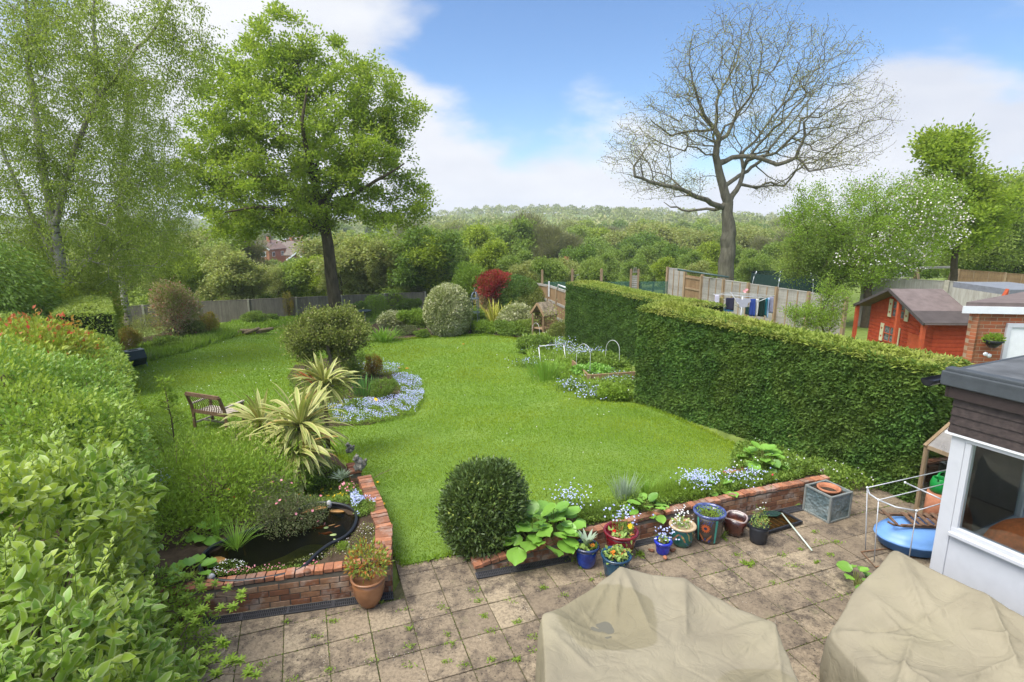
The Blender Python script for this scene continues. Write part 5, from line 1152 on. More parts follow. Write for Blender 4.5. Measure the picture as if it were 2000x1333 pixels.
house('far terrace with red brown roof behind the brick gables', 575, 465, 200, 26, 7, 5, 2.2, .08, M_tile)
house('small dark roofed house right of the oak trunk', 697, 468, 170, 4.5, 6, 4, 1.8, .3, M_tile, M_white)
house('pale roofed bungalow half hidden among trees on the right', 1185, 513, 95, 7, 5, 3, 1.2, 1.35, M_tileg)
house('grey roofed shed corner just left of the trellis post', 1108, 524, 60, 2.8, 3.6, 2.6, 1.4, .9, flat('grey slates', (.12,.13,.15), .8))
# ================================================================ clipped hedges
G['hedge_fine'] = leafmat('fine clipped hedge', [(0, (.02,.06,.014)), (.5, (.035,.095,.02)), (1, (.075,.15,.03))], .2, .6, .15)
def hedge(name, label, poly, ztop, zbot, nside, ntop, lf=.075, m_side=None, m_top=None, vis=None, lump=.05):
    """clipped hedge over a plan outline (counter-clockwise)"""
    e = empty(name, (poly[0][0], poly[0][1], zbot), label, 'hedge'); n = len(poly); P2 = [Vector(p) for p in poly]
    area = sum(P2[i].x*P2[(i+1) % n].y-P2[(i+1) % n].x*P2[i].y for i in range(n))/2; sg = 1 if area > 0 else -1
    cen = sum(P2, Vector((0, 0)))/n; b = MB(); inn = []
    for i in range(n):
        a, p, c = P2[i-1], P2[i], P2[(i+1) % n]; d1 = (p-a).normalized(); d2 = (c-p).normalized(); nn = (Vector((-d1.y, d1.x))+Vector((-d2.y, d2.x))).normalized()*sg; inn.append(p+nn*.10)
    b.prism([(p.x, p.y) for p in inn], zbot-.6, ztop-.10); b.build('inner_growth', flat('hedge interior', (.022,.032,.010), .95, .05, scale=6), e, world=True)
    Ps, Ns = [], []; seg = [((P2[i]), (P2[(i+1) % n])) for i in range(n)]; Ls = np.array([(q-p).length*(vis[i] if vis else 1) for i, (p, q) in enumerate(seg)]); k = rng.choice(n, nside, p=Ls/Ls.sum())
    A = np.array([[*p] for p, q in seg]); B = np.array([[*q] for p, q in seg]); f = rng.random(nside)[:, None]; Q = A[k]*(1-f)+B[k]*f; D = unit(np.concatenate([B[k]-A[k], np.zeros((nside, 1))], 1)); NO = np.stack([D[:, 1], -D[:, 0], D[:, 2]], 1)*sg
    g = gz(Q[:, 0], Q[:, 1]); zb = np.maximum(g-.05, zbot-.5); Z = zb+(ztop-zb)*rng.random(nside); P = np.concatenate([Q, Z[:, None]], 1); lu = fnoise(P, 3.0, 7)*lump+fnoise(P, 9, 8)*lump*.7
    rr_ = np.clip((Z-(ztop-.14))/.14, 0, 1)**2*.08
    P = P+NO*(lu-.03-rr_-np.abs(rng.normal(size=nside))*.04)[:, None]; Ad = NO*.75+rng.normal(size=P.shape)*.45+np.array([0, 0, .35])
    tone = np.clip(.42+fnoise(P, 2.2, 4)*.30+rng.normal(size=nside)*.17, 0, 1)
    leafobj('side_foliage', leaves(P, Ad, NO+rng.normal(size=P.shape)*.5+[0, 0, .5], lf*rng.uniform(.6, 1.5, nside), lf*rng.uniform(.35, .7, nside), 'f', tone), m_side or G['conifer'], e)
    xs_, ys_ = [p.x for p in P2], [p.y for p in P2]; T = []; got = 0
    while got < ntop:
        X = rng.uniform(min(xs_), max(xs_), ntop); Y = rng.uniform(min(ys_), max(ys_), ntop); q = inpoly(X, Y, [(p.x, p.y) for p in P2]); T.append(np.stack([X[q], Y[q]], 1)); got += q.sum()
    T = np.concatenate(T)[:ntop]; d = np.full(ntop, 9.0)
    for i in range(n):
        a = np.array(P2[i]); ab = np.array(P2[(i+1) % n])-a; t_ = np.clip(((T-a)@ab)/(ab@ab), 0, 1); d = np.minimum(d, np.linalg.norm(T-(a+t_[:, None]*ab), axis=1))
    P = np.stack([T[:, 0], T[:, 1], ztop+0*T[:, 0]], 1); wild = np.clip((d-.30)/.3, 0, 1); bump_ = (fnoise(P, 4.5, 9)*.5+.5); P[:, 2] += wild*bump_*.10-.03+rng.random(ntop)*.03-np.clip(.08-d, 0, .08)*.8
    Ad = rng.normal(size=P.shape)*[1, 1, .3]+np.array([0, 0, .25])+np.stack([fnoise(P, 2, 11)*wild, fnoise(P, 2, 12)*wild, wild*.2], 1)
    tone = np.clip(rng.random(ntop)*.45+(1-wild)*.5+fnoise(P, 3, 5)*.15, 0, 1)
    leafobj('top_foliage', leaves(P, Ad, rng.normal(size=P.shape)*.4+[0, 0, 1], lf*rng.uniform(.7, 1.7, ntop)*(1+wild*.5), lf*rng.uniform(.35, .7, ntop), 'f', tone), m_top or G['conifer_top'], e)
    return e
H1a = at(1852, 722, 2.2); H1b = at(1248, 600, 2.2); back1 = at(1893, 706, 2.2); back2 = at(1560, 643, 2.2); back3 = at(1298, 587, 2.2)
near_c = at(1800, 722, 2.2)
hedge('conifer_hedge', 'tall clipped conifer hedge beside the lawn, nearest block with flat top coloured as sky lit', [(H1b.x, H1b.y), (at(1500, 651, 2.2).x, at(1500, 651, 2.2).y), (at(1700, 695, 2.2).x, at(1700, 695, 2.2).y), (H1a.x-.25, H1a.y), (H1a.x+.05, H1a.y+.12), (back1.x, back1.y), (back2.x, back2.y), (back3.x, back3.y)], 2.2, -.05, 130000, 42000, .080, vis=[1, 1, 1, 1, 1, .8, .12, .1, .5][:8])
zt2 = 1.45
h2a = at(1285, 592, zt2); h2b = at(1108, 552, zt2)
A2 = pd(1240, 600, 19.3); B2 = pd(1106, 551, 26.0); zt2 = (pd(1262, 600, 19.3).z+B2.z)/2
B2 = pd(1106, 552, 25.2); A2 = pd(1262, 592, 19.0); zt2 = B2.z; print('hedge2', A2, B2)
Bk = pd(1150, 546, 27.0); Ak = pd(1420, 580, 18.5)
A2g = at(1290, 590, zt2) if True else A2
def onz(px, py, z): v = at(px, py, z); return (v.x, v.y)
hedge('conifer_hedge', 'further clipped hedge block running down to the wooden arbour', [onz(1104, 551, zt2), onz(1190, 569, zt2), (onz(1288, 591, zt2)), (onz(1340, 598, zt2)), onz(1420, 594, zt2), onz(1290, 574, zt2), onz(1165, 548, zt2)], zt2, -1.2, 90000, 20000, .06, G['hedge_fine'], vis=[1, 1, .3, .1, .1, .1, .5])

# left boundary hedge
L0 = (at(247, 690, 1.55).x, at(247, 690, 1.55).y); L1 = (at(224, 655, 1.7).x, at(224, 655, 1.7).y); L2 = (at(203, 560, 1.75).x, at(203, 560, 1.75).y)
def colx(px, Y): return (ray(px, 600)[0]/ray(px, 600)[1]*Y, Y)
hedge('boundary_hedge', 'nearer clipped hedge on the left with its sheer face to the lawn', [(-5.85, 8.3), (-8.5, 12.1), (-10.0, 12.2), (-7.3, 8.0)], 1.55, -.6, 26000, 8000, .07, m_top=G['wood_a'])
hedge('boundary_hedge', 'taller clipped hedge on the left beneath the birch trunks', [(-11.8, 16.5), (-16.9, 23.4), (-18.6, 23.6), (-13.4, 16.2)], 1.75, -1.2, 22000, 8000, .085, G['wood_a'], G['wood_a'])

# ================================================================ shrubs
def stems(n, c, top, spread, r=.012, seed=0, k=5):
    q = random.Random(seed); b = MB()
    for i in range(n):
        a = q.uniform(0, 6.28); s_ = q.uniform(.3, 1)*spread; m_ = Vector((c[0]+math.cos(a)*s_*.4, c[1]+math.sin(a)*s_*.4, c[2]+(top-c[2])*.5)); e_ = Vector((c[0]+math.cos(a)*s_, c[1]+math.sin(a)*s_, top*q.uniform(.85, 1)))
        b.tube([Vector(c)+Vector((math.cos(a)*.03, math.sin(a)*.03, -.08)), m_, e_], [r, r*.75, r*.3], k)
    return b
def shrub(name, label, lobes, n, leaf, lm, wid=.55, kind='f', power=.35, lump=.12, ls=2.5, up=.3, cat='shrub', zmin=None, group=None, base=None, stem=8, shoots=0, flowers=None, seed=1, bark=None, thin=-9):
    L_ = np.array(lobes, float); c = L_[:, :3].mean(0); zb = base if base is not None else gzp(c[0], c[1]); e = empty(name, (c[0], c[1], zb), label, cat, group=group)
    P, Nn = lobes_pts(lobes, n, power, lump, ls, seed, zmin if zmin is not None else zb-.02)
    if thin > -5: k = fnoise(P, ls*2, seed+9) > thin; P, Nn = P[k], Nn[k]
    m_ = len(P); A = Nn+rng.normal(size=P.shape)*(.95 if kind == 'n' else .6)+np.array([0, 0, up]); tone = np.clip(.48+fnoise(P, ls*1.5, seed+1)*.25+rng.normal(size=m_)*(.32 if kind == 'n' else .22), 0, 1)
    leafobj('foliage', leaves(P, A, Nn*.6+rng.normal(size=P.shape)*(.75 if kind == 'n' else .45)+[0, 0, .6], leaf*rng.uniform(.65, 1.3, m_), leaf*wid*rng.uniform(.8, 1.2, m_), kind, tone), lm, e)
    if stem: stems(stem, (c[0], c[1], zb), c[2]+L_[:, 5].max()*.5, L_[:, 3].max()*.8, .012+.006*L_[:, 5].max(), seed).build('stems', bark or B_twig, e, world=True)
    if flowers:
        for (pm, nf, sz, nm) in flowers:
            F_, FN = lobes_pts(lobes, nf, .08, lump, ls, seed, zb+.05); F_ = F_+FN*leaf*.5
            leafobj(nm, rosette(F_, FN*.6+rng.normal(size=F_.shape)*.3+[0, 0, .7], sz), pm, e)
    return e
def rosette(P, Nn, size, petals=5):
    """small open flowers: five petals each"""
    n = len(P); Nn = unit(Nn); X = unit(np.cross(Nn, rdir(n))); Yv = np.cross(Nn, X); size = np.broadcast_to(np.asarray(size, float), (n,)); out = []
    r_ = rng.random(n)
    for k in range(petals):
        a = 2*math.pi*k/petals; A = X*math.cos(a)+Yv*math.sin(a)+Nn*.2; out.append(leaves(P, A, Nn, size*.5, size*.42, 'q', r_))
    return join(out)
def L1_(px, py, Y, rx, ry=None, rz=None, dz=0):
    c = pd(px, py, Y); return (c.x, c.y, c.z+dz, rx, ry or rx, rz or rx)
def gl(px, py, rx, ry, rz, up=.5, dz=0.0):
    """a lobe standing on the ground at a photo pixel"""
    g = ground(px, py, dz); return (g.x, g.y, g.z+rz*up, rx, ry, rz)

# --- big foreground shrub bottom left
nl_ = [(-3.05, 2.2, 1.35, .75, .8, .85), (-3.35, 3.1, 1.35, .75, .8, .8), (-2.95, 3.0, .7, .65, .65, .7), (-4.25, 4.3, 1.5, .85, .9, .8), (-3.75, 4.0, .85, .75, .75, .8), (-3.35, 3.8, .35, .6, .6, .55), (-4.75, 5.3, 1.35, .8, .9, .85), (-2.6, 2.4, .6, .6, .6, .7), (-4.9, 3.6, 1.5, .9, 1.0, .8), (-4.2, 2.0, 1.3, .9, .9, .9), (-4.3, 5.1, .7, .6, .6, .6)]
for _ in range(46):
    c_ = random.choice(nl_[:11]); d_ = Vector((random.gauss(.3, 1), random.gauss(-.2, 1), abs(random.gauss(0, 1)))).normalized(); r_ = random.uniform(.18, .36); nl_.append((c_[0]+d_.x*c_[3]*.92, c_[1]+d_.y*c_[4]*.92, c_[2]+d_.z*c_[5]*.92, r_, r_, r_))
shrub('laurel_shrub', 'large pale green broadleaf shrub filling the lower left corner', nl_, 20000, .112, G['near'], .56, 'n', .22, .13, 3.5, .55, base=0, stem=26, seed=3)
# upright young shoots over its surface
P_, N_ = lobes_pts(nl_, 420, .05, .1, 3.5, 3, .6); k_ = N_[:, 2] > .1; P_ = P_[k_]; sb = MB(); sl = []
for p in P_:
    d = Vector((random.gauss(0, .25), random.gauss(0, .25), 1)).normalized(); h_ = random.uniform(.12, .38); q = Vector(p); sb.tube([q-d*.1, q+d*h_], [.004, .002], 4, cap=False)
    m_ = int(h_/.022)+3; t_ = np.linspace(0, 1, m_); PP = np.array([q+d*h_*t for t in t_]); a = rng.uniform(0, 6.28)+np.arange(m_)*2.4; AA = np.stack([np.cos(a), np.sin(a), .45+t_*1.1], 1); sl.append(leaves(PP, AA, np.tile([0, 0, 1.], (m_, 1))+AA*-.3, .075*(1-.45*t_), .040*(1-.4*t_), 'n', np.clip(.6+.4*t_*rng.random(m_), 0, 1)))
so = bpy.data.objects['laurel_shrub']; leafobj('young_shoots', join(sl), G['near'], so); sb.build('shoot_stems', flat('green stem', (.16,.22,.05), .6), so, world=True)
# arching willowy shoots over the slabs
ee = empty('rhododendron_shoots', (-2.2, 3.9, 0), 'loose leafy branches with whorled leaves hanging over the drain', 'shrub'); sb = MB(); sl = []
for (px, py, z0, px2, py2, z2) in ((330, 1290, .5, 400, 1190, .75), (340, 1240, .5, 455, 1185, .8), (330, 1180, .5, 470, 1168, .8), (340, 1310, .4, 440, 1260, .6), (360, 1330, .3, 470, 1290, .5), (380, 1345, .3, 500, 1318, .45), (320, 1150, .5, 420, 1140, .7), (300, 1120, .5, 395, 1150, .75), (350, 1275, .4, 420, 1315, .5), (300, 1200, .4, 380, 1215, .7)):
    a = at(px, py, z0); c = at(px2, py2, z2); m_ = (a+c)/2+Vector((0, 0, .08)); sb.tube([a, m_, c], [.006, .005, .003], 5)
    for t in (.35, .55, .75, .9, 1.0):
        q = a.lerp(m_, t*2) if t < .5 else m_.lerp(c, t*2-1); side_ = Vector((random.gauss(0, .05), random.gauss(0, .05), random.uniform(0, .06))) if t < 1 else Vector(); e2 = q+side_; sb.tube([q, e2], .002, 4, cap=False) if side_.length > .01 else None
        for w_ in range(2): kk = 7; an = rng.uniform(0, 6.28)+np.arange(kk)*6.28/kk; PP = np.tile(np.array(e2), (kk, 1))+[0, 0, -.02*w_]; AA = np.stack([np.cos(an), np.sin(an), np.full(kk, .35+.3*(1-w_))], 1)+rng.normal(size=(kk, 3))*.15; sl.append(leaves(PP, AA, np.tile([0, 0, 1.], (kk, 1)), .062, .020, 'n', rng.uniform(.45, 1, kk)))
leafobj('foliage', join(sl), G['lime'], ee); sb.build('stems', B_twig, ee, world=True)
shrub('evergreen_shrub', 'low green shrub spilling over the left end of the pond wall', [(-3.55, 4.9, .25, .55, .5, .45), (-3.3, 4.35, .2, .45, .45, .4), (-3.9, 5.35, .35, .5, .45, .4)], 5200, .05, G['lime'], .42, 'n', .3, .15, 5, .5, base=0, stem=8, seed=12)
# --- shrubs further up the left side
sh2 = [L1_(130, 800, 7.6, .85, .9, .75), L1_(40, 800, 7.4, 1.0, .9, .8), L1_(150, 745, 9.4, .8, .9, .55), L1_(80, 750, 9.2, .9, .9, .55), L1_(195, 870, 6.8, .55, .6, .75), L1_(60, 870, 6.2, 1.0, .8, .75), L1_(165, 900, 6.2, .7, .7, .8), L1_(-30, 800, 6.6, .9, .9, .9)]
shrub('laurel_shrub', 'middle mass of glossy green shrubs along the left boundary', sh2, 34000, .062, G['near'], .58, 'f', .25, .14, 3, .5, base=-.3, stem=14, seed=5)
sh3 = [L1_(60, 700, 9.2, .95, .8, .62), L1_(20, 745, 8.0, .8, .7, .6), L1_(110, 690, 10, .7, .7, .45)]
shrub('bronze_shrub', 'yellow green shrub with orange and red young tips at the left edge', sh3, 9500, .085, G['photinia'], .62, 'f', .3, .18, 3.5, .7, base=-.4, stem=10, seed=6)
P_, N_ = lobes_pts([(x, y, z+.12, a, b_, c_) for x, y, z, a, b_, c_ in sh3[:1]+sh3[2:]], 700, .1, .18, 3.5, 6); k_ = (P_[:, 2] > sh3[0][2]+.36); P_ = P_[k_]; leafobj('red_tips', leaves(P_, rng.normal(size=P_.shape)*.6+[0, 0, .8], rdir(len(P_))+[0, 0, 1], .09, .05, 'f', rng.uniform(.86, 1, len(P_))), G['photinia'], bpy.data.objects['bronze_shrub'])
shrub('hedge_shrub', 'mixed green shrubs below the birch trunk', [L1_(135, 690, 13.5, 1.1, 1.1, .5), L1_(70, 690, 13, 1.3, 1, .6), L1_(0, 665, 14, 1.3, 1, .7), L1_(178, 705, 12.4, .55, .8, .4)], 20000, .075, G['wood_a'], .6, 'f', .3, .15, 2.5, .5, base=-.8, stem=8, seed=7)
shrub('yellow_shrub', 'yellowish trailing shrub at the foot of the birch trunk', [L1_(150, 620, 20, 1.6, 1, .9), L1_(60, 600, 19.5, 1.8, 1, 1.2), L1_(185, 590, 22, .9, 1, 1.4)], 20000, .09, G['wood_b'], .6, 'f', .35, .2, 2, .2, base=-1.2, stem=6, seed=8)
for i, (px, py, Y) in enumerate(((6, 1190, 0), (84, 755, 6.9), (8, 742, 6.6))):
    if i == 0: continue
    p = pd(px, py, Y); P_ = np.array(p)+rng.normal(size=(160, 3))*.035; e_ = tag(leafobj('dried_seedhead', leaves(P_, rdir(160), rdir(160), .03, .012, 'q'), flat('dried brown flowers', (.10,.05,.04), .9)), 'brown dried flower head, %s of the two above the left shrubs' % ('right' if i == 1 else 'left'), 'seed head')

# --- light green deciduous shrub by the pond, with sapling
az = [(-4.7, 7.7, .55, .85, .75, .60), (-4.0, 7.5, .60, .85, .75, .62), (-4.6, 8.7, .45, .9, .8, .60), (-3.9, 8.5, .45, .7, .7, .55), (-5.3, 8.6, .30, .7, .8, .6), (-4.5, 6.9, .40, .65, .5, .5), (-5.2, 7.4, .3, .55, .6, .5)]
shrub('azalea_shrub', 'broad light green azalea shrub with bare tan twigs beside the pond', az, 30000, .062, G['lime'], .36, 'f', .25, .2, 4, .55, base=.1, stem=22, seed=13, bark=B_tan, flowers=[(P_red, 14, .05, 'flowers')])
P_, N_ = lobes_pts(az, 60, .02, .1, 4, 13, .7); sb = MB(); sl = []
for p in P_:
    d = Vector((random.gauss(0, .35), random.gauss(0, .35), 1)).normalized(); q = Vector(p); h_ = random.uniform(.1, .28); sb.tube([q-d*.15, q+d*h_], [.004, .0015], 4, cap=False); m_ = 12; t_ = np.linspace(.1, 1, m_); a = np.arange(m_)*2.4; PP = np.array([q+d*h_*t for t in t_]); AA = np.stack([np.cos(a), np.sin(a), .8+t_], 1); sl.append(leaves(PP, AA, np.tile([0, 0, 1.], (m_, 1)), .055, .018, 'f', rng.uniform(.4, 1, m_)))
ao = bpy.data.objects['azalea_shrub']; leafobj('young_shoots', join(sl), G['lime'], ao); sb.build('shoot_stems', B_tan, ao, world=True)
sp = pd(345, 895, 9.0); st = pd(318, 742, 9.0); e_ = empty('sapling', tuple(sp), 'thin upright sapling with fresh yellow green leaves left of the bench', 'sapling'); b = MB(); b.tube([sp-Vector((0, 0, .5)), sp.lerp(st, .5)+Vector((.03, 0, 0)), st], [.014, .010, .004], 6)
sl = []
for i in range(34):
    t = random.uniform(.22, 1); q = sp.lerp(st, t); a = random.uniform(0, 6.28); d = Vector((math.cos(a), math.sin(a), .55)); l_ = (.30*(1-t)+.09)*random.uniform(.7, 1.2); b.tube([q, q+d*l_], [.004, .0015], 4, cap=False); m_ = 22; f = rng.uniform(.2, 1, m_)[:, None]; PP = np.array(q)+np.array(d)*l_*f+rng.normal(size=(m_, 3))*.025; sl.append(leaves(PP, rng.normal(size=(m_, 3))*.6+np.array(d), rdir(m_)+[0, 0, 1], .06, .026, 'f', np.clip(rng.random(m_)*.5+t*.6, 0, 1)))
b.build('trunk', B_twig, e_, world=True); leafobj('foliage', join(sl), G['lime'], e_)
shrub('azalea_shrub', 'low dull leaved azalea with a few pink flowers overhanging the pond', [(-3.05, 6.95, .52, .42, .36, .30), (-3.35, 7.25, .60, .35, .35, .34), (-2.78, 7.05, .50, .26, .26, .22)], 7500, .028, G['rhodo'], .5, 'f', .4, .2, 8, .4, base=.32, stem=10, seed=14, flowers=[(P_pink, 14, .045, 'flowers')])

# --- the strappy cordyline clump
def straps(name, label, heads, n, Ln, Wd, arch, mat, cat, stemr=.05, kind_tone=None, group=None):
    g0 = heads[0]; e = empty(name, (g0[0].x, g0[0].y, g0[1]), label, cat, group=group); out = []; b = MB(); 
    for hd, zb, sc_ in heads:
        k = int(n*sc_); u = rng.random(k); a = rng.uniform(0, 6.28, k); el = np.where(u < .12, rng.uniform(.9, 1.4, k), rng.uniform(-.6, .75, k)); D = np.stack([np.cos(a)*np.cos(el), np.sin(a)*np.cos(el), np.sin(el)], 1)
        P = np.array(hd)+D*.04+np.array([0, 0, 1])*rng.uniform(-.14, .06, k)[:, None]
        out.append(ribbon(P, D, Ln*sc_**.5*rng.uniform(.75, 1.15, k), Wd*rng.uniform(.8, 1.15, k), arch*rng.uniform(.3, 1.5, k), 6, tw=.25, taper=.6, widest=.45)); b.tube([(hd.x, hd.y, zb-.1), (hd.x, hd.y, hd.z)], [stemr, stemr*.8], 8)
    leafobj('leaves', join(out), mat, e); b.build('stems', flat('fibrous stem', (.14,.10,.06), .95, .1, scale=25, bump=.6), e, world=True); return e
Yq = 9.6
straps('cordyline', 'large cream striped cordyline clump with several spiky heads', [(pd(586, 832, 9.1), -.1, 1.5), (pd(512, 828, 9.5), -.1, .9), (pd(632, 748, 10.9), -.1, 1.0), (pd(578, 880, 8.7), -.1, .9)], 100, .74, .078, 1.4, G['cordy'], 'cordyline')
p = pd(628, 752, 10.8); o_ = tag(leafobj('dried_flower_spike', ribbon(np.array(p)+rng.normal(size=(9, 3))*[.05, .05, .02]+[-.15, 0, .05], np.tile([-.75, 0, .55], (9, 1))+rng.normal(size=(9, 3))*.12, .38, .045, .2, 5, taper=.6), flat('orange dead leaf', (.50,.17,.05), .7)), 'fan of orange dead leaves at the top of the cordyline', 'dead leaves')
# --- phormium, iris, day lily
def tuft(name, label, px, py, n, Ln, Wd, arch, mat, cat, spread=.12, el0=.7, el1=1.5, group=None, dz=0.0, at3=None, sx=1, segs=5):
    g = at3 if at3 is not None else ground(px, py, dz); e = empty(name, tuple(g), label, cat, group=group); a = rng.uniform(0, 6.28, n); el = rng.uniform(el0, el1, n); D = np.stack([np.cos(a)*np.cos(el), np.sin(a)*np.cos(el), np.sin(el)], 1); P = np.array(g)+np.stack([np.cos(a), np.sin(a), 0*a], 1)*rng.uniform(0, spread, n)[:, None]*[sx, 1, 1]
    leafobj('leaves', ribbon(P, D, Ln*rng.uniform(.6, 1.1, n), Wd*rng.uniform(.7, 1.1, n), arch*rng.uniform(.4, 1.3, n), segs), mat, e); return e
tuft('iris', 'clump of upright blue green iris leaves in the island bed', 712, 775, 110, .66, .028, .22, G['blade'], 'iris', .26, 1.05, 1.5, sx=1.6)
tuft('day_lily', 'arching bright green day lily clump by the back bed', 750, 668, 150, .95, .045, 1.5, G['blade_l'], 'day lily', .4, .6, 1.4, sx=1.5)
tuft('phormium', 'yellow striped phormium under the red shrub', 965, 640, 70, 1.75, .10, 1.0, G['gold'], 'phormium', .3, .6, 1.4)
tuft('phormium', 'second striped phormium fan right of the red shrub base', 985, 640, 40, 1.6, .09, .8, G['gold'], 'phormium', .2, .8, 1.4)
tuft('sedge', 'fine green sedge tuft leaning over the pond rim', 0, 0, 90, .42, .007, 1.5, G['blade_l'], 'sedge', .05, .6, 1.4, at3=at(462, 1072, .36))
tuft('chives', 'blue green grassy clump in the wall bed', 0, 0, 170, .42, .010, .35, G['silver'], 'grass clump', .15, 1.0, 1.5, at3=at(1218, 975, .28)-Vector((0, 0, .02)))
tuft('chives', 'smaller grassy tuft right of the blue green clump', 0, 0, 60, .34, .010, .5, G['blade_l'], 'grass clump', .08, 1.0, 1.5, at3=at(1262, 968, .28)-Vector((0, 0, .02)))
tuft('rush', 'thin upright rush stems by the pond', 0, 0, 14, .62, .012, .1, G['blade_l'], 'rush', .03, 1.3, 1.5, at3=at(428, 1062, .36))

# --- island bed
gT = ground(640, 745)
lob = [L1_(640, 640, 17.5, 1.15, 1.1, .62), L1_(600, 660, 17.2, .75, .9, .62), L1_(688, 660, 17.2, .6, .8, .55), L1_(640, 690, 17.3, .9, .9, .42), L1_(665, 625, 17.8, .7, .8, .4)]
pt_, _ = lobes_pts(lob, 420, .5); pt_ = chew(pt_, 2.5, -.4)
b0 = [tuple(pd(655, 745, 17.2)), tuple(pd(648, 712, 17.2)), tuple(pd(640, 675, 17.3))]; b0[0] = (b0[0][0], b0[0][1], gzp(b0[0][0], b0[0][1])-.05)
gs_, _ = tree('gnarled_shrub', 'rounded standard shrub on gnarled stems in the island bed', [(b0, [.07, .06, .05]), ([b0[0], tuple(pd(618, 705, 17.0)), tuple(pd(598, 665, 17.1))], [.06, .05, .03]), ([b0[1], tuple(pd(680, 700, 17.2)), tuple(pd(690, 665, 17.2))], [.05, .04, .03])], pt_, G['olive'], B_grey, 25000, .075, .10, seg=.15, jit=.03, tip=.004, kind='f')
gs_['category'] = 'shrub'
def shp(name, label, px, py, w, h, n, leaf, mat, **k):
    """a rounded shrub standing at a photo pixel, width and height in metres"""
    g = ground(px, py); q = random.Random(int(px*7+py)); lb_ = [(g.x, g.y, g.z+h*.45, w*.42, w*.4, h*.52)]+([(g.x+q.uniform(-.38, .38)*w, g.y+q.uniform(-.3, .2)*w, g.z+h*q.uniform(.3, .82), w*q.uniform(.12, .22), w*.18, h*q.uniform(.14, .26)) for _ in range(9)] if 'dome' not in name else [])
    return shrub(name, label, lb_, n, leaf, mat, seed=int(px+py) % 50, **{'lump': .22, 'power': .5, **k})
shp('evergreen_shrub', 'dark small leaved shrub behind the iris leaves', 690, 738, .9, .9, 5200, .045, G['mid'])
shp('nandina', 'rusty orange topped shrub in the island bed', 732, 736, .65, .85, 3200, .06, G['rust'], wid=.3, up=.9)
shp('spiraea', 'rounded fresh green shrub among the blue flowers', 752, 778, .85, .62, 5200, .035, G['mid'])
shp('green_perennial', 'leafy green mound at the back of the blue flowers', 700, 800, .7, .3, 2200, .05, G['mid'], stem=0)
def meadow(name, label, poly_px, n_leaf, n_fl, hl, hf, leaf, fl, lm, pm, cat='flowers', zf=None, dz=0.0, group=None, world=None, bud=None, clump=.0):
    poly = world if world else [xy(*p) for p in poly_px]; A = np.array(poly)
    def pts(n, th=-9):
        out = []; got = 0
        while got < n:
            X = rng.uniform(A[:, 0].min(), A[:, 0].max(), n+20); Y = rng.uniform(A[:, 1].min(), A[:, 1].max(), n+20); k = inpoly(X, Y, poly)
            if th > -5: k &= fnoise(np.stack([X, Y, X*0], 1), 5, 2) > th
            out.append(np.stack([X[k], Y[k]], 1)); got += k.sum()
        return np.concatenate(out)[:n]
    c = A.mean(0); z0 = (zf or gz)(np.array([c[0]]), np.array([c[1]]))[0]+dz; e = empty(name, (c[0], c[1], float(z0)), label, cat, group=group)
    Q = pts(n_leaf); Z = (zf or gz)(Q[:, 0], Q[:, 1])+dz; hump = .6+.4*fnoise(np.stack([Q[:, 0], Q[:, 1], Z*0], 1), 4, 6); P = np.stack([Q[:, 0], Q[:, 1], Z+rng.random(n_leaf)*hl*hump], 1)
    leafobj('foliage', leaves(P, rng.normal(size=P.shape)*.8+[0, 0, .6], rng.normal(size=P.shape)*.5+[0, 0, 1], leaf*rng.uniform(.6, 1.3, n_leaf), leaf*.45, 'f'), lm, e)
    if n_fl:
        Q = pts(n_fl, clump); Z = (zf or gz)(Q[:, 0], Q[:, 1])+dz; hump = .6+.4*fnoise(np.stack([Q[:, 0], Q[:, 1], Z*0], 1), 4, 6); P = np.stack([Q[:, 0], Q[:, 1], Z+hl*hump+rng.random(n_fl)*(hf-hl)], 1)
        leafobj('blossom', rosette(P, rng.normal(size=P.shape)*.5+[0, -.3, 1], fl), pm, e)
    return e
meadow('forget_me_nots', 'drift of pale blue forget me nots edging the island bed', [(655,830),(700,834),(760,826),(810,812),(830,782),(822,750),(790,735),(765,742),(785,770),(775,790),(720,790),(665,800),(640,812)], 18000, 4300, .22, .36, .045, .026, G['lime'], P_blue, clump=-.25)
meadow('forget_me_nots', 'small patch of blue flowers behind the gnarled shrub stems', [(700,738),(770,735),(790,722),(750,712),(700,715)], 2600, 700, .22, .34, .04, .03, G['lime'], P_blue, clump=-.2)
meadow('mixed_perennials', 'green perennials around the gnarled stems', [(560,745),(600,725),(650,735),(680,770),(690,800),(640,815),(590,800)], 5200, 60, .3, .4, .06, .03, G['mid'], P_purple)
for i, (px, py, pm, lb_, s_) in enumerate(((678, 742, P_red, 'single red tulip beside the iris leaves', .07), (736, 781, P_yellow, 'yellow flower among the blue forget me nots', .09), (688, 757, P_purple, 'small purple flower head left of the iris', .08), (961, 641, P_red, 'single dark red flower under the red shrub', .16))):
    p = ground(px, py+(22 if i < 3 else 8)); e_ = empty('flower', tuple(p), lb_, 'flower'); h_ = pd(px, py, p.y).z; b = MB(); b.tube([p, (p.x, p.y, h_)], .004, 5); b.build('stem', G['blade_l'], e_, world=True)
    leafobj('petals', rosette(np.array([[p.x, p.y, h_]]*3)+rng.normal(size=(3, 3))*.012, np.array([[0, -.6, .8]]*3)+rng.normal(size=(3, 3))*.3, s_), pm, e_)

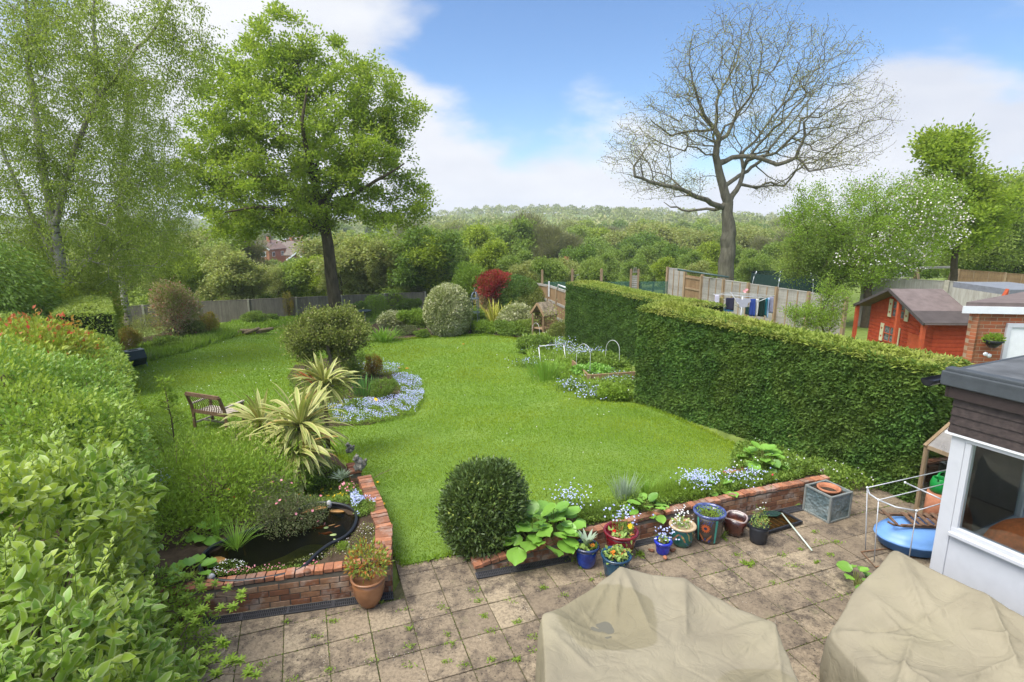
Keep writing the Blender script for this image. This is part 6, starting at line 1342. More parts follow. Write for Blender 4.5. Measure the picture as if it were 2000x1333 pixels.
# --- pond bed planting
meadow('strawberry_plants', 'bright green leafy ground plants behind the pond', None, 9000, 60, .20, .25, .05, .03, G['mid'], P_yellow, cat='ground plants', zf=zbed, world=[(-3.9, 8.0), (-3.0, 7.75), (-2.25, 7.6), (-2.35, 8.3), (-2.75, 9.2), (-3.3, 9.9), (-4.2, 9.6), (-4.6, 8.8)])
meadow('forget_me_nots', 'blue flowered patch beside the pond along the edging wall', None, 2200, 520, .13, .20, .035, .022, G['mid'], P_blue, zf=zbed, world=[(-2.28, 7.75), (-2.0, 7.6), (-1.95, 7.3), (-2.15, 7.15), (-2.3, 7.4), (-2.6, 8.3), (-2.45, 8.3)], clump=-.4)
meadow('rockery_plants', 'grey pink creeping rockery plants between pond and edging wall', None, 1500, 60, .04, .06, .020, .014, G['olive'], P_pinkw, cat='rockery plants', zf=zbed, world=[(-2.05, 7.05), (-1.85, 7.0), (-1.70, 6.35), (-2.2, 6.25), (-2.75, 6.1), (-2.5, 6.3), (-2.15, 6.6)])
meadow('creeping_mat', 'green creeping plants along the inner edge of the pond wall', None, 900, 90, .06, .09, .025, .018, G['mid'], P_pink, cat='rockery plants', zf=zbed, world=[(-3.6, 5.85), (-2.9, 5.93), (-2.3, 6.05), (-2.35, 6.12), (-2.95, 6.0), (-3.6, 5.95)])
b = MB(); pp = at(670, 1067, .37); shrub('thrift_cushion', 'small bright green cushion plant beside the pond', [(pp.x, pp.y, .37, .075, .075, .055)], 900, .018, G['lime'], .3, base=.33, stem=0)
tuft('silver_rosette', 'silver blue spiky plant behind the stone figure', 0, 0, 70, .19, .014, .3, G['silver'], 'silver plant', .04, .2, 1.4, at3=at(668, 935, .3))
shrub('pink_dianthus', 'small pink flowering plant near the edging wall', [(at(678, 950, .38).x, at(678, 950, .38).y, .36, .12, .1, .07)], 300, .03, G['mid'], base=.3, stem=0, flowers=[(P_pink, 26, .035, 'flowers')])
def broad(name, label, c, n, size, spread, mat, cat='bergenia', tilt=.8, h=.18):
    """round leaves on stalks"""
    e = empty(name, tuple(c), label, cat); b = MB(); Vs = []
    for i in range(n):
        a = i*2.4+random.uniform(-.3, .3); rr_ = spread*math.sqrt((i+.5)/n); d = Vector((math.cos(a), math.sin(a), 0)); hh = h*(1.25-.8*rr_/spread)+random.uniform(-.03, .03); q = Vector(c)+d*rr_+Vector((0, 0, hh)); b.tube([Vector(c)+d*rr_*.2-Vector((0, 0, .03)), q-d*size*.2], [.008, .005], 5, cap=False)
        ax = (d*1+Vector((0, 0, .75-tilt*rr_/spread))+Vector((random.gauss(0, .2), random.gauss(0, .2), random.gauss(0, .2)))).normalized(); up_ = (Vector((0, 0, 1))+d*-.2+Vector((random.gauss(0, .2), random.gauss(0, .2), 0))); X = ax.cross(up_).normalized(); Zv = X.cross(ax).normalized(); s_ = size*random.uniform(.65, 1.15); rn = random.random()
        rows = [(0, .02), (.14, .30), (.34, .44), (.58, .46), (.80, .33), (.95, .14)]; pts = []
        for t, w in rows:
            for s2 in (-1, -.5, 0, .5, 1): pts.append(q+ax*(t*s_)+X*(w*s_*s2)+Zv*(s_*(.10*abs(s2)**1.5+.03*math.sin(t*11+s2*3))-.16*t*t*s_))
        fs = [(r_*5+k, r_*5+k+1, r_*5+5+k+1, r_*5+5+k) for r_ in range(5) for k in range(4)]; Vs.append((pts, fs, rn))
    mb = MB()
    for pts, fs, rn in Vs: mb.add(pts, fs, rn, True)
    mb.build('leaves', mat, e, world=True); b.build('stalks', flat('leaf stalk', (.20,.22,.06), .6), e, world=True); return e
broad('bergenia', 'large bergenia with round leaves tumbling over the wall beside the bay bush', (.35, 6.90, .12), 44, .25, .44, G['bergenia'], h=.34)
broad('bergenia', 'second lower bergenia leaf cluster beside the bay bush', (.56, 6.98, .20), 26, .22, .34, G['bergenia'], h=.30)
pr_ = at(1488, 912, .32); broad('bergenia', 'tall bergenia clump at the right part of the wall bed', tuple(pr_+Vector((0, 0, -.04))), 30, .21, .30, G['bergenia'], h=.30)
pr_ = at(1405, 955, .32); broad('bergenia', 'flat bergenia leaves at the middle of the wall bed', tuple(pr_+Vector((0, 0, -.05))), 12, .22, .22, G['bergenia'], h=.10)
pr_ = at(1262, 992, .32); broad('bergenia', 'small bergenia clump next to the grassy tufts', tuple(pr_+Vector((0, 0, -.05))), 22, .16, .24, G['bergenia'], h=.12)
broad('marsh_marigold', 'round leaved marsh plant between azalea and pond rim', tuple(at(402, 1052, .33)), 6, .20, .10, G['bergenia'], 'pond plant', h=.10)
broad('marsh_marigold', 'round leaved plant at the left tip of the pond', tuple(at(375, 1128, .33)), 12, .19, .2, G['bergenia'], 'pond plant', h=.10)
shrub('water_plant', 'small leaved water plant with white flowers in the pond', [(at(448, 1108, .36).x, at(448, 1108, .36).y, .36, .20, .12, .06)], 500, .022, G['mid'], base=.31, stem=0, flowers=[(P_white, 70, .018, 'flowers')])
# bay bush
bl_ = [(-.38, 7.05, .66, .56, .54, .58), (-.60, 6.95, .5, .38, .4, .46), (-.18, 7.1, .72, .38, .4, .48), (-.4, 6.95, .3, .48, .42, .35), (-.55, 7.0, .95, .25, .25, .25), (-.15, 7.0, 1.05, .2, .2, .2), (-.7, 6.9, .75, .22, .22, .22), (-.05, 6.95, .5, .24, .24, .24)]
shrub('bay_bush', 'dense rounded dark bay bush at the corner of patio and lawn', bl_, 17000, .072, G['bay'], .34, 'f', .3, .16, 5, .75, base=.02, stem=14, seed=17)
# right wall bed
meadow('wall_bed_plants', 'low feathery green plants along the top of the right wall', None, 11000, 0, .15, .2, .05, .02, G['mid'], P_white, cat='ground plants', zf=zbr, world=[(.9, 7.12), (2.2, 7.6), (3.6, 8.1), (5.0, 8.6), (4.9, 9.0), (3.5, 8.5), (2.2, 8.0), (1.0, 7.4)])
fz_ = at(1330, 962, .34); shrub('fennel_mound', 'feathery bright green mound in the wall bed', [(fz_.x, fz_.y, .36, .42, .24, .16), (fz_.x-.3, fz_.y-.1, .33, .3, .2, .12)], 7000, .05, G['lime'], .10, base=.28, stem=0, up=1.4)
fz_ = at(1165, 1003, .33); shrub('rosemary_mound', 'low needle leaved mound left in the wall bed', [(fz_.x, fz_.y+.1, .30, .36, .22, .14)], 4800, .04, G['mid'], .12, base=.22, stem=0, up=1.2)
def fmn(label, px, py, z, w, h, nf, nl=420, name='forget_me_nots'):
    c = at(px, py, z); e = empty(name, tuple(c), label, 'flowers'); P = np.array(c)+rng.normal(size=(nl, 3))*[w*.4, w*.3, 0]+np.array([0, 0, 1])*rng.random(nl)[:, None]*h*.55; leafobj('foliage', leaves(P, rng.normal(size=P.shape)*.7+[0, 0, .8], rdir(nl)+[0, 0, 1], .05, .018, 'f'), G['mid'], e)
    P = np.array(c)+rng.normal(size=(nf, 3))*[w*.42, w*.3, 0]+np.array([0, 0, 1])*(h*(.45+.55*rng.random(nf)))[:, None]; leafobj('blossom', rosette(P, rng.normal(size=P.shape)*.4+[0, -.4, 1], .026), P_blue, e)
    b = MB()
    for p in P[:40]: b.tube([(c.x+(p[0]-c.x)*.4, c.y+(p[1]-c.y)*.4, c.z), tuple(p)], [.002, .0012], 3, cap=False)
    b.build('stems', G['blade_l'], e, world=True); return e
fmn('loose forget me nots beside the bergenia, left in the wall bed', 1115, 1005, .28, .34, .42, 120)
fmn('dense pale blue forget me nots at the middle of the wall bed', 1362, 962, .31, .34, .34, 330)
fmn('forget me nots in front of the tall bergenia clump', 1440, 945, .32, .42, .22, 110)
fmn('few blue flowers left of the red tulip bud', 1475, 935, .32, .25, .18, 60)
bud = at(1508, 933, .36); b = MB(); b.ball(tuple(bud), (.03, .03, .07), 10, 8); e_ = tag(b.build('flower_bud', flat('crimson bud', (.55,.03,.06), .5)), 'crimson drooping flower bud at the right end of the wall bed', 'flower')
meadow('wall_foot_plants', 'mixed small green plants between tall hedge and brick wall end', None, 9500, 40, .20, .28, .06, .03, G['mid'], P_white, cat='ground plants', world=[(3.6, 8.75), (5.15, 8.55), (6.3, 8.7), (5.9, 9.2), (4.9, 10.4), (4.2, 9.9)], dz=.10)
brickwall([(3.55, 8.62), (4.15, 8.86), (4.75, 9.12)], .1, [.33, .36, .38], .11, 'rear brick edging of the wall bed behind the bergenia', 1)

# --- side bed beside the tall hedges
sidep = [xy(*p) for p in [(1240,785),(1190,778),(1130,760),(1085,738),(1045,715),(1025,690),(1020,668),(1095,655),(1112,700),(1228,728)]]
meadow('side_bed_plants', 'tangle of green perennials filling the bed along the tall hedges', None, 30000, 150, .40, .50, .10, .045, G['lime'], P_white, cat='ground plants', world=sidep)
gq = grass_in(sidep, 4200, 18); tag(leafobj('long_grass', blades_on(gq, .12, .34, .018, .5), G['rough']), 'long soft grass along the edge of the side bed', 'grass', kind='stuff')
for i, (px, py, w, h, nf, lb_) in enumerate(((1115, 762, .55, .3, 130, 'nearest blue flower patch at the side bed edge'), (1160, 778, .7, .25, 160, 'lilac blue patch in front of the raised vegetable bed'), (1200, 752, .8, .35, 170, 'blue patch right of the raised bed end board'), (1135, 700, 1.0, .4, 260, 'blue patch between the frame and the wire hoop'), (1085, 690, 1.2, .5, 320, 'blue patch behind the white pipe frame'), (1035, 715, .8, .25, 80, 'small blue patch near the lawn edge by the frame'))):
    g_ = ground(px, py); P = np.array(g_)+rng.normal(size=(nf, 3))*[w*.4, w*.4, 0]+np.array([0, 0, 1])*(h*(.6+.4*rng.random(nf)))[:, None]; e_ = empty('forget_me_nots', tuple(g_), lb_, 'flowers'); leafobj('blossom', rosette(P, rng.normal(size=P.shape)*.4+[0, -.3, 1], .05), P_blue, e_)
    nl = 700; P = np.array(g_)+rng.normal(size=(nl, 3))*[w*.4, w*.4, 0]+np.array([0, 0, 1])*rng.random(nl)[:, None]*h; leafobj('foliage', leaves(P, rng.normal(size=P.shape)*.7+[0, 0, .8], rdir(nl)+[0, 0, 1], .08, .04, 'f'), G['mid'], e_)
shp('leafy_perennial', 'leafy green clump near the far end of the side bed', 1045, 690, 1.6, .75, 6500, .09, G['mid'], stem=0); shp('leafy_perennial', 'grey green bush in front of the arbour side wall', 1100, 668, 1.6, 1.0, 6000, .07, G['olive'], stem=4)
shp('leafy_perennial', 'green clump at the near tip of the side bed', 1195, 782, .8, .45, 3600, .07, G['lime'], stem=0); shp('leafy_perennial', 'leafy clump against the corner of the nearest hedge block', 1230, 770, .8, .4, 2600, .07, G['mid'], stem=0)
shp('strawberry_plants', 'strawberry like plants growing in the raised wooden bed', 1180, 728, 2.0, .7, 9000, .10, G['mid'], stem=0); shp('strawberry_plants', 'pale leaved vegetables in the raised bed front', 1160, 742, 1.5, .5, 4200, .10, G['bergenia'], stem=0)
tuft('day_lily', 'grassy clump bulging over the lawn from the side bed', 1065, 742, 260, .75, .018, .9, G['blade_l'], 'grass clump', .6, .9, 1.5)

# --- back bed, from left to right
shp('euonymus_dome', 'big dome shaped cream variegated shrub in the back bed', 876, 655, 2.9, 2.75, 30000, .10, G['cream'], wid=.6, lump=.05, power=.14, stem=4)
gA = ground(1005, 640)
shrub('photinia', 'bright crimson topped photinia between two green bushes', [L1_(956, 558, 33, .75, .8, .85), L1_(968, 546, 33, .8, .8, .5), L1_(948, 578, 34, .5, .6, .6), L1_(985, 543, 34.6, .5, .6, .3)], 6000, .13, G['crimson'], .45, 'f', .5, .4, 2.2, .8, base=-1.7, stem=8)
shrub('photinia', 'pink and cream lower growth of the crimson shrub', [L1_(955, 590, 33.6, .9, .9, .9), L1_(945, 615, 33.4, .7, .8, .6)], 6000, .13, G['pinkish'], .5, 'f', .5, .35, 2.2, .3, base=-1.7, stem=6)
shrub('yew_bush', 'smooth clipped green dome right of the crimson shrub', [L1_(1010, 570, 33.5, 1.35, 1.3, .95), L1_(1012, 600, 33.3, 1.25, 1.3, 1.2)], 24000, .10, G['conifer'], .5, 'f', .15, .05, 1.5, .3, base=-1.7, stem=4)
shrub('cotoneaster', 'spreading yellow green shrub behind the wooden arbour', [L1_(1040, 592, 32.5, 1.2, 1.1, .55), L1_(1060, 575, 33, .9, 1, .4), L1_(1015, 615, 32, 1.0, 1, .5), L1_(1055, 610, 33, .9, 1, .7)], 15000, .10, G['olive'], .5, 'f', .4, .25, 1.6, .3, base=-1.7, stem=8)
shrub('camellia', 'fresh green tall shrub behind the iron obelisk', [L1_(915, 548, 34.5, 1.0, 1, 1.0), L1_(935, 560, 35, 1.0, 1, 1.1), L1_(925, 600, 34.5, 1.1, 1, 1.2)], 13000, .13, G['lime'], .5, 'f', .4, .25, 1.6, .3, base=-1.7, stem=8)
shp('evergreen_shrub', 'green shrub at the foot of the iron obelisk', 928, 645, 1.4, 1.3, 5000, .11, G['mid'])
shp('white_flowering_shrub', 'pale flowering shrub left of the wooden arbour', 1010, 645, 2.1, 1.5, 9000, .10, G['cream']); shp('evergreen_shrub', 'low bright green plants before the striped phormium', 945, 652, 1.6, .7, 4000, .10, G['lime'], stem=0); shp('evergreen_shrub', 'low green plants at the right end of the back bed', 1000, 655, 1.9, .7, 5000, .10, G['mid'], stem=0); shp('evergreen_shrub', 'dark green low bush next to the arbour step', 1032, 654, 1.4, .8, 4000, .10, G['wood_a'], stem=0)
shp('sedum_mound', 'small rounded green mound left of the cream dome', 826, 660, .85, .42, 2600, .07, G['mid'], stem=0); shp('sedum_mound', 'small rounded green mound right of the cream dome', 903, 654, .85, .42, 2600, .07, G['mid'], stem=0)
shp('bronze_perennial', 'reddish brown low plant beside the day lily', 795, 655, 1.3, .5, 2600, .08, G['rhodo'], stem=0); shp('hydrangea', 'light green bush left of the cream dome', 815, 640, 1.9, 1.1, 6500, .11, G['lime']); shp('hydrangea', 'mottled green bush above the day lily', 768, 640, 2.0, 1.0, 6500, .10, G['cream'])
shp('rhododendron', 'dark green rhododendron against the right end of the fence', 770, 610, 2.6, 1.6, 9000, .13, G['mid']); shp('evergreen_shrub', 'feathery pale green bush in front of the fence', 735, 618, 1.8, 1.6, 4000, .08, G['lime']); shp('evergreen_shrub', 'small dark bush behind the light green bush', 800, 618, 1.7, 1.2, 4000, .11, G['wood_d'])
shp('elder_shrub', 'tall green shrub in front of the dark bush by the fence end', 705, 625, 1.6, 1.2, 3000, .10, G['mid'])
shp('conifer_shrub', 'small golden conifer against the grey fence', 566, 622, .8, 1.9, 3000, .07, G['rust'], up=1.0, wid=.3); shp('evergreen_shrub', 'low round green bush at the foot of the grey fence', 497, 632, 1.4, .8, 4200, .08, G['wood_a']); shp('evergreen_shrub', 'small shrub right of the low round fence bush', 528, 628, 1.2, .5, 2000, .08, G['mid'])
for px, py, w, h, lb_ in ((640, 640, 2.4, .5, 'low green growth around the foot of the oak'), (600, 632, 2, .4, 'low green growth left of the oak foot')): shp('ground_plants', lb_, px, py, w, h, 2600, .10, G['lime'], stem=0)
# left bed
shp('pieris', 'tall pink and cream leaved pieris by the left end of the fence', 345, 665, 2.5, 3.3, 7000, .14, G['pinkish'], wid=.5, lump=.3); shp('pieris', 'second pinkish leaved shrub beside the left hedge', 222, 672, 1.7, 2.6, 5000, .14, G['pinkish'], wid=.5, lump=.3)
shp('nandina', 'golden green shrub with rusty top in the left bed', 412, 655, 1.25, 1.25, 4500, .09, G['rust'], wid=.3, up=.8); shp('nandina', 'rusty topped shrub by the compost tumbler', 245, 690, 1.3, 1.3, 4500, .09, G['rust'], wid=.3, up=.8)
shp('heather_bush', 'twiggy pale olive bush between the pinkish shrubs', 285, 672, 2.0, 1.5, 6000, .07, G['pale'], wid=.3); shp('evergreen_shrub', 'grey green low bush beneath the tall pieris', 375, 662, 1.6, 1.0, 4500, .08, G['olive']); shp('evergreen_shrub', 'low green plant before the tall pieris', 330, 682, 1.5, .6, 3500, .09, G['mid'], stem=0)
lp = [xy(*p) for p in [(262,712),(300,705),(360,690),(430,668),(470,656),(440,640),(340,660),(250,690)]]
tag(leafobj('long_grass', blades_on(grass_in(lp, 6500, 22), .10, .3, .025, .45), G['rough']), 'rough tall grass edging the left bed', 'grass', kind='stuff')
fp = [xy(*p) for p in [(400,648),(480,650),(560,636),(640,640),(720,630),(800,612),(640,612),(520,622),(430,636)]]
tag(leafobj('rough_grass', blades_on(grass_in(fp, 9000, 30), .08, .2, .035, .45), G['rough']), 'longer grass along the foot of the back fence', 'grass', kind='stuff')
# lawn edge tufts around the beds, daisies and dandelions
def edge_tufts(poly, n, h, wd=.12):
    A = np.array(poly); B = np.roll(A, -1, 0); L_ = np.linalg.norm(B-A, axis=1); k = rng.choice(len(A), n, p=L_/L_.sum()); f = rng.random(n)[:, None]; Q = A[k]*(1-f)+B[k]*f+rng.normal(size=(n, 2))*wd*.4; return blades_on(Q, h*.6, h*1.3, .012, .6, dz=.0)
tag(leafobj('lawn_edge_grass', edge_tufts(lawn_poly, 22000, .075), G['grass']), 'longer uncut grass along the lawn edges', 'grass', kind='stuff')
def scatter_px(n, x0, x1, y0, y1, s):
    out = []
    while len(out) < n:
        px, py = random.uniform(x0, x1), random.uniform(y0, y1); g = ground(px, py)
        if inpoly(np.array([g.x]), np.array([g.y]), lawn_poly)[0] and fnoise(np.array([[g.x, g.y, 0]]), .9, 3)[0] > s: out.append((g.x, g.y, g.z+.05))
    return np.array(out)
P = np.concatenate([scatter_px(110, 262, 640, 665, 850, .2), scatter_px(30, 850, 1300, 680, 950, .1)]); k_ = np.clip(P[:, 1]/14, .6, 2)
tag(leafobj('daisies', rosette(P, rng.normal(size=P.shape)*.3+[0, -.3, 1], .028*k_, 6), P_white), 'tiny white daisies sprinkled over the lawn', 'daisies', kind='stuff')
for i, (px, py, lb_) in enumerate(((738, 947, 'yellow dandelion flower nearest the statue end of the wall'), (750, 990, 'yellow dandelion flower halfway down the lawn edge'), (746, 1009, 'upper of two dandelion flowers low on the lawn edge'), (743, 1015, 'lower of two dandelion flowers low on the lawn edge'), (1187, 0, ''))):
    if not lb_: continue
    g = ground(px, py); tag(leafobj('dandelion', rosette(np.array([[g.x, g.y, g.z+.05]]*2), np.array([[0, -.3, 1.]]*2), .05, 9), P_yellow), lb_, 'dandelion')
for i, (px, py, lb_) in enumerate(((902, 675, 'orange leaf lying on the far lawn'), (776, 722, 'left orange leaf on the lawn by the island bed'), (791, 723, 'right orange leaf on the lawn by the island bed'))):
    g = ground(px, py); tag(leafobj('fallen_leaf', leaves(np.array([[g.x, g.y, g.z+.05]]), np.array([[1, .2, .1]]), np.array([[0, 0, 1.]]), .16, .09, 'f'), P_orange), lb_, 'fallen leaf')

# --- weeds in the patio joints: each clump its own little plant
wd_px = [(745, 1178), (790, 1190), (650, 1215), (800, 1230), (800, 1262), (800, 1300), (730, 1290), (870, 1190), (925, 1155), (935, 1175), (945, 1205), (985, 1105), (865, 1185), (960, 1290), (1010, 1290), (1040, 1270), (1000, 1175), (870, 1295), (875, 1240), (880, 1260), (1010, 1215), (960, 1235), (905, 1300), (1045, 1245), (1120, 1095), (1135, 1110), (1175, 1125), (1155, 1135), (1250, 1085), (1440, 1085), (1465, 1103), (1548, 1106), (1510, 1140), (1565, 1075), (1600, 1060), (1620, 1085), (1595, 1100), (1530, 1085), (1660, 1130), (1635, 1060), (1590, 1040), (1640, 1165), (1100, 1165), (1060, 1150), (700, 1250), (620, 1245), (560, 1215), (510, 1300), (570, 1330), (640, 1310)]
for i, (px, py) in enumerate(wd_px):
    g = at(px, py, 0); n_ = random.randint(14, 46); r_ = random.uniform(.015, .05); P = np.array(g)+rng.normal(size=(n_, 3))*[r_, r_*.6, 0]; P[:, 2] = rng.random(n_)*.02
    big = (px, py) in ((985, 1105), (1250, 1085), (1465, 1103), (1010, 1175)); tag(leafobj('joint_weed', leaves(P, rng.normal(size=P.shape)*.9+[0, 0, .5], rdir(n_)+[0, 0, 1.3], .032*(2 if big else 1), .012*(1.8 if big else 1), 'f'), G['lime']), 'small green weed clump growing in a joint between patio slabs', 'weed', 'weeds in the patio joints')
def joints(n):
    out = []
    while len(out) < n:
        i, j = random.randint(-8, 22), random.randint(-7, 9)
        if fnoise(np.array([[i*.7, j*.7, 0]]), 1.3, 4)[0] < -.1 : continue
        c = slabpt(i+random.random(), j) if random.random() < .5 else slabpt(i, j+random.random())
        if c.y < 3 or not inpoly(np.array([c.x]), np.array([c.y]), patio_poly)[0]: continue
        out.append((c.x+random.gauss(0, .006), c.y+random.gauss(0, .006), -.012))
    return np.array(out)
P = joints(9000); tag(leafobj('joint_moss', leaves(P, rng.normal(size=P.shape)*.7+[0, 0, .8], rdir(len(P)), .024, .010, 'q'), G['mid']), 'thin moss and seedlings along the patio joints', 'moss', kind='stuff')
# ================================================================ glazed pots along the right wall
def glaze(name, a, b, scale=6, rough=.16, thr=(.4, .6)):
    m = MT(name); c = m.ramp(m.noise(scale, 5, .6), [(thr[0], a), (thr[1], b)]); return m.done(m.bsdf(c, rough, .5, 0, m.bump(m.noise(9, 3), .1, .01), .5))
M_earth = soilmat('potting compost', (.025,.018,.012), (.07,.05,.035))
def pot(name, label, px, py, r, h, body, rim=None, taper=.70, rimh=.05, rimw=.018, wall=.018, cat='pot', base=None, at3=None, k=40, soil=.82, bulge=0.0):
    g = at3 if at3 is not None else at(px, py, 0); g = Vector((g.x, g.y, 0)); e = empty(name, tuple(g), label, cat); b = MB(); rb = r*taper
    prof = [(rb*.9, .004), (rb, .012)]+[(rb+(r-rimw-rb)*f**.8+bulge*math.sin(f*math.pi), .012+(h-rimh-.012)*f) for f in (.2, .4, .6, .8, 1)]; o_r = prof[-1][0]
    body_p = prof+[(o_r-wall, h-rimh), (o_r-wall-.01, h*soil-.02)]
    b.lathe(body_p, tuple(g), k); b.build('body', body, e, world=True)
    b = MB(); b.lathe([(o_r-wall, h-rimh-.004), (o_r+.002, h-rimh-.002), (r, h-rimh+.012), (r+.003, h-.012), (r-.006, h), (r-rimw-wall+.006, h-.003), (o_r-wall-.003, h-rimh*.6), (o_r-wall-.003, h-rimh-.003)], tuple(g), k); b.build('rim', rim or body, e, world=True)
    b = MB(); b.lathe([(o_r-wall+.002, h*soil), (.001, h*soil+.012)], tuple(g), 20); b.build('compost', M_earth, e, world=True); e['_h'] = h; return e, g, h*soil, o_r-wall
def potplant(e, g, z, r, n, leaf, lm, hgt=.10, nm='plant', kind='f', wid=.55, up=.5, off=(0, 0), spread=.85):
    P = np.array([g.x+off[0], g.y+off[1], z])+np.stack([rng.normal(size=n)*r*.45*spread, rng.normal(size=n)*r*.45*spread, rng.random(n)*hgt], 1); q = np.linalg.norm(P[:, :2]-[g.x, g.y], axis=1); P = P[q < r*1.15]; n = len(P)
    return leafobj(nm, leaves(P, rng.normal(size=P.shape)*.8+[0, 0, up], rng.normal(size=P.shape)*.4+[0, 0, 1], leaf*rng.uniform(.7, 1.3, n), leaf*wid, kind), lm, e)
def fl_on(e, pts, pm, size, nm='flower', pet=6): leafobj(nm, rosette(np.array(pts), np.array([[0, -.5, .85]]*len(pts))+rng.normal(size=(len(pts), 3))*.2, size, pet), pm, e)
M_cobalt = glaze('cobalt glaze', (.004,.02,.16), (.01,.05,.34)); M_blackrim = glaze('blue black glaze', (.006,.010,.03), (.02,.04,.12)); M_redg = glaze('oxblood glaze', (.12,.006,.012), (.24,.012,.022)); M_teal = glaze('teal blue glaze', (.008,.035,.075), (.015,.075,.13)); M_bright = glaze('bright blue glaze', (.01,.02,.30), (.03,.06,.55))
e, g, z, r = pot('glazed_pot', 'cobalt blue glazed pot with leaf fan, nearest the bay bush', 1145, 1103, .165, .29, M_cobalt, M_blackrim)
potplant(e, g, z, r, 60, .07, G['sedum'], .06, off=(-.08, -.06)); potplant(e, g, z, r, 40, .07, G['mid'], .05, 'trailing_leaves', off=(.08, -.08)); n_ = 11; D = np.stack([np.cos(np.arange(n_)*2.4)*.5, np.sin(np.arange(n_)*2.4)*.5, np.full(n_, 1.)], 1); leafobj('strap_leaves', ribbon(np.array([[g.x, g.y, z]]*n_), D, .26, .05, .9, 5, taper=.7), G['silver'], e); fl_on(e, [(g.x+.05, g.y-.05, z+.07), (g.x+.07, g.y-.06, z+.08)], P_orange, .06)
e, g, z, r = pot('glazed_pot', 'largest oxblood red glazed pot with yellow and blue flowers', 1211, 1082, .235, .36, M_redg, taper=.62)
potplant(e, g, z, r, 120, .07, G['sedum'], .07, off=(0, -.08)); potplant(e, g, z, r, 150, .075, G['mid'], .22, 'forget_me_not_leaves', off=(.02, .06), up=1.2, wid=.25)
P = np.array([g.x+.0, g.y+.05, z])+rng.normal(size=(60, 3))*[.12, .09, 0]+np.array([0, 0, 1])*rng.uniform(.18, .40, 60)[:, None]; leafobj('forget_me_not_flowers', rosette(P, rng.normal(size=P.shape)*.3+[0, -.4, 1], .03), P_blue, e); fl_on(e, [(g.x+.11, g.y-.03, z+.13), (g.x+.12, g.y-.04, z+.14)], P_yellow, .085, 'yellow_flower', 7); fl_on(e, [(g.x-.11, g.y-.08, z+.09)], P_red, .06, 'red_flower')
b = MB()
for a in (.3, 2.4, 4.5): b.ball((g.x+.13*math.cos(a), g.y+.13*math.sin(a), .015), (.04, .04, .03))
e, g, z, r = pot('glazed_pot', 'teal blue glazed pot of succulents, partly behind the beige cover', 1202, 1124, .195, .30, M_teal, M_teal, rimh=.03)
potplant(e, g, z, r, 230, .055, G['sedum'], .10, wid=.8, spread=1.1); fl_on(e, [(g.x-.04, g.y-.02, z+.10), (g.x-.07, g.y-.03, z+.09), (g.x-.055, g.y-.06, z+.09)], P_orange, .05)
e, g, z, r = pot('glazed_pot', 'small bright blue glazed pot on terracotta feet', 1294, 1078, .12, .19, M_bright, at3=at(1294, 1080, 0), rimh=.05); e.location.z += 0
potplant(e, g, z, r, 70, .05, G['sedum'], .07); P = np.array([g.x, g.y, z])+rng.normal(size=(46, 3))*[.075, .06, 0]+np.array([0, 0, 1])*rng.uniform(.05, .24, 46)[:, None]; leafobj('forget_me_not_flowers', rosette(P, rng.normal(size=P.shape)*.3+[0, -.4, 1], .028), P_blue, e)
M_terra = flat('terracotta', (.42,.17,.09), .75, .2, scale=9, var=.2)
for i, (a, nm) in enumerate(((-1.6, 'front'), (.2, 'right'), (3.0, 'left'))):
    b = MB(); c = Vector((math.cos(a), math.sin(a), 0)); b.ball((0, 0, .022), (.035, .028, .022), 10, 7); b.ball((.035, 0, .032), (.02, .018, .016), 8, 6); o = b.build('pot_foot', M_terra if i == 0 else flat('aged terracotta', (.20,.09,.05), .8)); o.location = g+c*.14; o.rotation_euler = (0, 0, a); tag(o, 'small terracotta pot foot under the %s of the bright blue pot' % nm, 'pot foot')
# green pot with brush strokes
m = MT('green brushed glaze'); v = m.co(); wv_ = m.n('ShaderNodeTexWave', wave_type='BANDS', bands_direction='DIAGONAL'); wv_.inputs['Scale'].default_value = 4.5; wv_.inputs['Distortion'].default_value = 7; wv_.inputs['Detail'].default_value = 1; m.l(v, wv_.inputs['Vector'])
c = m.mix(m.ramp(wv_.outputs['Fac'], [(.86, 0.0), (.93, 1.0)]), m.ramp(m.noise(4, 3), [(.4, (.006,.07,.06)), (.6, (.01,.13,.10))]), m.ramp(m.noise(7, 2), [(.46, (.35,.30,.10)), (.52, (.25,.10,.05)), (.58, (.02,.12,.22))])); M_greeng = m.done(m.bsdf(c, .2, .5, 0, None, .4)); M_cream2 = glaze('cream glazed rim', (.42,.30,.17), (.56,.43,.28))
e, g, z, r = pot('glazed_pot', 'green brushed glaze pot with thick cream rim', 1331, 1062, .185, .30, M_greeng, M_cream2, rimh=.035, rimw=.03, wall=.02, bulge=.012)
potplant(e, g, z, r, 80, .055, G['sedum'], .12, off=(-.02, .02)); P = np.array([g.x-.02, g.y+.02, z])+rng.normal(size=(44, 3))*[.08, .06, 0]+np.array([0, 0, 1])*rng.uniform(.05, .30, 44)[:, None]; leafobj('flowers', rosette(P, rng.normal(size=P.shape)*.3+[0, -.4, 1], .026), P_white, e)
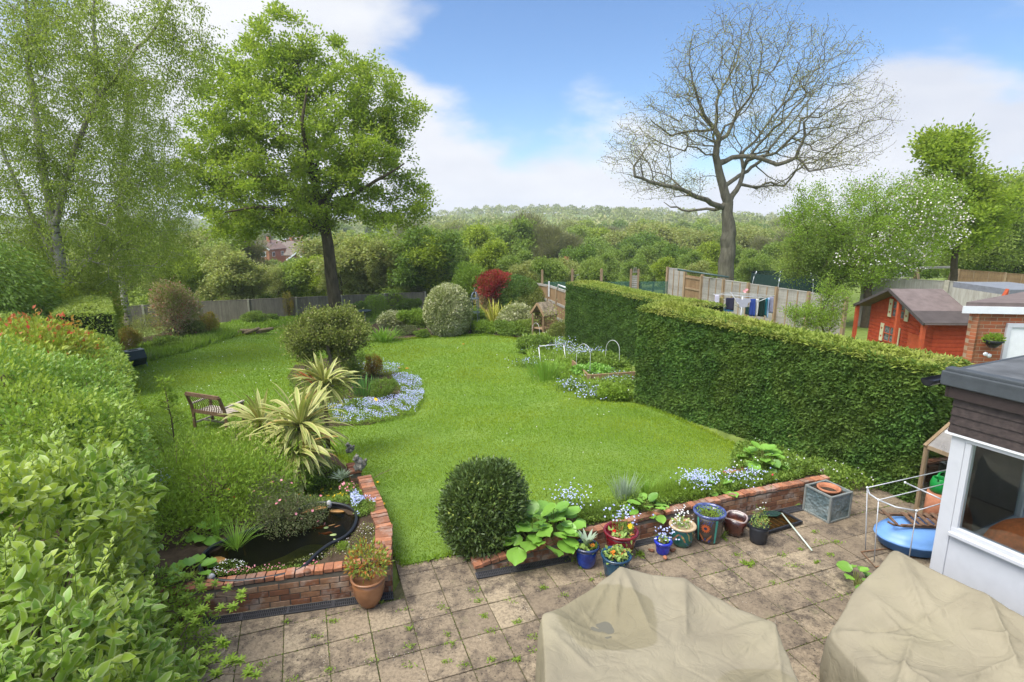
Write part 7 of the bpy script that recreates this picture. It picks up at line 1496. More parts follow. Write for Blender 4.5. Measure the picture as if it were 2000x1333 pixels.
# tall painted pot with a flower motif
M_paint = glaze('dark painted glaze', (.035,.028,.025), (.07,.055,.045), 8, .22); M_brim = glaze('blue striped rim', (.02,.03,.12), (.10,.13,.30), 12)
e, g, z, r = pot('painted_pot', 'tall painted pot with an orange flower motif and blue rim', 1382, 1052, .225, .44, M_paint, M_brim, taper=.76, rimh=.045, soil=.88)
potplant(e, g, z-.01, r, 700, .022, G['lime'], .05, wid=.8, spread=1.35)
def onpot(a, zz, off=.004): rr_ = .225*.76+(.225-.018-.225*.76)*((zz-.012)/(.44-.045-.012))**.8; return Vector((g.x+(rr_+off)*math.cos(a), g.y+(rr_+off)*math.sin(a), zz))
a0 = -2.12; b = MB()
for k in range(14):
    t = k*6.283/14; pc_ = lambda rad_, tt: onpot(a0+rad_*math.cos(tt)/.2, .25+rad_*math.sin(tt)); b.add([pc_(.018, t-.2), pc_(.045, t-.22), pc_(.072, t), pc_(.045, t+.22), pc_(.018, t+.2)], [(0, 1, 2, 3, 4)])
b.build('flower_motif', flat('orange painted petals', (.42,.085,.02), .35, .5), e, world=True); b = MB(); b.add([onpot(a0+.022*math.cos(t)/.2, .25+.022*math.sin(t), .006) for t in np.linspace(0, 6.28, 14)[:-1]], [tuple(range(13))]); b.build('motif_centre', M_blackrim, e, world=True)
b = MB(); 
for s_ in (-1, 1): b.add([onpot(a0+s_*x/.2, zz) for x, zz in ((.006, .05), (.03, .10), (.085, .165), (.09, .135), (.04, .06))], [(0, 1, 2, 3, 4)])
b.build('leaf_motif', flat('brown painted leaves', (.30,.10,.03), .4, .5), e, world=True); b = MB()
for s_ in (-.62, .66): b.add([onpot(a0+s_, .03), onpot(a0+s_+.12, .03), onpot(a0+s_+.14, .385), onpot(a0+s_-.02, .385)], [(0, 1, 2, 3)])
b.build('stripe', flat('turquoise stripe', (.05,.30,.25), .35, .5), e, world=True); b = MB()
for k in range(34):
    aa, zz = a0+random.uniform(-.5, .5), random.choice((random.uniform(.28, .37), random.uniform(.04, .09))); s_ = .006; b.add([onpot(aa+s_*math.cos(t)/.2, zz+s_*math.sin(t), .003) for t in (0, 1.26, 2.5, 3.8, 5.0)], [(0, 1, 2, 3, 4)])
b.build('dot_pattern', flat('blue painted dots', (.01,.06,.42), .35, .5), e, world=True)
tuft('fern', 'small fern frond growing between painted pot and brown pot', 0, 0, 26, .15, .022, .8, G['mid'], 'fern', .05, .2, 1.3, at3=at(1408, 1048, .0))
# brown wavy square pot
gb = at(1434, 1042, 0); M_brg = glaze('maroon brown glaze', (.035,.014,.014), (.095,.03,.02), 6, .25); e = empty('glazed_pot', tuple(gb), 'empty brown glazed pot with wavy pale rim', 'pot'); b = MB(); k = 40
def sqr(a, r_, zz, wave=0): q = (abs(math.cos(a))**3.2+abs(math.sin(a))**3.2)**(-1/3.2); return Vector((gb.x, gb.y, 0))+Matrix.Rotation(.9, 3, 'Z') @ Vector((math.cos(a)*r_*q, math.sin(a)*r_*q, zz+wave*math.cos(2*a)*.5))
rings = [(.09, .004, 0), (.115, .015, 0), (.14, .10, 0), (.155, .18, .01), (.16, .255, .035), (.135, .255, .035), (.13, .16, 0), (.11, .05, 0), (.001, .045, 0)]
b.add([sqr(a, r_, zz, w) for r_, zz, w in rings for a in np.arange(k)*6.2832/k], [(i*k+j, i*k+(j+1) % k, (i+1)*k+(j+1) % k, (i+1)*k+j) for i in range(len(rings)-1) for j in range(k)], smooth=True); b.build('body', M_brg, e, world=True)
b = MB(); b.tube([sqr(a, .1475, .258, .035) for a in np.arange(k)*6.2832/k], .0135, 6, closed=True); b.build('rim', glaze('pale worn rim', (.25,.19,.18), (.42,.33,.31)), e, world=True); b = MB(); b.add([sqr(a, .128, .15) for a in np.arange(k)*6.2832/k]+[Vector((gb.x, gb.y, .15))], [(j, (j+1) % k, k) for j in range(k)]); b.build('sandy_filling', flat('sandy brown filling', (.30,.15,.07), .9), e, world=True)
# black plastic pot
M_bpl = flat('black plastic', (.022,.024,.030), .45, .4); e, g, z, r = pot('plant_pot', 'plain black plastic pot with a spindly flowering plant', 1480, 1058, .135, .27, M_bpl, taper=.8, rimh=.02, rimw=.006, wall=.006)
potplant(e, g, z, r, 420, .026, G['sedum'], .16, wid=.5, up=1.2, spread=1.2); potplant(e, g, z+.12, r, 120, .026, G['mid'], .18, 'shoots', wid=.4, up=1.5, off=(.03, .02)); fl_on(e, [(g.x+random.uniform(-.06, .10), g.y+.02, z+random.uniform(.24, .38)) for _ in range(9)], P_white, .02)
# black water tray with a handled scraper
ta, tbb, tcc, td = at(1452, 1036, .02), at(1505, 1004, .02), at(1563, 1024, .02), at(1506, 1043, .02); e = empty('water_tray', tuple((ta+tcc)/2), 'black plastic tray of brown water lying by the brick wall', 'tray'); O3 = ta; U = (td-ta); V3 = (tbb-ta); U.z = V3.z = 0
ctr = (ta+tcc)/2; Ux = Vector((.80, .36, 0)).normalized(); Vx = Vector((-Ux.y, Ux.x, 0)); Ln_, Wn_ = .78, .36; ctr = at(1508, 1024, 0)
def TP(u, v, z): return Vector((ctr.x, ctr.y, 0))+Ux*u*Ln_/2+Vx*v*Wn_/2+Vector((0, 0, z))
b = MB(); mt_ = Matrix.Rotation(math.atan2(Ux.y, Ux.x), 3, 'Z'); b.box(TP(0, 0, .010), (Ln_, Wn_, .012), mat=mt_)
for u, v, sx_, sy_ in ((0, 1, Ln_+.03, .03), (0, -1, Ln_+.03, .03), (1, 0, .03, Wn_-.03), (-1, 0, .03, Wn_-.03)): b.box(TP(u, v, .034), (sx_, sy_, .045), mat=mt_)
b.build('tray', M_bpl, e, world=True, bevel=.008)
b = MB()
for k in range(7): b.box(TP(-.75+k*.25, 0, .026), (.025, Wn_-.10, .02), mat=mt_)
b.build('ribs', flat('yellow brown ribs', (.16,.11,.02), .5), e, world=True); b = MB(); b.box(TP(0, 0, .036), (Ln_-.04, Wn_-.04, .004), mat=mt_); m = MT('brown tray water'); p_ = m.bsdf((.05,.032,.01), .04, .5); t_ = m.n('ShaderNodeBsdfTransparent'); t_.inputs[0].default_value = (.7, .5, .25, 1); x_ = m.n('ShaderNodeMixShader'); x_.inputs[0].default_value = .55; m.l(p_.outputs[0], x_.inputs[1]); m.l(t_.outputs[0], x_.inputs[2]); b.build('water', m.done(x_), e, world=True)
pa = at(1527, 1003, .10); pb2_ = at(1586, 1076, .015); e = empty('pond_net', tuple(pb2_), 'net with a long pale handle leaning on the black tray', 'net'); b = MB(); b.tube([pa, pb2_], .011, 8); b.build('handle', flat('pale green tube', (.55,.62,.52), .35, .5), e, world=True)
b = MB(); b.tube([pa, pa+Vector((-.06, .10, -.02)), pa+Vector((-.22, .12, -.03)), pa+Vector((-.25, .0, -.04)), pa+Vector((-.10, -.05, -.02)), pa], .007, 6); b.build('hoop', flat('dark green wire', (.01,.05,.03), .5), e, world=True); b = MB(); cc_ = pa+Vector((-.13, .04, -.04)); b.add([pa, pa+Vector((-.06, .10, -.02)), pa+Vector((-.22, .12, -.03)), pa+Vector((-.25, .0, -.04)), pa+Vector((-.10, -.05, -.02)), cc_-Vector((0, 0, .025))], [(0,1,5),(1,2,5),(2,3,5),(3,4,5),(4,0,5)]); b.build('mesh', M_dnet, e, world=True)
# square metal tank planter with terracotta pot
m = MT('embossed zinc'); v = m.co(); vo = m.n('ShaderNodeTexVoronoi'); vo.inputs['Scale'].default_value = 22; m.l(v, vo.inputs['Vector']); nz = m.noise(4, 6); c = m.ramp(nz, [(.35, (.10,.15,.16)), (.65, (.26,.31,.31))]); M_zinc = m.done(m.bsdf(c, .5, .4, .35, m.bump(vo.outputs['Distance'], .8, .02)))
tq = [at(1576, 995, 0), at(1618, 1022, 0), at(1662, 1009, 0)]; cA = tq[1]; du = (tq[0]-tq[1]); dv = (tq[2]-tq[1]); dv.z = du.z = 0; dv = dv.normalized(); du = Vector((-dv.y, dv.x, 0)); s_ = .43; H_ = .42; e = empty('metal_planter', tuple(cA+(du+dv)*s_/2), 'square embossed grey metal planter at the end of the wall', 'planter'); mq = Matrix.Rotation(math.atan2(dv.y, dv.x), 3, 'Z'); cq = cA+(du+dv)*s_/2
b = MB()
for w, t in ((dv, du), (-dv, du), (du, dv), (-du, dv)): 
    c = cq+w*(s_/2-.008); b.box((c.x, c.y, H_/2), (.016 if abs(w.dot(dv)) > .5 else s_-.034, s_ if abs(w.dot(dv)) > .5 else .016, H_-.02), mat=mq)
b.build('body', M_zinc, e, world=True); b = MB()
for z_ in (.012, H_-.01):
    for w in (dv, -dv): c = cq+w*s_/2; b.box((c.x, c.y, z_), (.03, s_+.03, .024), mat=mq)
    for w in (du, -du): c = cq+w*s_/2; b.box((c.x, c.y, z_), (s_-.03, .03, .022), mat=mq)
for w1 in (-1, 1):
    for w2 in (-1, 1): c = cq+dv*w1*s_/2+du*w2*s_/2; b.box((c.x, c.y, H_/2), (.032, .032, H_-.05), mat=mq)
b.build('frame', flat('weathered zinc frame', (.30,.32,.30), .5, .4, .4), e, world=True)
b = MB(); b.lathe([(.10, H_-.22), (.125, H_-.03), (.165, H_-.01), (.168, H_+.018), (.15, H_+.022), (.125, H_-.02), (.11, H_-.12), (.001, H_-.13)], (cq.x, cq.y, 0), 32); tag(b.build('terracotta_pot', M_terra), 'terracotta pot sunk in the square metal planter', 'pot'); b = MB(); b.box((cq.x, cq.y, H_-.05), (s_-.04, s_-.04, .02), mat=mq); b.build('compost', M_earth, e, world=True)
# terracotta pot on the left
m = MT('glossy brown terracotta'); c = m.ramp(m.noise(3.5, 4), [(.35, (.21,.085,.035)), (.65, (.36,.17,.08))]); M_brt = m.done(m.bsdf(c, .3, .45, 0, None, .25))
e, g, z, r = pot('terracotta_pot', 'big rounded terracotta pot with orange green shrub by the pond wall', 722, 1180, .20, .37, M_brt, taper=.52, rimh=.03, rimw=.012, bulge=.02)
shrub_l = [(g.x, g.y+.02, .58, .22, .20, .20), (g.x+.10, g.y, .52, .15, .15, .12), (g.x-.1, g.y, .54, .15, .15, .14)]; P, Nn = lobes_pts(shrub_l, 700, .3, .2, 9, 3); leafobj('foliage', leaves(P, Nn+rng.normal(size=P.shape)*.5+[0, 0, .6], rdir(len(P))+[0, 0, 1], .06, .022, 'f'), G['redgreen'], e); stems(9, (g.x, g.y, .3), .6, .15, .006, 3).build('stems', B_twig, e, world=True)

# ================================================================ beige covers
def clothmat():
    m = MT('beige cover cloth'); v = m.co(); f = m.noise(2.0, 5, .5); c = m.ramp(f, [(.35, (.225,.195,.135)), (.65, (.275,.24,.165))]); sp = m.n('ShaderNodeAttribute'); sp.attribute_name = 'wet'; c = m.mix(sp.outputs['Fac'], c, (.17,.145,.08))
    s2 = m.ramp(m.noise(1.1, 4, .6), [(.5, 0.0), (.7, 1.0)]); c = m.mix(m.math('MULTIPLY', s2, .25), c, (.25,.225,.13)); wv2 = m.n('ShaderNodeTexWave'); wv2.inputs['Scale'].default_value = 160; m.l(v, wv2.inputs['Vector'])
    rg = m.math('ABSOLUTE', m.math('SUBTRACT', m.noise(2.6, 3, .5, None, 1.2), .5)); rg2 = m.math('ABSOLUTE', m.math('SUBTRACT', m.noise(7, 4, .55, None, .8), .5)); hh_ = m.math('ADD', m.math('MULTIPLY', m.math('MINIMUM', rg, .07), 6), m.math('MULTIPLY', m.math('MINIMUM', rg2, .08), 1.6)); nr = m.bump(hh_, .30, .03); return m.done(m.bsdf(c, .78, .2, 0, nr))
M_cloth = clothmat()
def cover(name, label, cen, Vt, zc, seed, dips, wets, skirt_out=.06, creases=()):
    q = random.Random(seed); nA = 260; nR = 70; nS = 34; cen = Vector(cen); n = len(Vt); V = np.array(Vt, float); ang = np.unwrap(np.arctan2(V[:, 1]-cen.y, V[:, 0]-cen.x)); V = V[np.argsort(np.arctan2(V[:, 1]-cen.y, V[:, 0]-cen.x))]; va = np.arctan2(V[:, 1]-cen.y, V[:, 0]-cen.x)
    verts = []; wet = []; an = -math.pi+np.arange(nA)*2*math.pi/nA; ring = []
    for a in an:
        k = np.searchsorted(va, a) % n; j = (k-1) % n; A = V[j]; B = V[k]; d = np.array([math.cos(a), math.sin(a)]); AB = B[:2]-A[:2]; M_ = np.array([[d[0], -AB[0]], [d[1], -AB[1]]]); s_, t = np.linalg.solve(M_, A[:2]-np.array([cen.x, cen.y])); t = min(max(t, 0), 1); span = np.linalg.norm(AB)
        z = A[2]*(1-t)+B[2]*t-.025*span*math.sin(math.pi*t)**.8; pull = .012*span*math.sin(math.pi*t); ring.append((s_-pull, z, t))
    rs_ = np.array([r_[0] for r_ in ring]); zs_ = np.array([r_[1] for r_ in ring]); ker = np.array([1, 2, 3, 2, 1.])/9
    rs_ = sum(np.roll(rs_, i-2)*ker[i] for i in range(5)); zs_ = sum(np.roll(zs_, i-2)*ker[i] for i in range(5)); tt = np.array([r_[2] for r_ in ring])
    for i in range(nR+1):
        f = i/nR
        for a, r_, z_, t in zip(an, rs_, zs_, tt):
            x = cen.x+r_*f*math.cos(a); y = cen.y+r_*f*math.sin(a); z = zc*(1-f**2)+z_*f**2; z -= .04*math.sin(math.pi*min(1, f))*math.sin(math.pi*t)*f*f
            ridge = .05*math.exp(-((min(t, 1-t))*7)**2)*f**4*(1-f)*4; z += ridge
            if f > .9: z -= .022*((f-.9)/.1)**2
            verts.append([x, y, z])
    top = len(verts)
    for i in range(1, nS+1):
        f = i/nS
        for a, r_, z_, t in zip(an, rs_, zs_, tt):
            fold = (math.sin(a*17+math.sin(a*5)*2+seed)*.5+math.sin(a*31+seed*2)*.25)*.035*f**.8*(1-.3*math.exp(-(min(t, 1-t)*8)**2)); out = skirt_out*f*(1-.4*f)+.02*math.sin(min(1, f*4)*1.57)-.10*max(0, f-.75)*.8
            z = max(.015, (z_-.022)*(1-f)+.015*f); rr_ = r_+out+fold; verts.append([cen.x+rr_*math.cos(a), cen.y+rr_*math.sin(a), z])
    P = np.array(verts); 
    for (dx, dy, dr, dz) in dips: d = np.hypot(P[:, 0]-dx, P[:, 1]-dy)/dr; P[:, 2] -= dz*np.exp(-d**2)*(np.arange(len(P)) < top)
    for (ax, ay, bx, by, w, h) in creases:
        ab = np.array([bx-ax, by-ay]); t = np.clip(((P[:, :2]-[ax, ay])@ab)/(ab@ab), 0, 1); d = np.linalg.norm(P[:, :2]-(np.array([ax, ay])+t[:, None]*ab), axis=1); P[:, 2] += h*np.exp(-np.abs(d)/(w*.75))*np.sin(math.pi*np.clip(t, 0.02, .98))**.5*(P[:, 2] > .3)
    P[:, 2] += .010*fnoise(P, 5, seed)-.008*np.exp(-(fnoise(P, 3.2, seed+5)/.10)**2)*.6+.003*fnoise(P, 14, seed+1); P[:, 2] = np.maximum(P[:, 2], .012)
    wet = np.zeros(len(P))
    for (wx, wy, wr, ws) in wets: d = np.hypot(P[:, 0]-wx, (P[:, 1]-wy)*1.25)/wr+.14*fnoise(P, 5, seed+3); wet = np.maximum(wet, ws*sstep(-d, -1.03, -.97))
    R_ = nR+nS+1; i = np.arange(R_-1)[:, None]*nA; j = np.arange(nA)[None]; F = np.stack([i+j, i+(j+1) % nA, i+nA+(j+1) % nA, i+nA+j], -1).reshape(-1, 4)
    e = empty(name, (cen.x, cen.y, 0), label, 'furniture cover'); link('cover', mesh_np('cover', P, [F[nA:]] if False else [F], True, {'wet': wet}), M_cloth, e, True); return e, P
cv1, P1 = cover('furniture_cover', 'beige cover with a rain puddle draped over the round table set', (1.35, 4.05), [(.27, 4.52, .90), (1.12, 5.18, .95), (1.74, 5.06, .90), (2.38, 4.46, .86), (2.25, 3.5, .86), (1.7, 2.85, .88), (.8, 2.85, .88), (.25, 3.5, .88)], .80, 3, [(.80, 4.50, .28, .11), (1.75, 4.35, .35, .03)], [(.86, 4.58,   .50, .55), (1.95, 3.55, .50, .45)],
    creases=[(.27, 4.52, 1.0, 4.42, .035, .035), (1.12, 5.18, .95, 4.55, .03, .03), (1.12, 5.18, 1.25, 4.4, .035, .03), (1.74, 5.06, 1.55, 4.35, .045, .035), (2.45, 4.46, 1.8, 4.05, .05, .035), (2.45, 4.46, 1.9, 4.4, .04, .025), (.60, 4.75, .85, 4.45, .02, .025), (.3, 4.4, .7, 3.9, .04, .02), (2.4, 4.1, 1.6, 3.6, .05, .03), (1.0, 4.95, .98, 4.62, .018, .02), (1.2, 4.5, 2.1, 4.72, .03, -.02), (.3, 4.35, 1.0, 4.15, .02, .02), (2.38, 4.46, 2.1, 3.7, .03, .03), (1.12, 5.18, .7, 4.6, .02, .02), (1.74, 5.06, 2.0, 4.5, .02, .018)])
m = MT('puddle water'); p_ = m.bsdf((.15,.135,.09), .04, .6, 0, None, .5); M_pud = m.done(p_); zp = P1[(np.hypot(P1[:, 0]-.82, P1[:, 1]-4.48) < .03)][:, 2].min()
b = MB(); pts = [Vector((.84+.21*(1+.25*math.sin(3*a+1))*math.cos(a), 4.49+.11*(1+.4*math.sin(2*a))*math.sin(a), zp+.013)) for a in np.arange(30)*6.283/30]; b.add(pts+[Vector((.84, 4.49, zp+.013))], [(j, (j+1) % 30, 30) for j in range(30)]); b.build('puddle', M_pud, cv1, world=True)
cv2, P2_ = cover('furniture_cover', 'larger beige cover over garden chairs beside the sunroom wall', (3.95, 4.1), [(4.06, 5.40, 1.02), (4.48, 4.72, .98), (5.0, 3.6, .95), (4.6, 2.7, .9), (3.5, 2.8, .8), (3.0, 3.75, .70), (2.98, 4.62, .60), (3.45, 5.03, .80)], .80, 8, [(3.75, 4.55, .25, .06), (3.9, 3.9, .3, .08), (4.5, 3.9, .25, .05), (3.3, 4.3, .2, .03)], [], skirt_out=.04,
    creases=[(4.06, 5.38, 3.8, 4.4, .07, .05), (4.4, 4.75, 3.75, 4.55, .04, .04), (2.98, 4.62, 3.7, 4.35, .03, .03), (3.0, 3.75, 3.6, 4.4, .04, .05), (3.4, 3.6, 3.2, 4.4, .04, .04), (4.48, 4.72, 4.2, 4.0, .05, .06), (4.1, 4.4, 4.4, 4.2, .03, .04), (3.6, 3.9, 4.3, 4.1, .05, .05), (3.1, 4.2, 3.5, 3.9, .03, .03), (3.5, 4.9, 3.6, 4.4, .03, .025), (3.75, 4.55, 3.2, 4.5, .025, -.025)])
broad('arum', 'broad leaved plant growing behind the larger beige cover', tuple(at(1672, 1140, .02)), 9, .17, .14, G['bergenia'], 'plant', h=.16)

# ================================================================ airer, sandpit, sledge, greenhouse
M_steel = flat('white coated steel', (.52,.53,.55), .35, .5, .2); M_rusty = flat('rusty tube', (.20,.11,.06), .7); za = .85
A_, B_, C_, D_, E_, F_ = (at(1694, 953, za), at(1716, 977, za), at(1790, 998, za), at(1862, 925, za), at(1862, 952, za), at(1862, 988, za)); e = empty('clothes_airer', tuple(at(1700, 1090, 0)), 'folding metal clothes airer standing by the blue sandpit', 'airer')
b = MB(); b.tube([A_, D_+Vector((.35, .25, 0))], .007, 6); b.tube([B_, E_+Vector((.35, .25, 0))], .007, 6); b.tube([C_, F_+Vector((.35, .25, 0))], .007, 6); b.tube([A_, (A_+B_)/2+Vector((-.05, -.01, 0)), B_], .011, 8); b.tube([B_, (B_+C_)/2+Vector((-.05, -.05, 0)), C_], .011, 8)
m1 = at(1768, 943, za); m2 = at(1842, 977, za); b.tube([m1, m2], .010, 6); b.build('top_rails', M_steel, e, world=True)
for p, nm in ((A_, at(1690, 1075, .0)), (B_, at(1707, 1098, 0)), (C_, Vector((C_.x+.02, C_.y+.02, .0)))): b = MB(); b.tube([p, (nm.x*.5+p.x*.5, nm.y*.5+p.y*.5, .42), (nm.x, nm.y, .01)], .007, 6); b.build('leg', M_steel, e, world=True)
b = MB(); b.tube([at(1682, 1078, .012), at(1730, 1072, .012), at(1790, 1066, .012)], .008, 6); b.tube([at(1682, 1078, .012), at(1710, 1108, .012), at(1800, 1085, .012)], .008, 6); b.build('foot_bar', M_rusty, e, world=True)
b = MB()
for p in (A_, B_, C_, m1, m2): b.ball(tuple(p), .017, 8, 6)
b.build('joint', M_white, e, world=True)
M_sky = flat('pale blue plastic', (.16,.33,.66), .38, .45, var=.04); M_deep = flat('deeper blue plastic', (.04,.16,.42), .4, .45, var=.04); sc_ = at(1772, 1052, .12); e = empty('sandpit', (sc_.x+.12, sc_.y, 0), 'pale blue plastic clam shell sandpit with its lid on', 'sandpit')
def shell(prof, rib): 
    k = 60; vs = []; 
    for r_, z in prof:
        for j in range(k): a = j*6.2832/k; q = 1+rib*abs(math.sin(a*6))*r_*1.2; vs.append((e.location.x+math.cos(a)*r_*q*1.12, e.location.y+math.sin(a)*r_*q*.82, z))
    return vs, [(i*k+j, i*k+(j+1) % k, (i+1)*k+(j+1) % k, (i+1)*k+j) for i in range(len(prof)-1) for j in range(k)]
b = MB(); v_, f_ = shell([(.36, .01), (.42, .05), (.455, .14), (.47, .15), (.47, .165)], .02); b.add(v_, f_, smooth=True); b.build('base', M_deep, e, world=True); b = MB(); v_, f_ = shell([(.475, .168), (.48, .18), (.45, .19), (.43, .24), (.36, .30), (.22, .335), (.001, .345)], .03); b.add(v_, f_, smooth=True); b.build('lid', M_sky, e, world=True)
M_sled = flat('old sledge wood', (.20,.12,.075), .85, .15, scale=16, var=.35); s0 = Vector((e.location.x-.02, e.location.y+.02, .37)); sdx = Vector((.93, -.05, 0)).normalized(); sdy = Vector((.12, .95, 0)).normalized(); e = empty('sledge', tuple(s0), 'old slatted wooden sledge lying on the blue sandpit', 'sledge')
def SL(u, v, z): return s0+sdx*u+sdy*v+Vector((0, 0, z))
for v_ in (-.15, .15): b = MB(); b.tube([SL(-.46, v_, .06), SL(-.38, v_, .02), SL(-.25, v_, -.0), SL(.55, v_, -.01)], .014, 6); b.build('runner', M_sled, e, world=True)
b = MB()
for u_ in (-.1, 0, .1, .2, .3, .4, .5): b.bar(SL(u_, -.17, .035), SL(u_, .17, .035), .055, .014)
b.build('slats', M_sled, e, world=True); b = MB()
for v_ in (-.15, .15): b.bar(SL(-.28, v_, .022), SL(.55, v_, .022), .03, .012)
b.bar(SL(-.36, -.19, .05), SL(-.36, .19, .05), .03, .02); b.build('cross_bar', M_sled, e, world=True)
# small greenhouse
gA_ = at(1790, 1000, 0); gf = Vector((.28, -.96, 0)).normalized(); gd = Vector((.96, .28, 0)).normalized(); M_gwood = fencemat('weathered cedar', (.20,.135,.075), (.40,.30,.19)); e = empty('greenhouse', tuple(gA_), 'small weathered timber greenhouse between hedge and sunroom', 'greenhouse'); gh_l, gh_d, gh_e, gh_r = 1.25, .9, 1.08, 1.42
def GP(u, v, z): return gA_+gf*u+gd*v+Vector((0, 0, z))
b = MB()
for u in (0, gh_l/2, gh_l):
    for v_ in (0, gh_d): b.bar(GP(u, v_, 0), GP(u, v_, gh_e), .055, .055, (0, 1, 0))
for v_ in (0, gh_d):
    for z_ in (.05, gh_e): b.bar(GP(-.03, v_, z_), GP(gh_l+.03, v_, z_), .05, .06)
for u in (0, gh_l):
    for z_ in (.05, gh_e): b.bar(GP(u, 0, z_), GP(u, gh_d, z_), .05, .05)
    b.bar(GP(u, -.04, gh_e), GP(u, gh_d/2, gh_r), .05, .06); b.bar(GP(u, gh_d+.04, gh_e), GP(u, gh_d/2, gh_r), .05, .06)
b.bar(GP(-.03, gh_d/2, gh_r), GP(gh_l+.03, gh_d/2, gh_r), .06, .05); b.build('frame', M_gwood, e, world=True)
mdg = MT('dusty glass'); p_ = mdg.bsdf((.30,.28,.26), .25, .5); t_ = mdg.n('ShaderNodeBsdfTransparent'); x_ = mdg.n('ShaderNodeMixShader'); mdg.l(mdg.ramp(mdg.noise(5, 5), [(.3, .45), (.7, .85)]), x_.inputs[0]); mdg.l(p_.outputs[0], x_.inputs[2]); mdg.l(t_.outputs[0], x_.inputs[1]); M_dust = mdg.done(x_)
for v0 in (0, gh_d): b = MB(); b.add([GP(.02, v0+(.02 if v0 else -.02), gh_e+.03), GP(gh_l-.02, v0+(.02 if v0 else -.02), gh_e+.03), GP(gh_l-.02, gh_d/2, gh_r+.02), GP(.02, gh_d/2, gh_r+.02)], [(0,1,2,3)]); o = b.build('roof_pane', M_dust, e, world=True); md = o.modifiers.new('s', 'SOLIDIFY'); md.thickness = .006
for (q0_, q1_) in ((GP(.03, -.0, 0), GP(gh_l/2-.03, 0, 0)), (GP(gh_l/2+.03, 0, 0), GP(gh_l-.03, 0, 0)), (GP(.0, .03, 0), GP(0, gh_d-.03, 0)), (GP(.03, gh_d, 0), GP(gh_l-.03, gh_d, 0))):
    b = MB(); b.bar(q0_+Vector((0, 0, gh_e/2+.03)), q1_+Vector((0, 0, gh_e/2+.03)), .005, gh_e-.12); b.build('side_pane', M_glass, e, world=True)
b = MB(); b.bar(GP(.05, gh_d*.5, .45), GP(gh_l-.05, gh_d*.5, .45), .55, .03); b.build('shelf', M_gwood, e, world=True)
M_can = flat('bright green plastic', (.01,.26,.045), .35, .45, var=.05); wc = GP(.42, .12, .0); wc = pd(1836, 945, wc.y+.02); e = empty('watering_can', (wc.x, wc.y, wc.z-.12), 'bright green plastic watering can beside the greenhouse', 'watering can'); b = MB(); b.lathe([(.10, -.12), (.115, -.11), (.12, .0), (.10, .08), (.09, .09), (.085, .085), (.10, 0), (.09, -.10)], tuple(wc), 24); b.build('body', M_can, e, world=True); b = MB(); b.tube([wc+Vector((-.08, -.06, .07)), wc+Vector((-.12, -.08, .15)), wc+Vector((-.05, -.03, .19)), wc+Vector((.06, .02, .18)), wc+Vector((.11, .04, .04))], .013, 8); b.build('handle', M_can, e, world=True); b = MB(); b.tube([wc+Vector((.09, .03, -.06)), wc+Vector((.22, .05, .08)), wc+Vector((.30, .06, .14))], [.02, .014, .022], 8); b.build('spout', M_can, e, world=True)
b = MB(); b.tube([wc+Vector((0, 0, -.13)), Vector((wc.x, wc.y, .0))], [.14, .15], 12); tag(b.build('upturned_pot', M_terra), 'upturned terracotta pot under the green watering can', 'pot')

# ================================================================ lawn furniture and garden things
M_teak = flat('weathered teak', (.20,.125,.075), .75, .2, scale=12, var=.25); M_teakl = flat('bleached teak', (.42,.36,.29), .8, .2, scale=12, var=.2)
bL = Vector((-7.93, 13.34, 0)); bR = Vector((-6.93, 12.95, 0)); zb = float(gz(-7.4, 13.2)); bu = (bR-bL).normalized(); bw = (bR-bL).length; bv = Vector((-bu.y, bu.x, 0)); bv = bv if bv.y > 0 else -bv
e = empty('garden_bench', ((bL+bR)/2).to_tuple()[:2]+(zb,), 'wooden two seat garden bench with curved slatted back facing away', 'bench')
def BP(u, v, z): return bL+bu*u+bv*v+Vector((0, 0, zb+z))
back = [(.0, 0.40), (-.02, .50), (.02, .62), (.0, .74), (-.06, .86), (-.11, .95)]
for u in (0, bw): b = MB(); b.bar(BP(u, 0, -.03), BP(u, 0, .42), .055, .06, (0, 1, 0)); b.bar(BP(u, 0, .40), BP(u, -.03, .62), .055, .06, (0, 1, 0)); b.bar(BP(u, -.03, .61), BP(u, -.14, .93), .055, .055, (0, 1, 0)); b.build('back_leg', M_teak, e, world=True)
for u in (.0, bw): b = MB(); b.bar(BP(u, .52, -.03), BP(u, .52, .62), .055, .06, (0, 1, 0)); b.build('front_leg', M_teak, e, world=True); b = MB(); b.bar(BP(u, -.02, .63), BP(u, .58, .65), .07, .03); b.build('armrest', M_teakl, e, world=True)
b = MB(); b.bar(BP(0, -.14, .92), BP(bw, -.14, .92), .045, .09); b.bar(BP(0, 0, .44), BP(bw, 0, .44), .04, .08); b.build('back_rail', M_teak, e, world=True); b = MB()
for k in range(13):
    u = bw*(k+1)/14; b.tube([BP(u, .0, .46), BP(u, .035, .56), BP(u, .0, .68), BP(u, -.06, .78), BP(u, -.135, .90)], .011, 4)
b.build('back_slats', M_teak, e, world=True); b = MB()
for k in range(5): b.bar(BP(.0, .06+k*.105, .41), BP(bw, .06+k*.105, .41), .08, .022)
b.build('seat', M_teakl, e, world=True); b = MB(); b.bar(BP(0, .0, .12), BP(0, .52, .12), .03, .04); b.bar(BP(bw, .0, .12), BP(bw, .52, .12), .03, .04); b.bar(BP(0, .26, .12), BP(bw, .26, .12), .03, .04); b.build('stretcher', M_teakl, e, world=True)
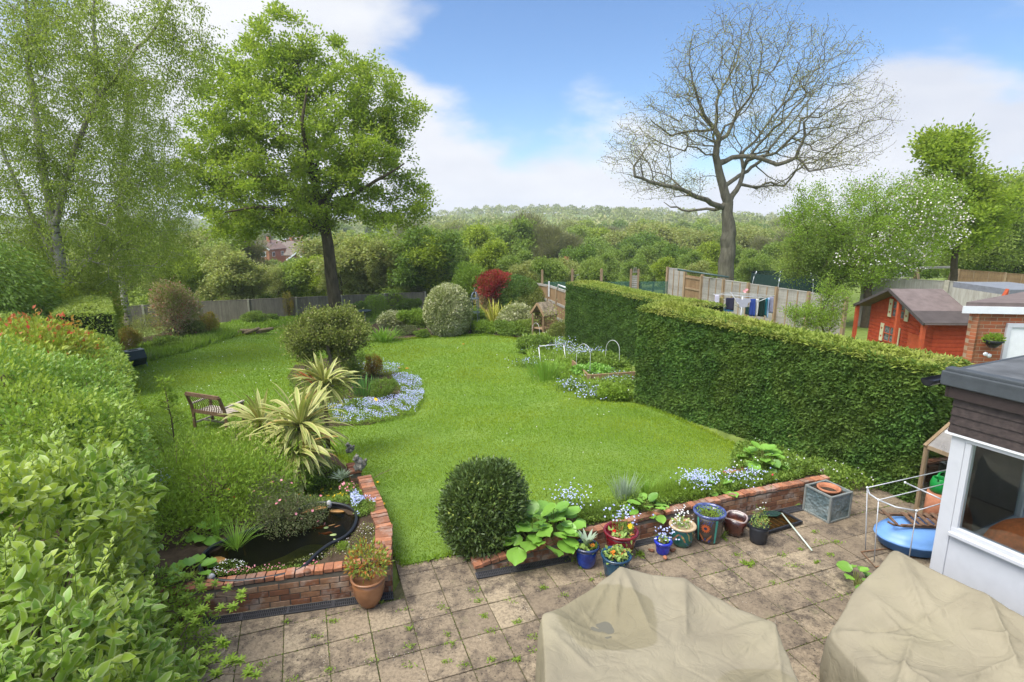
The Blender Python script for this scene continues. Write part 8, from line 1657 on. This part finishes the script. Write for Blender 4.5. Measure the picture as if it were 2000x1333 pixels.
# compost tumbler
ct = pd(262, 700, 21.3); zg = gzp(ct.x, ct.y); ct = Vector((ct.x, ct.y, zg+.42)); e = empty('compost_tumbler', (ct.x, ct.y, zg), 'dark green hexagonal compost tumbler with pale lid at the lawn edge', 'composter'); M_dg = flat('dark green plastic', (.008,.028,.024), .45, .4); ax = Vector((.55, .83, 0)).normalized(); sd = Vector((ax.y, -ax.x, 0)); b = MB(); rr_ = .34; hx = [(math.cos(math.pi/3*i), math.sin(math.pi/3*i)) for i in range(6)]
vs = [ct+ax*s_*.33+sd*(c_*rr_)+Vector((0, 0, s2*rr_)) for s_ in (-1, 1) for c_, s2 in hx]; b.add(vs, [(0,1,2,3,4,5), (11,10,9,8,7,6)]+[(i, (i+1) % 6, 6+(i+1) % 6, 6+i) for i in range(6)]); b.build('drum', M_dg, e, world=True, bevel=.02)
b = MB(); c = ct+Vector((0, 0, rr_*.866+.012)); b.box(tuple(c), (.34, .66, .02), mat=Matrix.Rotation(math.atan2(-ax.x, ax.y), 3, 'Z')); b.build('lid', flat('pale grey lid', (.40,.40,.44), .4), e, world=True); b = MB(); b.box(tuple(c+Vector((0, 0, .02))), (.2, .3, .02), mat=Matrix.Rotation(math.atan2(-ax.x, ax.y), 3, 'Z')); b.build('hatch', M_dg, e, world=True); b = MB()
for s_ in (-1, 1):
    p = ct+ax*s_*.36
    for t in (-1, 1): b.tube([p, p+sd*t*.22-Vector((0, 0, .44))], .018, 6)
b.build('stand', flat('grey steel stand', (.22,.27,.28), .4, .5, .5), e, world=True)
# green lidded bin by the shrubs
bn = Vector((-5.42, 7.95, .0)); zt2_ = gzp(bn.x, bn.y); e = empty('garden_bin', (bn.x, bn.y, .1), 'grey box with pale lid half hidden between shrubs and azalea', 'bin'); b = MB(); b.prism([(bn.x-.17, bn.y-.15), (bn.x+.17, bn.y-.17), (bn.x+.17, bn.y+.17), (bn.x-.17, bn.y+.17)], .05, .52); b.build('body', flat('grey plastic box', (.10,.12,.11), .6), e, world=True); b = MB(); b.prism([(bn.x-.21, bn.y-.19), (bn.x+.21, bn.y-.21), (bn.x+.2, bn.y+.2), (bn.x-.2, bn.y+.2)], .525, .56); b.prism([(bn.x-.15, bn.y-.13), (bn.x+.15, bn.y-.15), (bn.x+.13, bn.y+.14), (bn.x-.13, bn.y+.14)], .56, .60); b.build('lid', flat('pale blue grey lid', (.30,.40,.42), .45), e, world=True)
P = np.array([bn.x+.02, bn.y+.1, .66])+rng.normal(size=(60, 3))*[.13, .1, .05]; tag(leafobj('white_blossom', rosette(P, rng.normal(size=P.shape)+[0, 0, 1], .05), P_white), 'sprig of white blossom over the grey lidded box', 'flowers')
# stone figures
M_stone = flat('lichened stone', (.25,.235,.20), .95, .1, scale=18, var=.55, bump=.8)
def figure(name, label, p, s_, seed):
    b = MB(); 
    for c, r_ in (((0, 0, .07), (.12, .10, .08)), ((.0, -.01, .17), (.09, .08, .10)), ((-.05, -.03, .27), (.06, .058, .06)), ((-.09, -.05, .25), (.035, .03, .028)), ((.10, -.02, .13), (.05, .05, .07)), ((.13, -.03, .20), (.038, .035, .04)), ((-.04, .01, .325), (.02, .015, .025)), ((-.01, -.04, .32), (.018, .015, .02)), ((-.07, -.07, .07), (.03, .03, .07)), ((.03, -.09, .07), (.03, .03, .07))): b.ball(tuple(x*s_ for x in c), tuple(x*s_ for x in r_), 12, 8, lump=.07, seed=seed)
    o = b.build(name, M_stone); rm = o.modifiers.new('r', 'REMESH'); rm.mode = 'VOXEL'; rm.voxel_size = .009*s_; rm.use_smooth_shade = True; o.location = p; o.rotation_euler = (0, 0, .3); return tag(o, label, 'statue')
figure('stone_figure', 'larger lichened stone animal pair sitting on the edging wall', at(702, 918, .24), .85, 1); figure('stone_figure', 'smaller dark stone figure behind the larger stone pair', at(683, 884, .12), .62, 2)
b = MB(); t0_ = at(725, 939, 0.02); b.tube([t0_, t0_+Vector((.14, .04, .10)), t0_+Vector((.26, .12, .12)), t0_+Vector((.34, .16, .16))], [.006, .005, .004, .002], 5); tag(b.build('bare_twig', B_tan), 'bare curved twig leaning over the lawn by the edging wall', 'twig')
c = at(752, 1072, .42); stone('brick_rubble', at(742, 1068, .44), (.07, .05, .035), 'broken orange brick on the corner of the pond wall', 'brick', M_cope, 4); stone('brick_rubble', at(600, 1116, .40), (.045, .03, .03), 'small orange brick fragment at the pond edge', 'brick', M_cope, 5)
# hose arc on the slabs
b = MB(); b.tube([at(x, y, z_) for x, y, z_ in ((432, 1233, .02), (440, 1243, .03), (443, 1258, .04), (438, 1272, .04), (420, 1285, .03))], .006, 6); tag(b.build('cane', flat('pale cane', (.45,.36,.27), .6)), 'thin pale curved cane on the slabs among the shrub branches', 'cane')
# logs near the fence, birdbath, obelisk
e = empty('log_pile', tuple(ground(492, 652)), 'small pile of cut logs on the far lawn', 'logs')
for k in range(6): g_ = ground(476+k*9, 654); b = MB(); b.tube([g_+Vector((-.35, random.uniform(-.3, .2), .10+.14*(k % 2))), g_+Vector((.4, random.uniform(-.2, .3), .12+.12*(k % 3)))], random.uniform(.06, .11), 8); b.build('log', B_tan, e, world=True)
g_ = ground(713, 632); e = empty('bird_bath', tuple(g_), 'dark shallow bird bath in the far border', 'bird bath'); b = MB(); b.lathe([(.16, 0), (.07, .08), (.06, .6), (.12, .68)], tuple(g_), 14); b.build('pedestal', M_stone, e, world=True); b = MB(); b.lathe([(.10, .68), (.42, .76), (.43, .80), (.38, .79), (.05, .72)], tuple(g_), 22); b.build('bowl', M_dg, e, world=True)
M_iron = flat('grey iron', (.20,.24,.28), .5, .4, .5); g_ = ground(928, 652); hh = pd(925, 568, g_.y).z-g_.z; e = empty('obelisk', tuple(g_), 'grey iron garden obelisk with domed top in the back border', 'obelisk')
for k in range(4): a = k*math.pi/2+.6; c_ = Vector((math.cos(a), math.sin(a), 0)); b = MB(); b.tube([g_+c_*.27, g_+c_*.24+Vector((0, 0, hh*.6)), g_+c_*.21+Vector((0, 0, hh*.85)), g_+c_*.12+Vector((0, 0, hh*.95)), g_+Vector((0, 0, hh*.97))], .022, 5); b.build('upright', M_iron, e, world=True)
for z_, r_ in ((.22, .26), (.5, .25), (.82, .21)): b = MB(); b.tube([g_+Vector((math.cos(t)*r_, math.sin(t)*r_, hh*z_)) for t in np.arange(16)*6.283/16], .02, 5, closed=True); b.build('ring', M_iron, e, world=True)
b = MB(); b.tube([g_+Vector((0, 0, hh*.96)), g_+Vector((0, 0, hh*1.06))], [.03, .01], 6); b.build('finial', M_iron, e, world=True)
# arbour
Ya = 27.6; ap = pd(1050, 593, Ya); e_l = pd(1037, 612, Ya+.25); e_r = pd(1064, 619, Ya-.35); rdg = pd(1077, 589, Ya+.55); zg = gzp(ap.x, ap.y); e = empty('garden_arbour', (ap.x, ap.y, zg), 'weathered wooden arbour seat with steep little roof', 'arbour'); dep = rdg-ap; dep.z = 0; M_arb = fencemat('arbour timber', (.24,.155,.085), (.42,.29,.17))
def slab2(mb, a, b_, c, d, off): mb.add([a, b_, c, d, a+off, b_+off, c+off, d+off], [(0,1,2,3),(7,6,5,4),(0,4,5,1),(1,5,6,2),(2,6,7,3),(3,7,4,0)])
b = MB(); slab2(b, ap, e_r, e_r+dep, ap+dep, Vector((0, 0, .05))); slab2(b, ap, e_l, e_l+dep, ap+dep, Vector((0, 0, .049))); rf_ = b.build('roof', flat('lichened shingles', (.26,.215,.15), .95, .1, scale=6, var=.4, bump=.6), e, world=True)
b = MB(); o_ = -dep.normalized()*.03; b.bar(ap+o_, e_r+o_, .05, .10); b.bar(ap+o_, e_l+o_, .05, .10); b.build('bargeboard', M_arb, rf_)
pl_ = [e_l.lerp(e_r, .12), e_l.lerp(e_r, .88)]; H2 = e_r.z-.02
for p in pl_+[p+dep*.92 for p in pl_]: b = MB(); b.box((p.x, p.y, (zg-.1+H2+.1)/2), (.08, .08, H2+.1-zg+.1)); b.build('post', M_arb, e, world=True)
b = MB(); 
for (p, q) in ((pl_[0], pl_[0]+dep*.92), (pl_[1], pl_[1]+dep*.92), (pl_[0]+dep*.92, pl_[1]+dep*.92)):
    for k in range(6): z_ = zg+.3+k*(H2-zg-.35)/5; b.bar((p.x, p.y, z_), (q.x, q.y, z_), .015, .03)
    for k in range(5): t = (k+.5)/5; c = p.lerp(q, t); b.bar((c.x, c.y, zg+.25), (c.x, c.y, H2), .03, .015)
b.build('trellis_sides', M_arb, e, world=True); b = MB(); q0_, q1_ = pl_[0]+dep*.25, pl_[1]+dep*.25; b.add([Vector((p.x, p.y, zg+z_)) for z_ in (.38, .43) for p in (pl_[0]+dep*.05, pl_[1]+dep*.05, pl_[1]+dep*.9, pl_[0]+dep*.9)], [(3,2,1,0),(4,5,6,7),(0,1,5,4),(1,2,6,5),(2,3,7,6),(3,0,4,7)]); b.add([Vector((p.x, p.y, zg+z_)) for z_ in (.0, .10) for p in (pl_[0]-dep*.15, pl_[1]-dep*.15, pl_[1]+dep*.9, pl_[0]+dep*.9)], [(3,2,1,0),(4,5,6,7),(0,1,5,4),(1,2,6,5),(2,3,7,6),(3,0,4,7)]); b.build('seat', M_arb, e, world=True)
P = np.array(e_r+dep*.4)+rng.normal(size=(260, 3))*[.35, .3, .25]; tag(leafobj('climbing_rose', leaves(P, rdir(260), rdir(260), .09, .06, 'f'), G['pale']), 'thin climbing rose trailing over the arbour roof', 'climber')
# white tubes over the vegetable bed
M_tube = flat('white plastic tube', (.66,.66,.65), .4, .4, var=.03)
def hoop(px0, py0, pxt, pyt, px1, py1, Y, label, w=.008):
    a = pd(px0, py0, Y+.2); c = pd(px1, py1, Y-.2); t = pd(pxt, pyt, Y); pts = []
    hh_ = t.z-(a.z+c.z)/2
    for k in range(17): f = k/16; an_ = math.pi*f; p = a.lerp(c, .5-.5*math.cos(an_)); p.z = (a.z*(1-f)+c.z*f)+hh_*math.sin(an_)**.8; pts.append(p)
    pts = [Vector((a.x, a.y, gzp(a.x, a.y)-.05))]+pts+[Vector((c.x, c.y, gzp(c.x, c.y)-.05))]; b = MB(); b.tube(pts, w, 6); tag(b.build('wire_hoop', M_tube), label, 'hoop')
hoop(1126, 700, 1138, 672, 1153, 700, 17.6, 'white tube hoop at the front of the raised bed'); hoop(1183, 688, 1196, 665, 1210, 690, 18.6, 'white tube hoop against the further hedge'); hoop(1039, 652, 1045, 631, 1054, 652, 26.2, 'white tube hoop in front of the arbour'); hoop(1085, 645, 1092, 627, 1101, 645, 26.4, 'white tube hoop right of the arbour')
e = empty('pipe_frame', tuple(ground(1080, 712)), 'rectangular white pipe frame standing in the side bed', 'frame'); b = MB(); a1, a2, a3, a4 = pd(1052, 677, 20.2), pd(1101, 672, 20.8), pd(1057, 708, 19.9), pd(1106, 708, 20.5); b.tube([a1, a2], .018, 6); b.build('top_pipe', M_tube, e, world=True)
for p, q in ((a1, a3), (a2, a4)): b = MB(); b.tube([p, Vector((q.x, q.y, gzp(q.x, q.y)-.05))], .018, 6); b.build('pipe_leg', M_tube, e, world=True); b = MB(); b.ball(tuple(p), .032, 8, 6); b.build('elbow', M_bpl, e, world=True)
e = empty('raised_bed', tuple(ground(1150, 748)), 'raised vegetable bed edged with pale wooden boards', 'raised bed'); r0, r1, r2 = pd(1150, 733, 16.9), pd(1245, 722, 17.3), pd(1118, 714, 18.8); zr = r0.z
for p, q in ((r0, r1), (r0, r2)): b = MB(); p = Vector((p.x, p.y, zr-.12)); q = Vector((q.x, q.y, zr-.12)); b.bar(p, q, .05, .26); b.build('board', M_fbrown, e, world=True)
b = MB(); b.box((r0.x, r0.y-.04, zr-.12), (.10, .10, .30)); b.build('corner_post', M_wpost, e, world=True)
# white rail and small things on the brown fence
a1 = pd(1088, 567, 28); e = tag(MB().tube([a1, a1+Vector((.06, 0, .25)), a1+Vector((.5, -.1, .12)), a1+Vector((.5, -.1, -.05))], .05, 6).build('white_rail', M_tube), 'white plastic rail hooked over the brown fence', 'rail'); a1 = pd(1072, 562, 31); tag(MB().bar(a1-Vector((0, 0, .5)), a1+Vector((0, 0, .35)), .08, .08, (0, 1, 0)).build('white_post', M_tube), 'short white post beside the brown fence', 'post')

# ================================================================ washing on the rotary line
Yw = 21.0; e = empty('rotary_airer', tuple(pd(1452, 640, Yw)), 'rotary washing line standing before the silvered fence', 'washing line'); zc_ = pd(1450, 590, Yw); pole = pd(1450, 585, Yw); b = MB(); b.tube([(pole.x, pole.y, gzp(pole.x, pole.y)), (pole.x, pole.y, pole.z+.1)], .03, 8); b.build('pole', M_steel, e, world=True)
k1, k2, k3, k4 = pd(1393, 575, Yw-.2), pd(1427, 571, Yw+1.2), pd(1513, 578, Yw+.5), pd(1497, 583, Yw-1.0); pt0 = Vector((pole.x, pole.y, pole.z-.35))
for k in (k1, k2, k3, k4): b = MB(); b.tube([pt0, k], .014, 5); b.build('arm', M_steel, e, world=True)
b = MB()
for f in (1, .8, .6):
    q = [Vector((pole.x, pole.y, k.z)).lerp(k, f) for k in (k1, k2, k3, k4)]; b.tube(q, .006, 4, closed=True)
b.build('lines', M_steel, e, world=True)
M_pg = flat('pale grey cloth', (.46,.45,.52), .9, .1, var=.06); cl = [('trousers', 'pale lilac grey garment hanging at the left end of the line', 1397, 1404.5, 576, 603, (.48,.46,.54)), ('towel', 'olive towel beside the pale lilac garment', 1406, 1413.5, 581, 605, (.20,.17,.06)), ('shirt', 'black garment with blue hem on the washing line', 1418, 1434.5, 582, 605, (.03,.03,.05)), ('trousers', 'royal blue trousers on the washing line', 1466, 1476.5, 584, 617, (.03,.06,.24)), ('towel', 'white cloth between blue trousers and dark green garment', 1477.5, 1481.5, 584, 617, (.55,.56,.55)), ('shirt', 'dark green garment on the washing line', 1483.5, 1495, 583, 618, (.012,.03,.025)), ('towel', 'teal cloth right of the dark green garment', 1496, 1499.5, 582, 616, (.01,.14,.18)), ('towel', 'pale blue cloth near the right end of the line', 1500, 1503.5, 582, 620, (.30,.42,.60)), ('shirt', 'slate grey garment at the right end of the line', 1504, 1511.5, 580, 611, (.22,.22,.29)), ('shirt', 'dark green piece below the lilac shirt', 1456, 1463.5, 600, 614, (.012,.035,.03))]
def cloth(name, label, px0, px1, y0, y1, col, Y):
    a = pd(px0, y0, Y); c = pd(px1, y0, Y-.15); zb_ = pd(px0, y1, Y).z; n_, m_ = 14, 10; vs = []
    for i in range(m_+1):
        for j in range(n_+1): f = j/n_; g2 = i/m_; p = a.lerp(c, .5+(f-.5)*(1+.08*g2)); vs.append(Vector((p.x, p.y+.035*math.sin(f*9+px0)*g2, p.z+(zb_-p.z)*g2)))
    b = MB(); b.add(vs, [(i*(n_+1)+j, i*(n_+1)+j+1, (i+1)*(n_+1)+j+1, (i+1)*(n_+1)+j) for i in range(m_) for j in range(n_)], smooth=True); o = b.build(name, flat('cloth '+label[:12], col, .9, .1, var=.08)); md = o.modifiers.new('s', 'SOLIDIFY'); md.thickness = .01; return tag(o, label, 'clothing', 'washing on the line')
for i, (nm, lb_, x0, x1, y0, y1, col) in enumerate(cl): o_ = cloth(nm, lb_, x0, x1, y0, y1, col, Yw-.35-.06*i)
cloth('hem', 'bright blue cloth edge under the black garment', 1413.5, 1433, 602, 608, (.08,.28,.62), Yw-.30)
ts = [(1436.5, 583), (1442, 582), (1448, 585.5), (1455, 583), (1465, 583.5), (1466, 590), (1461, 592), (1458, 601.5), (1452, 600.5), (1444.5, 601), (1441.5, 591), (1437, 590)]
b = MB(); vs = [pd(x, y, Yw-.6) for x, y in ts]; b.add(vs, [tuple(range(len(vs)))]); o = b.build('t_shirt', M_pg); md = o.modifiers.new('s', 'SOLIDIFY'); md.thickness = .02; tag(o, 'pale lilac t shirt hanging upside down in the middle of the line', 'clothing', 'washing on the line')
shp('red_shrub', 'pinkish red flowering bush behind the washing line', 1442, 612, 1.0, 1.2, 1600, .08, G['pinkish'])
tag(leafobj('red_flower', rosette(np.array([pd(1456, 568, 25.5)]*4)+rng.normal(size=(4, 3))*.05, rng.normal(size=(4, 3))+[0, -1, .5], .14), P_pink), 'small red rose bloom against the silvered fence', 'flower')
# ================================================================ the damp spring air
hm, ht, ho = newmat('haze'); pv = ht.nodes.new('ShaderNodeVolumePrincipled'); pv.inputs['Color'].default_value = (.93, .96, 1, 1); pv.inputs['Density'].default_value = .00045; ht.links.new(pv.outputs[0], ho.inputs['Volume'])
b = MB(); b.box((100, 700, 20), (3400, 1860, 70)); hzo = b.build('haze', hm); tag(hzo, kind='stuff')
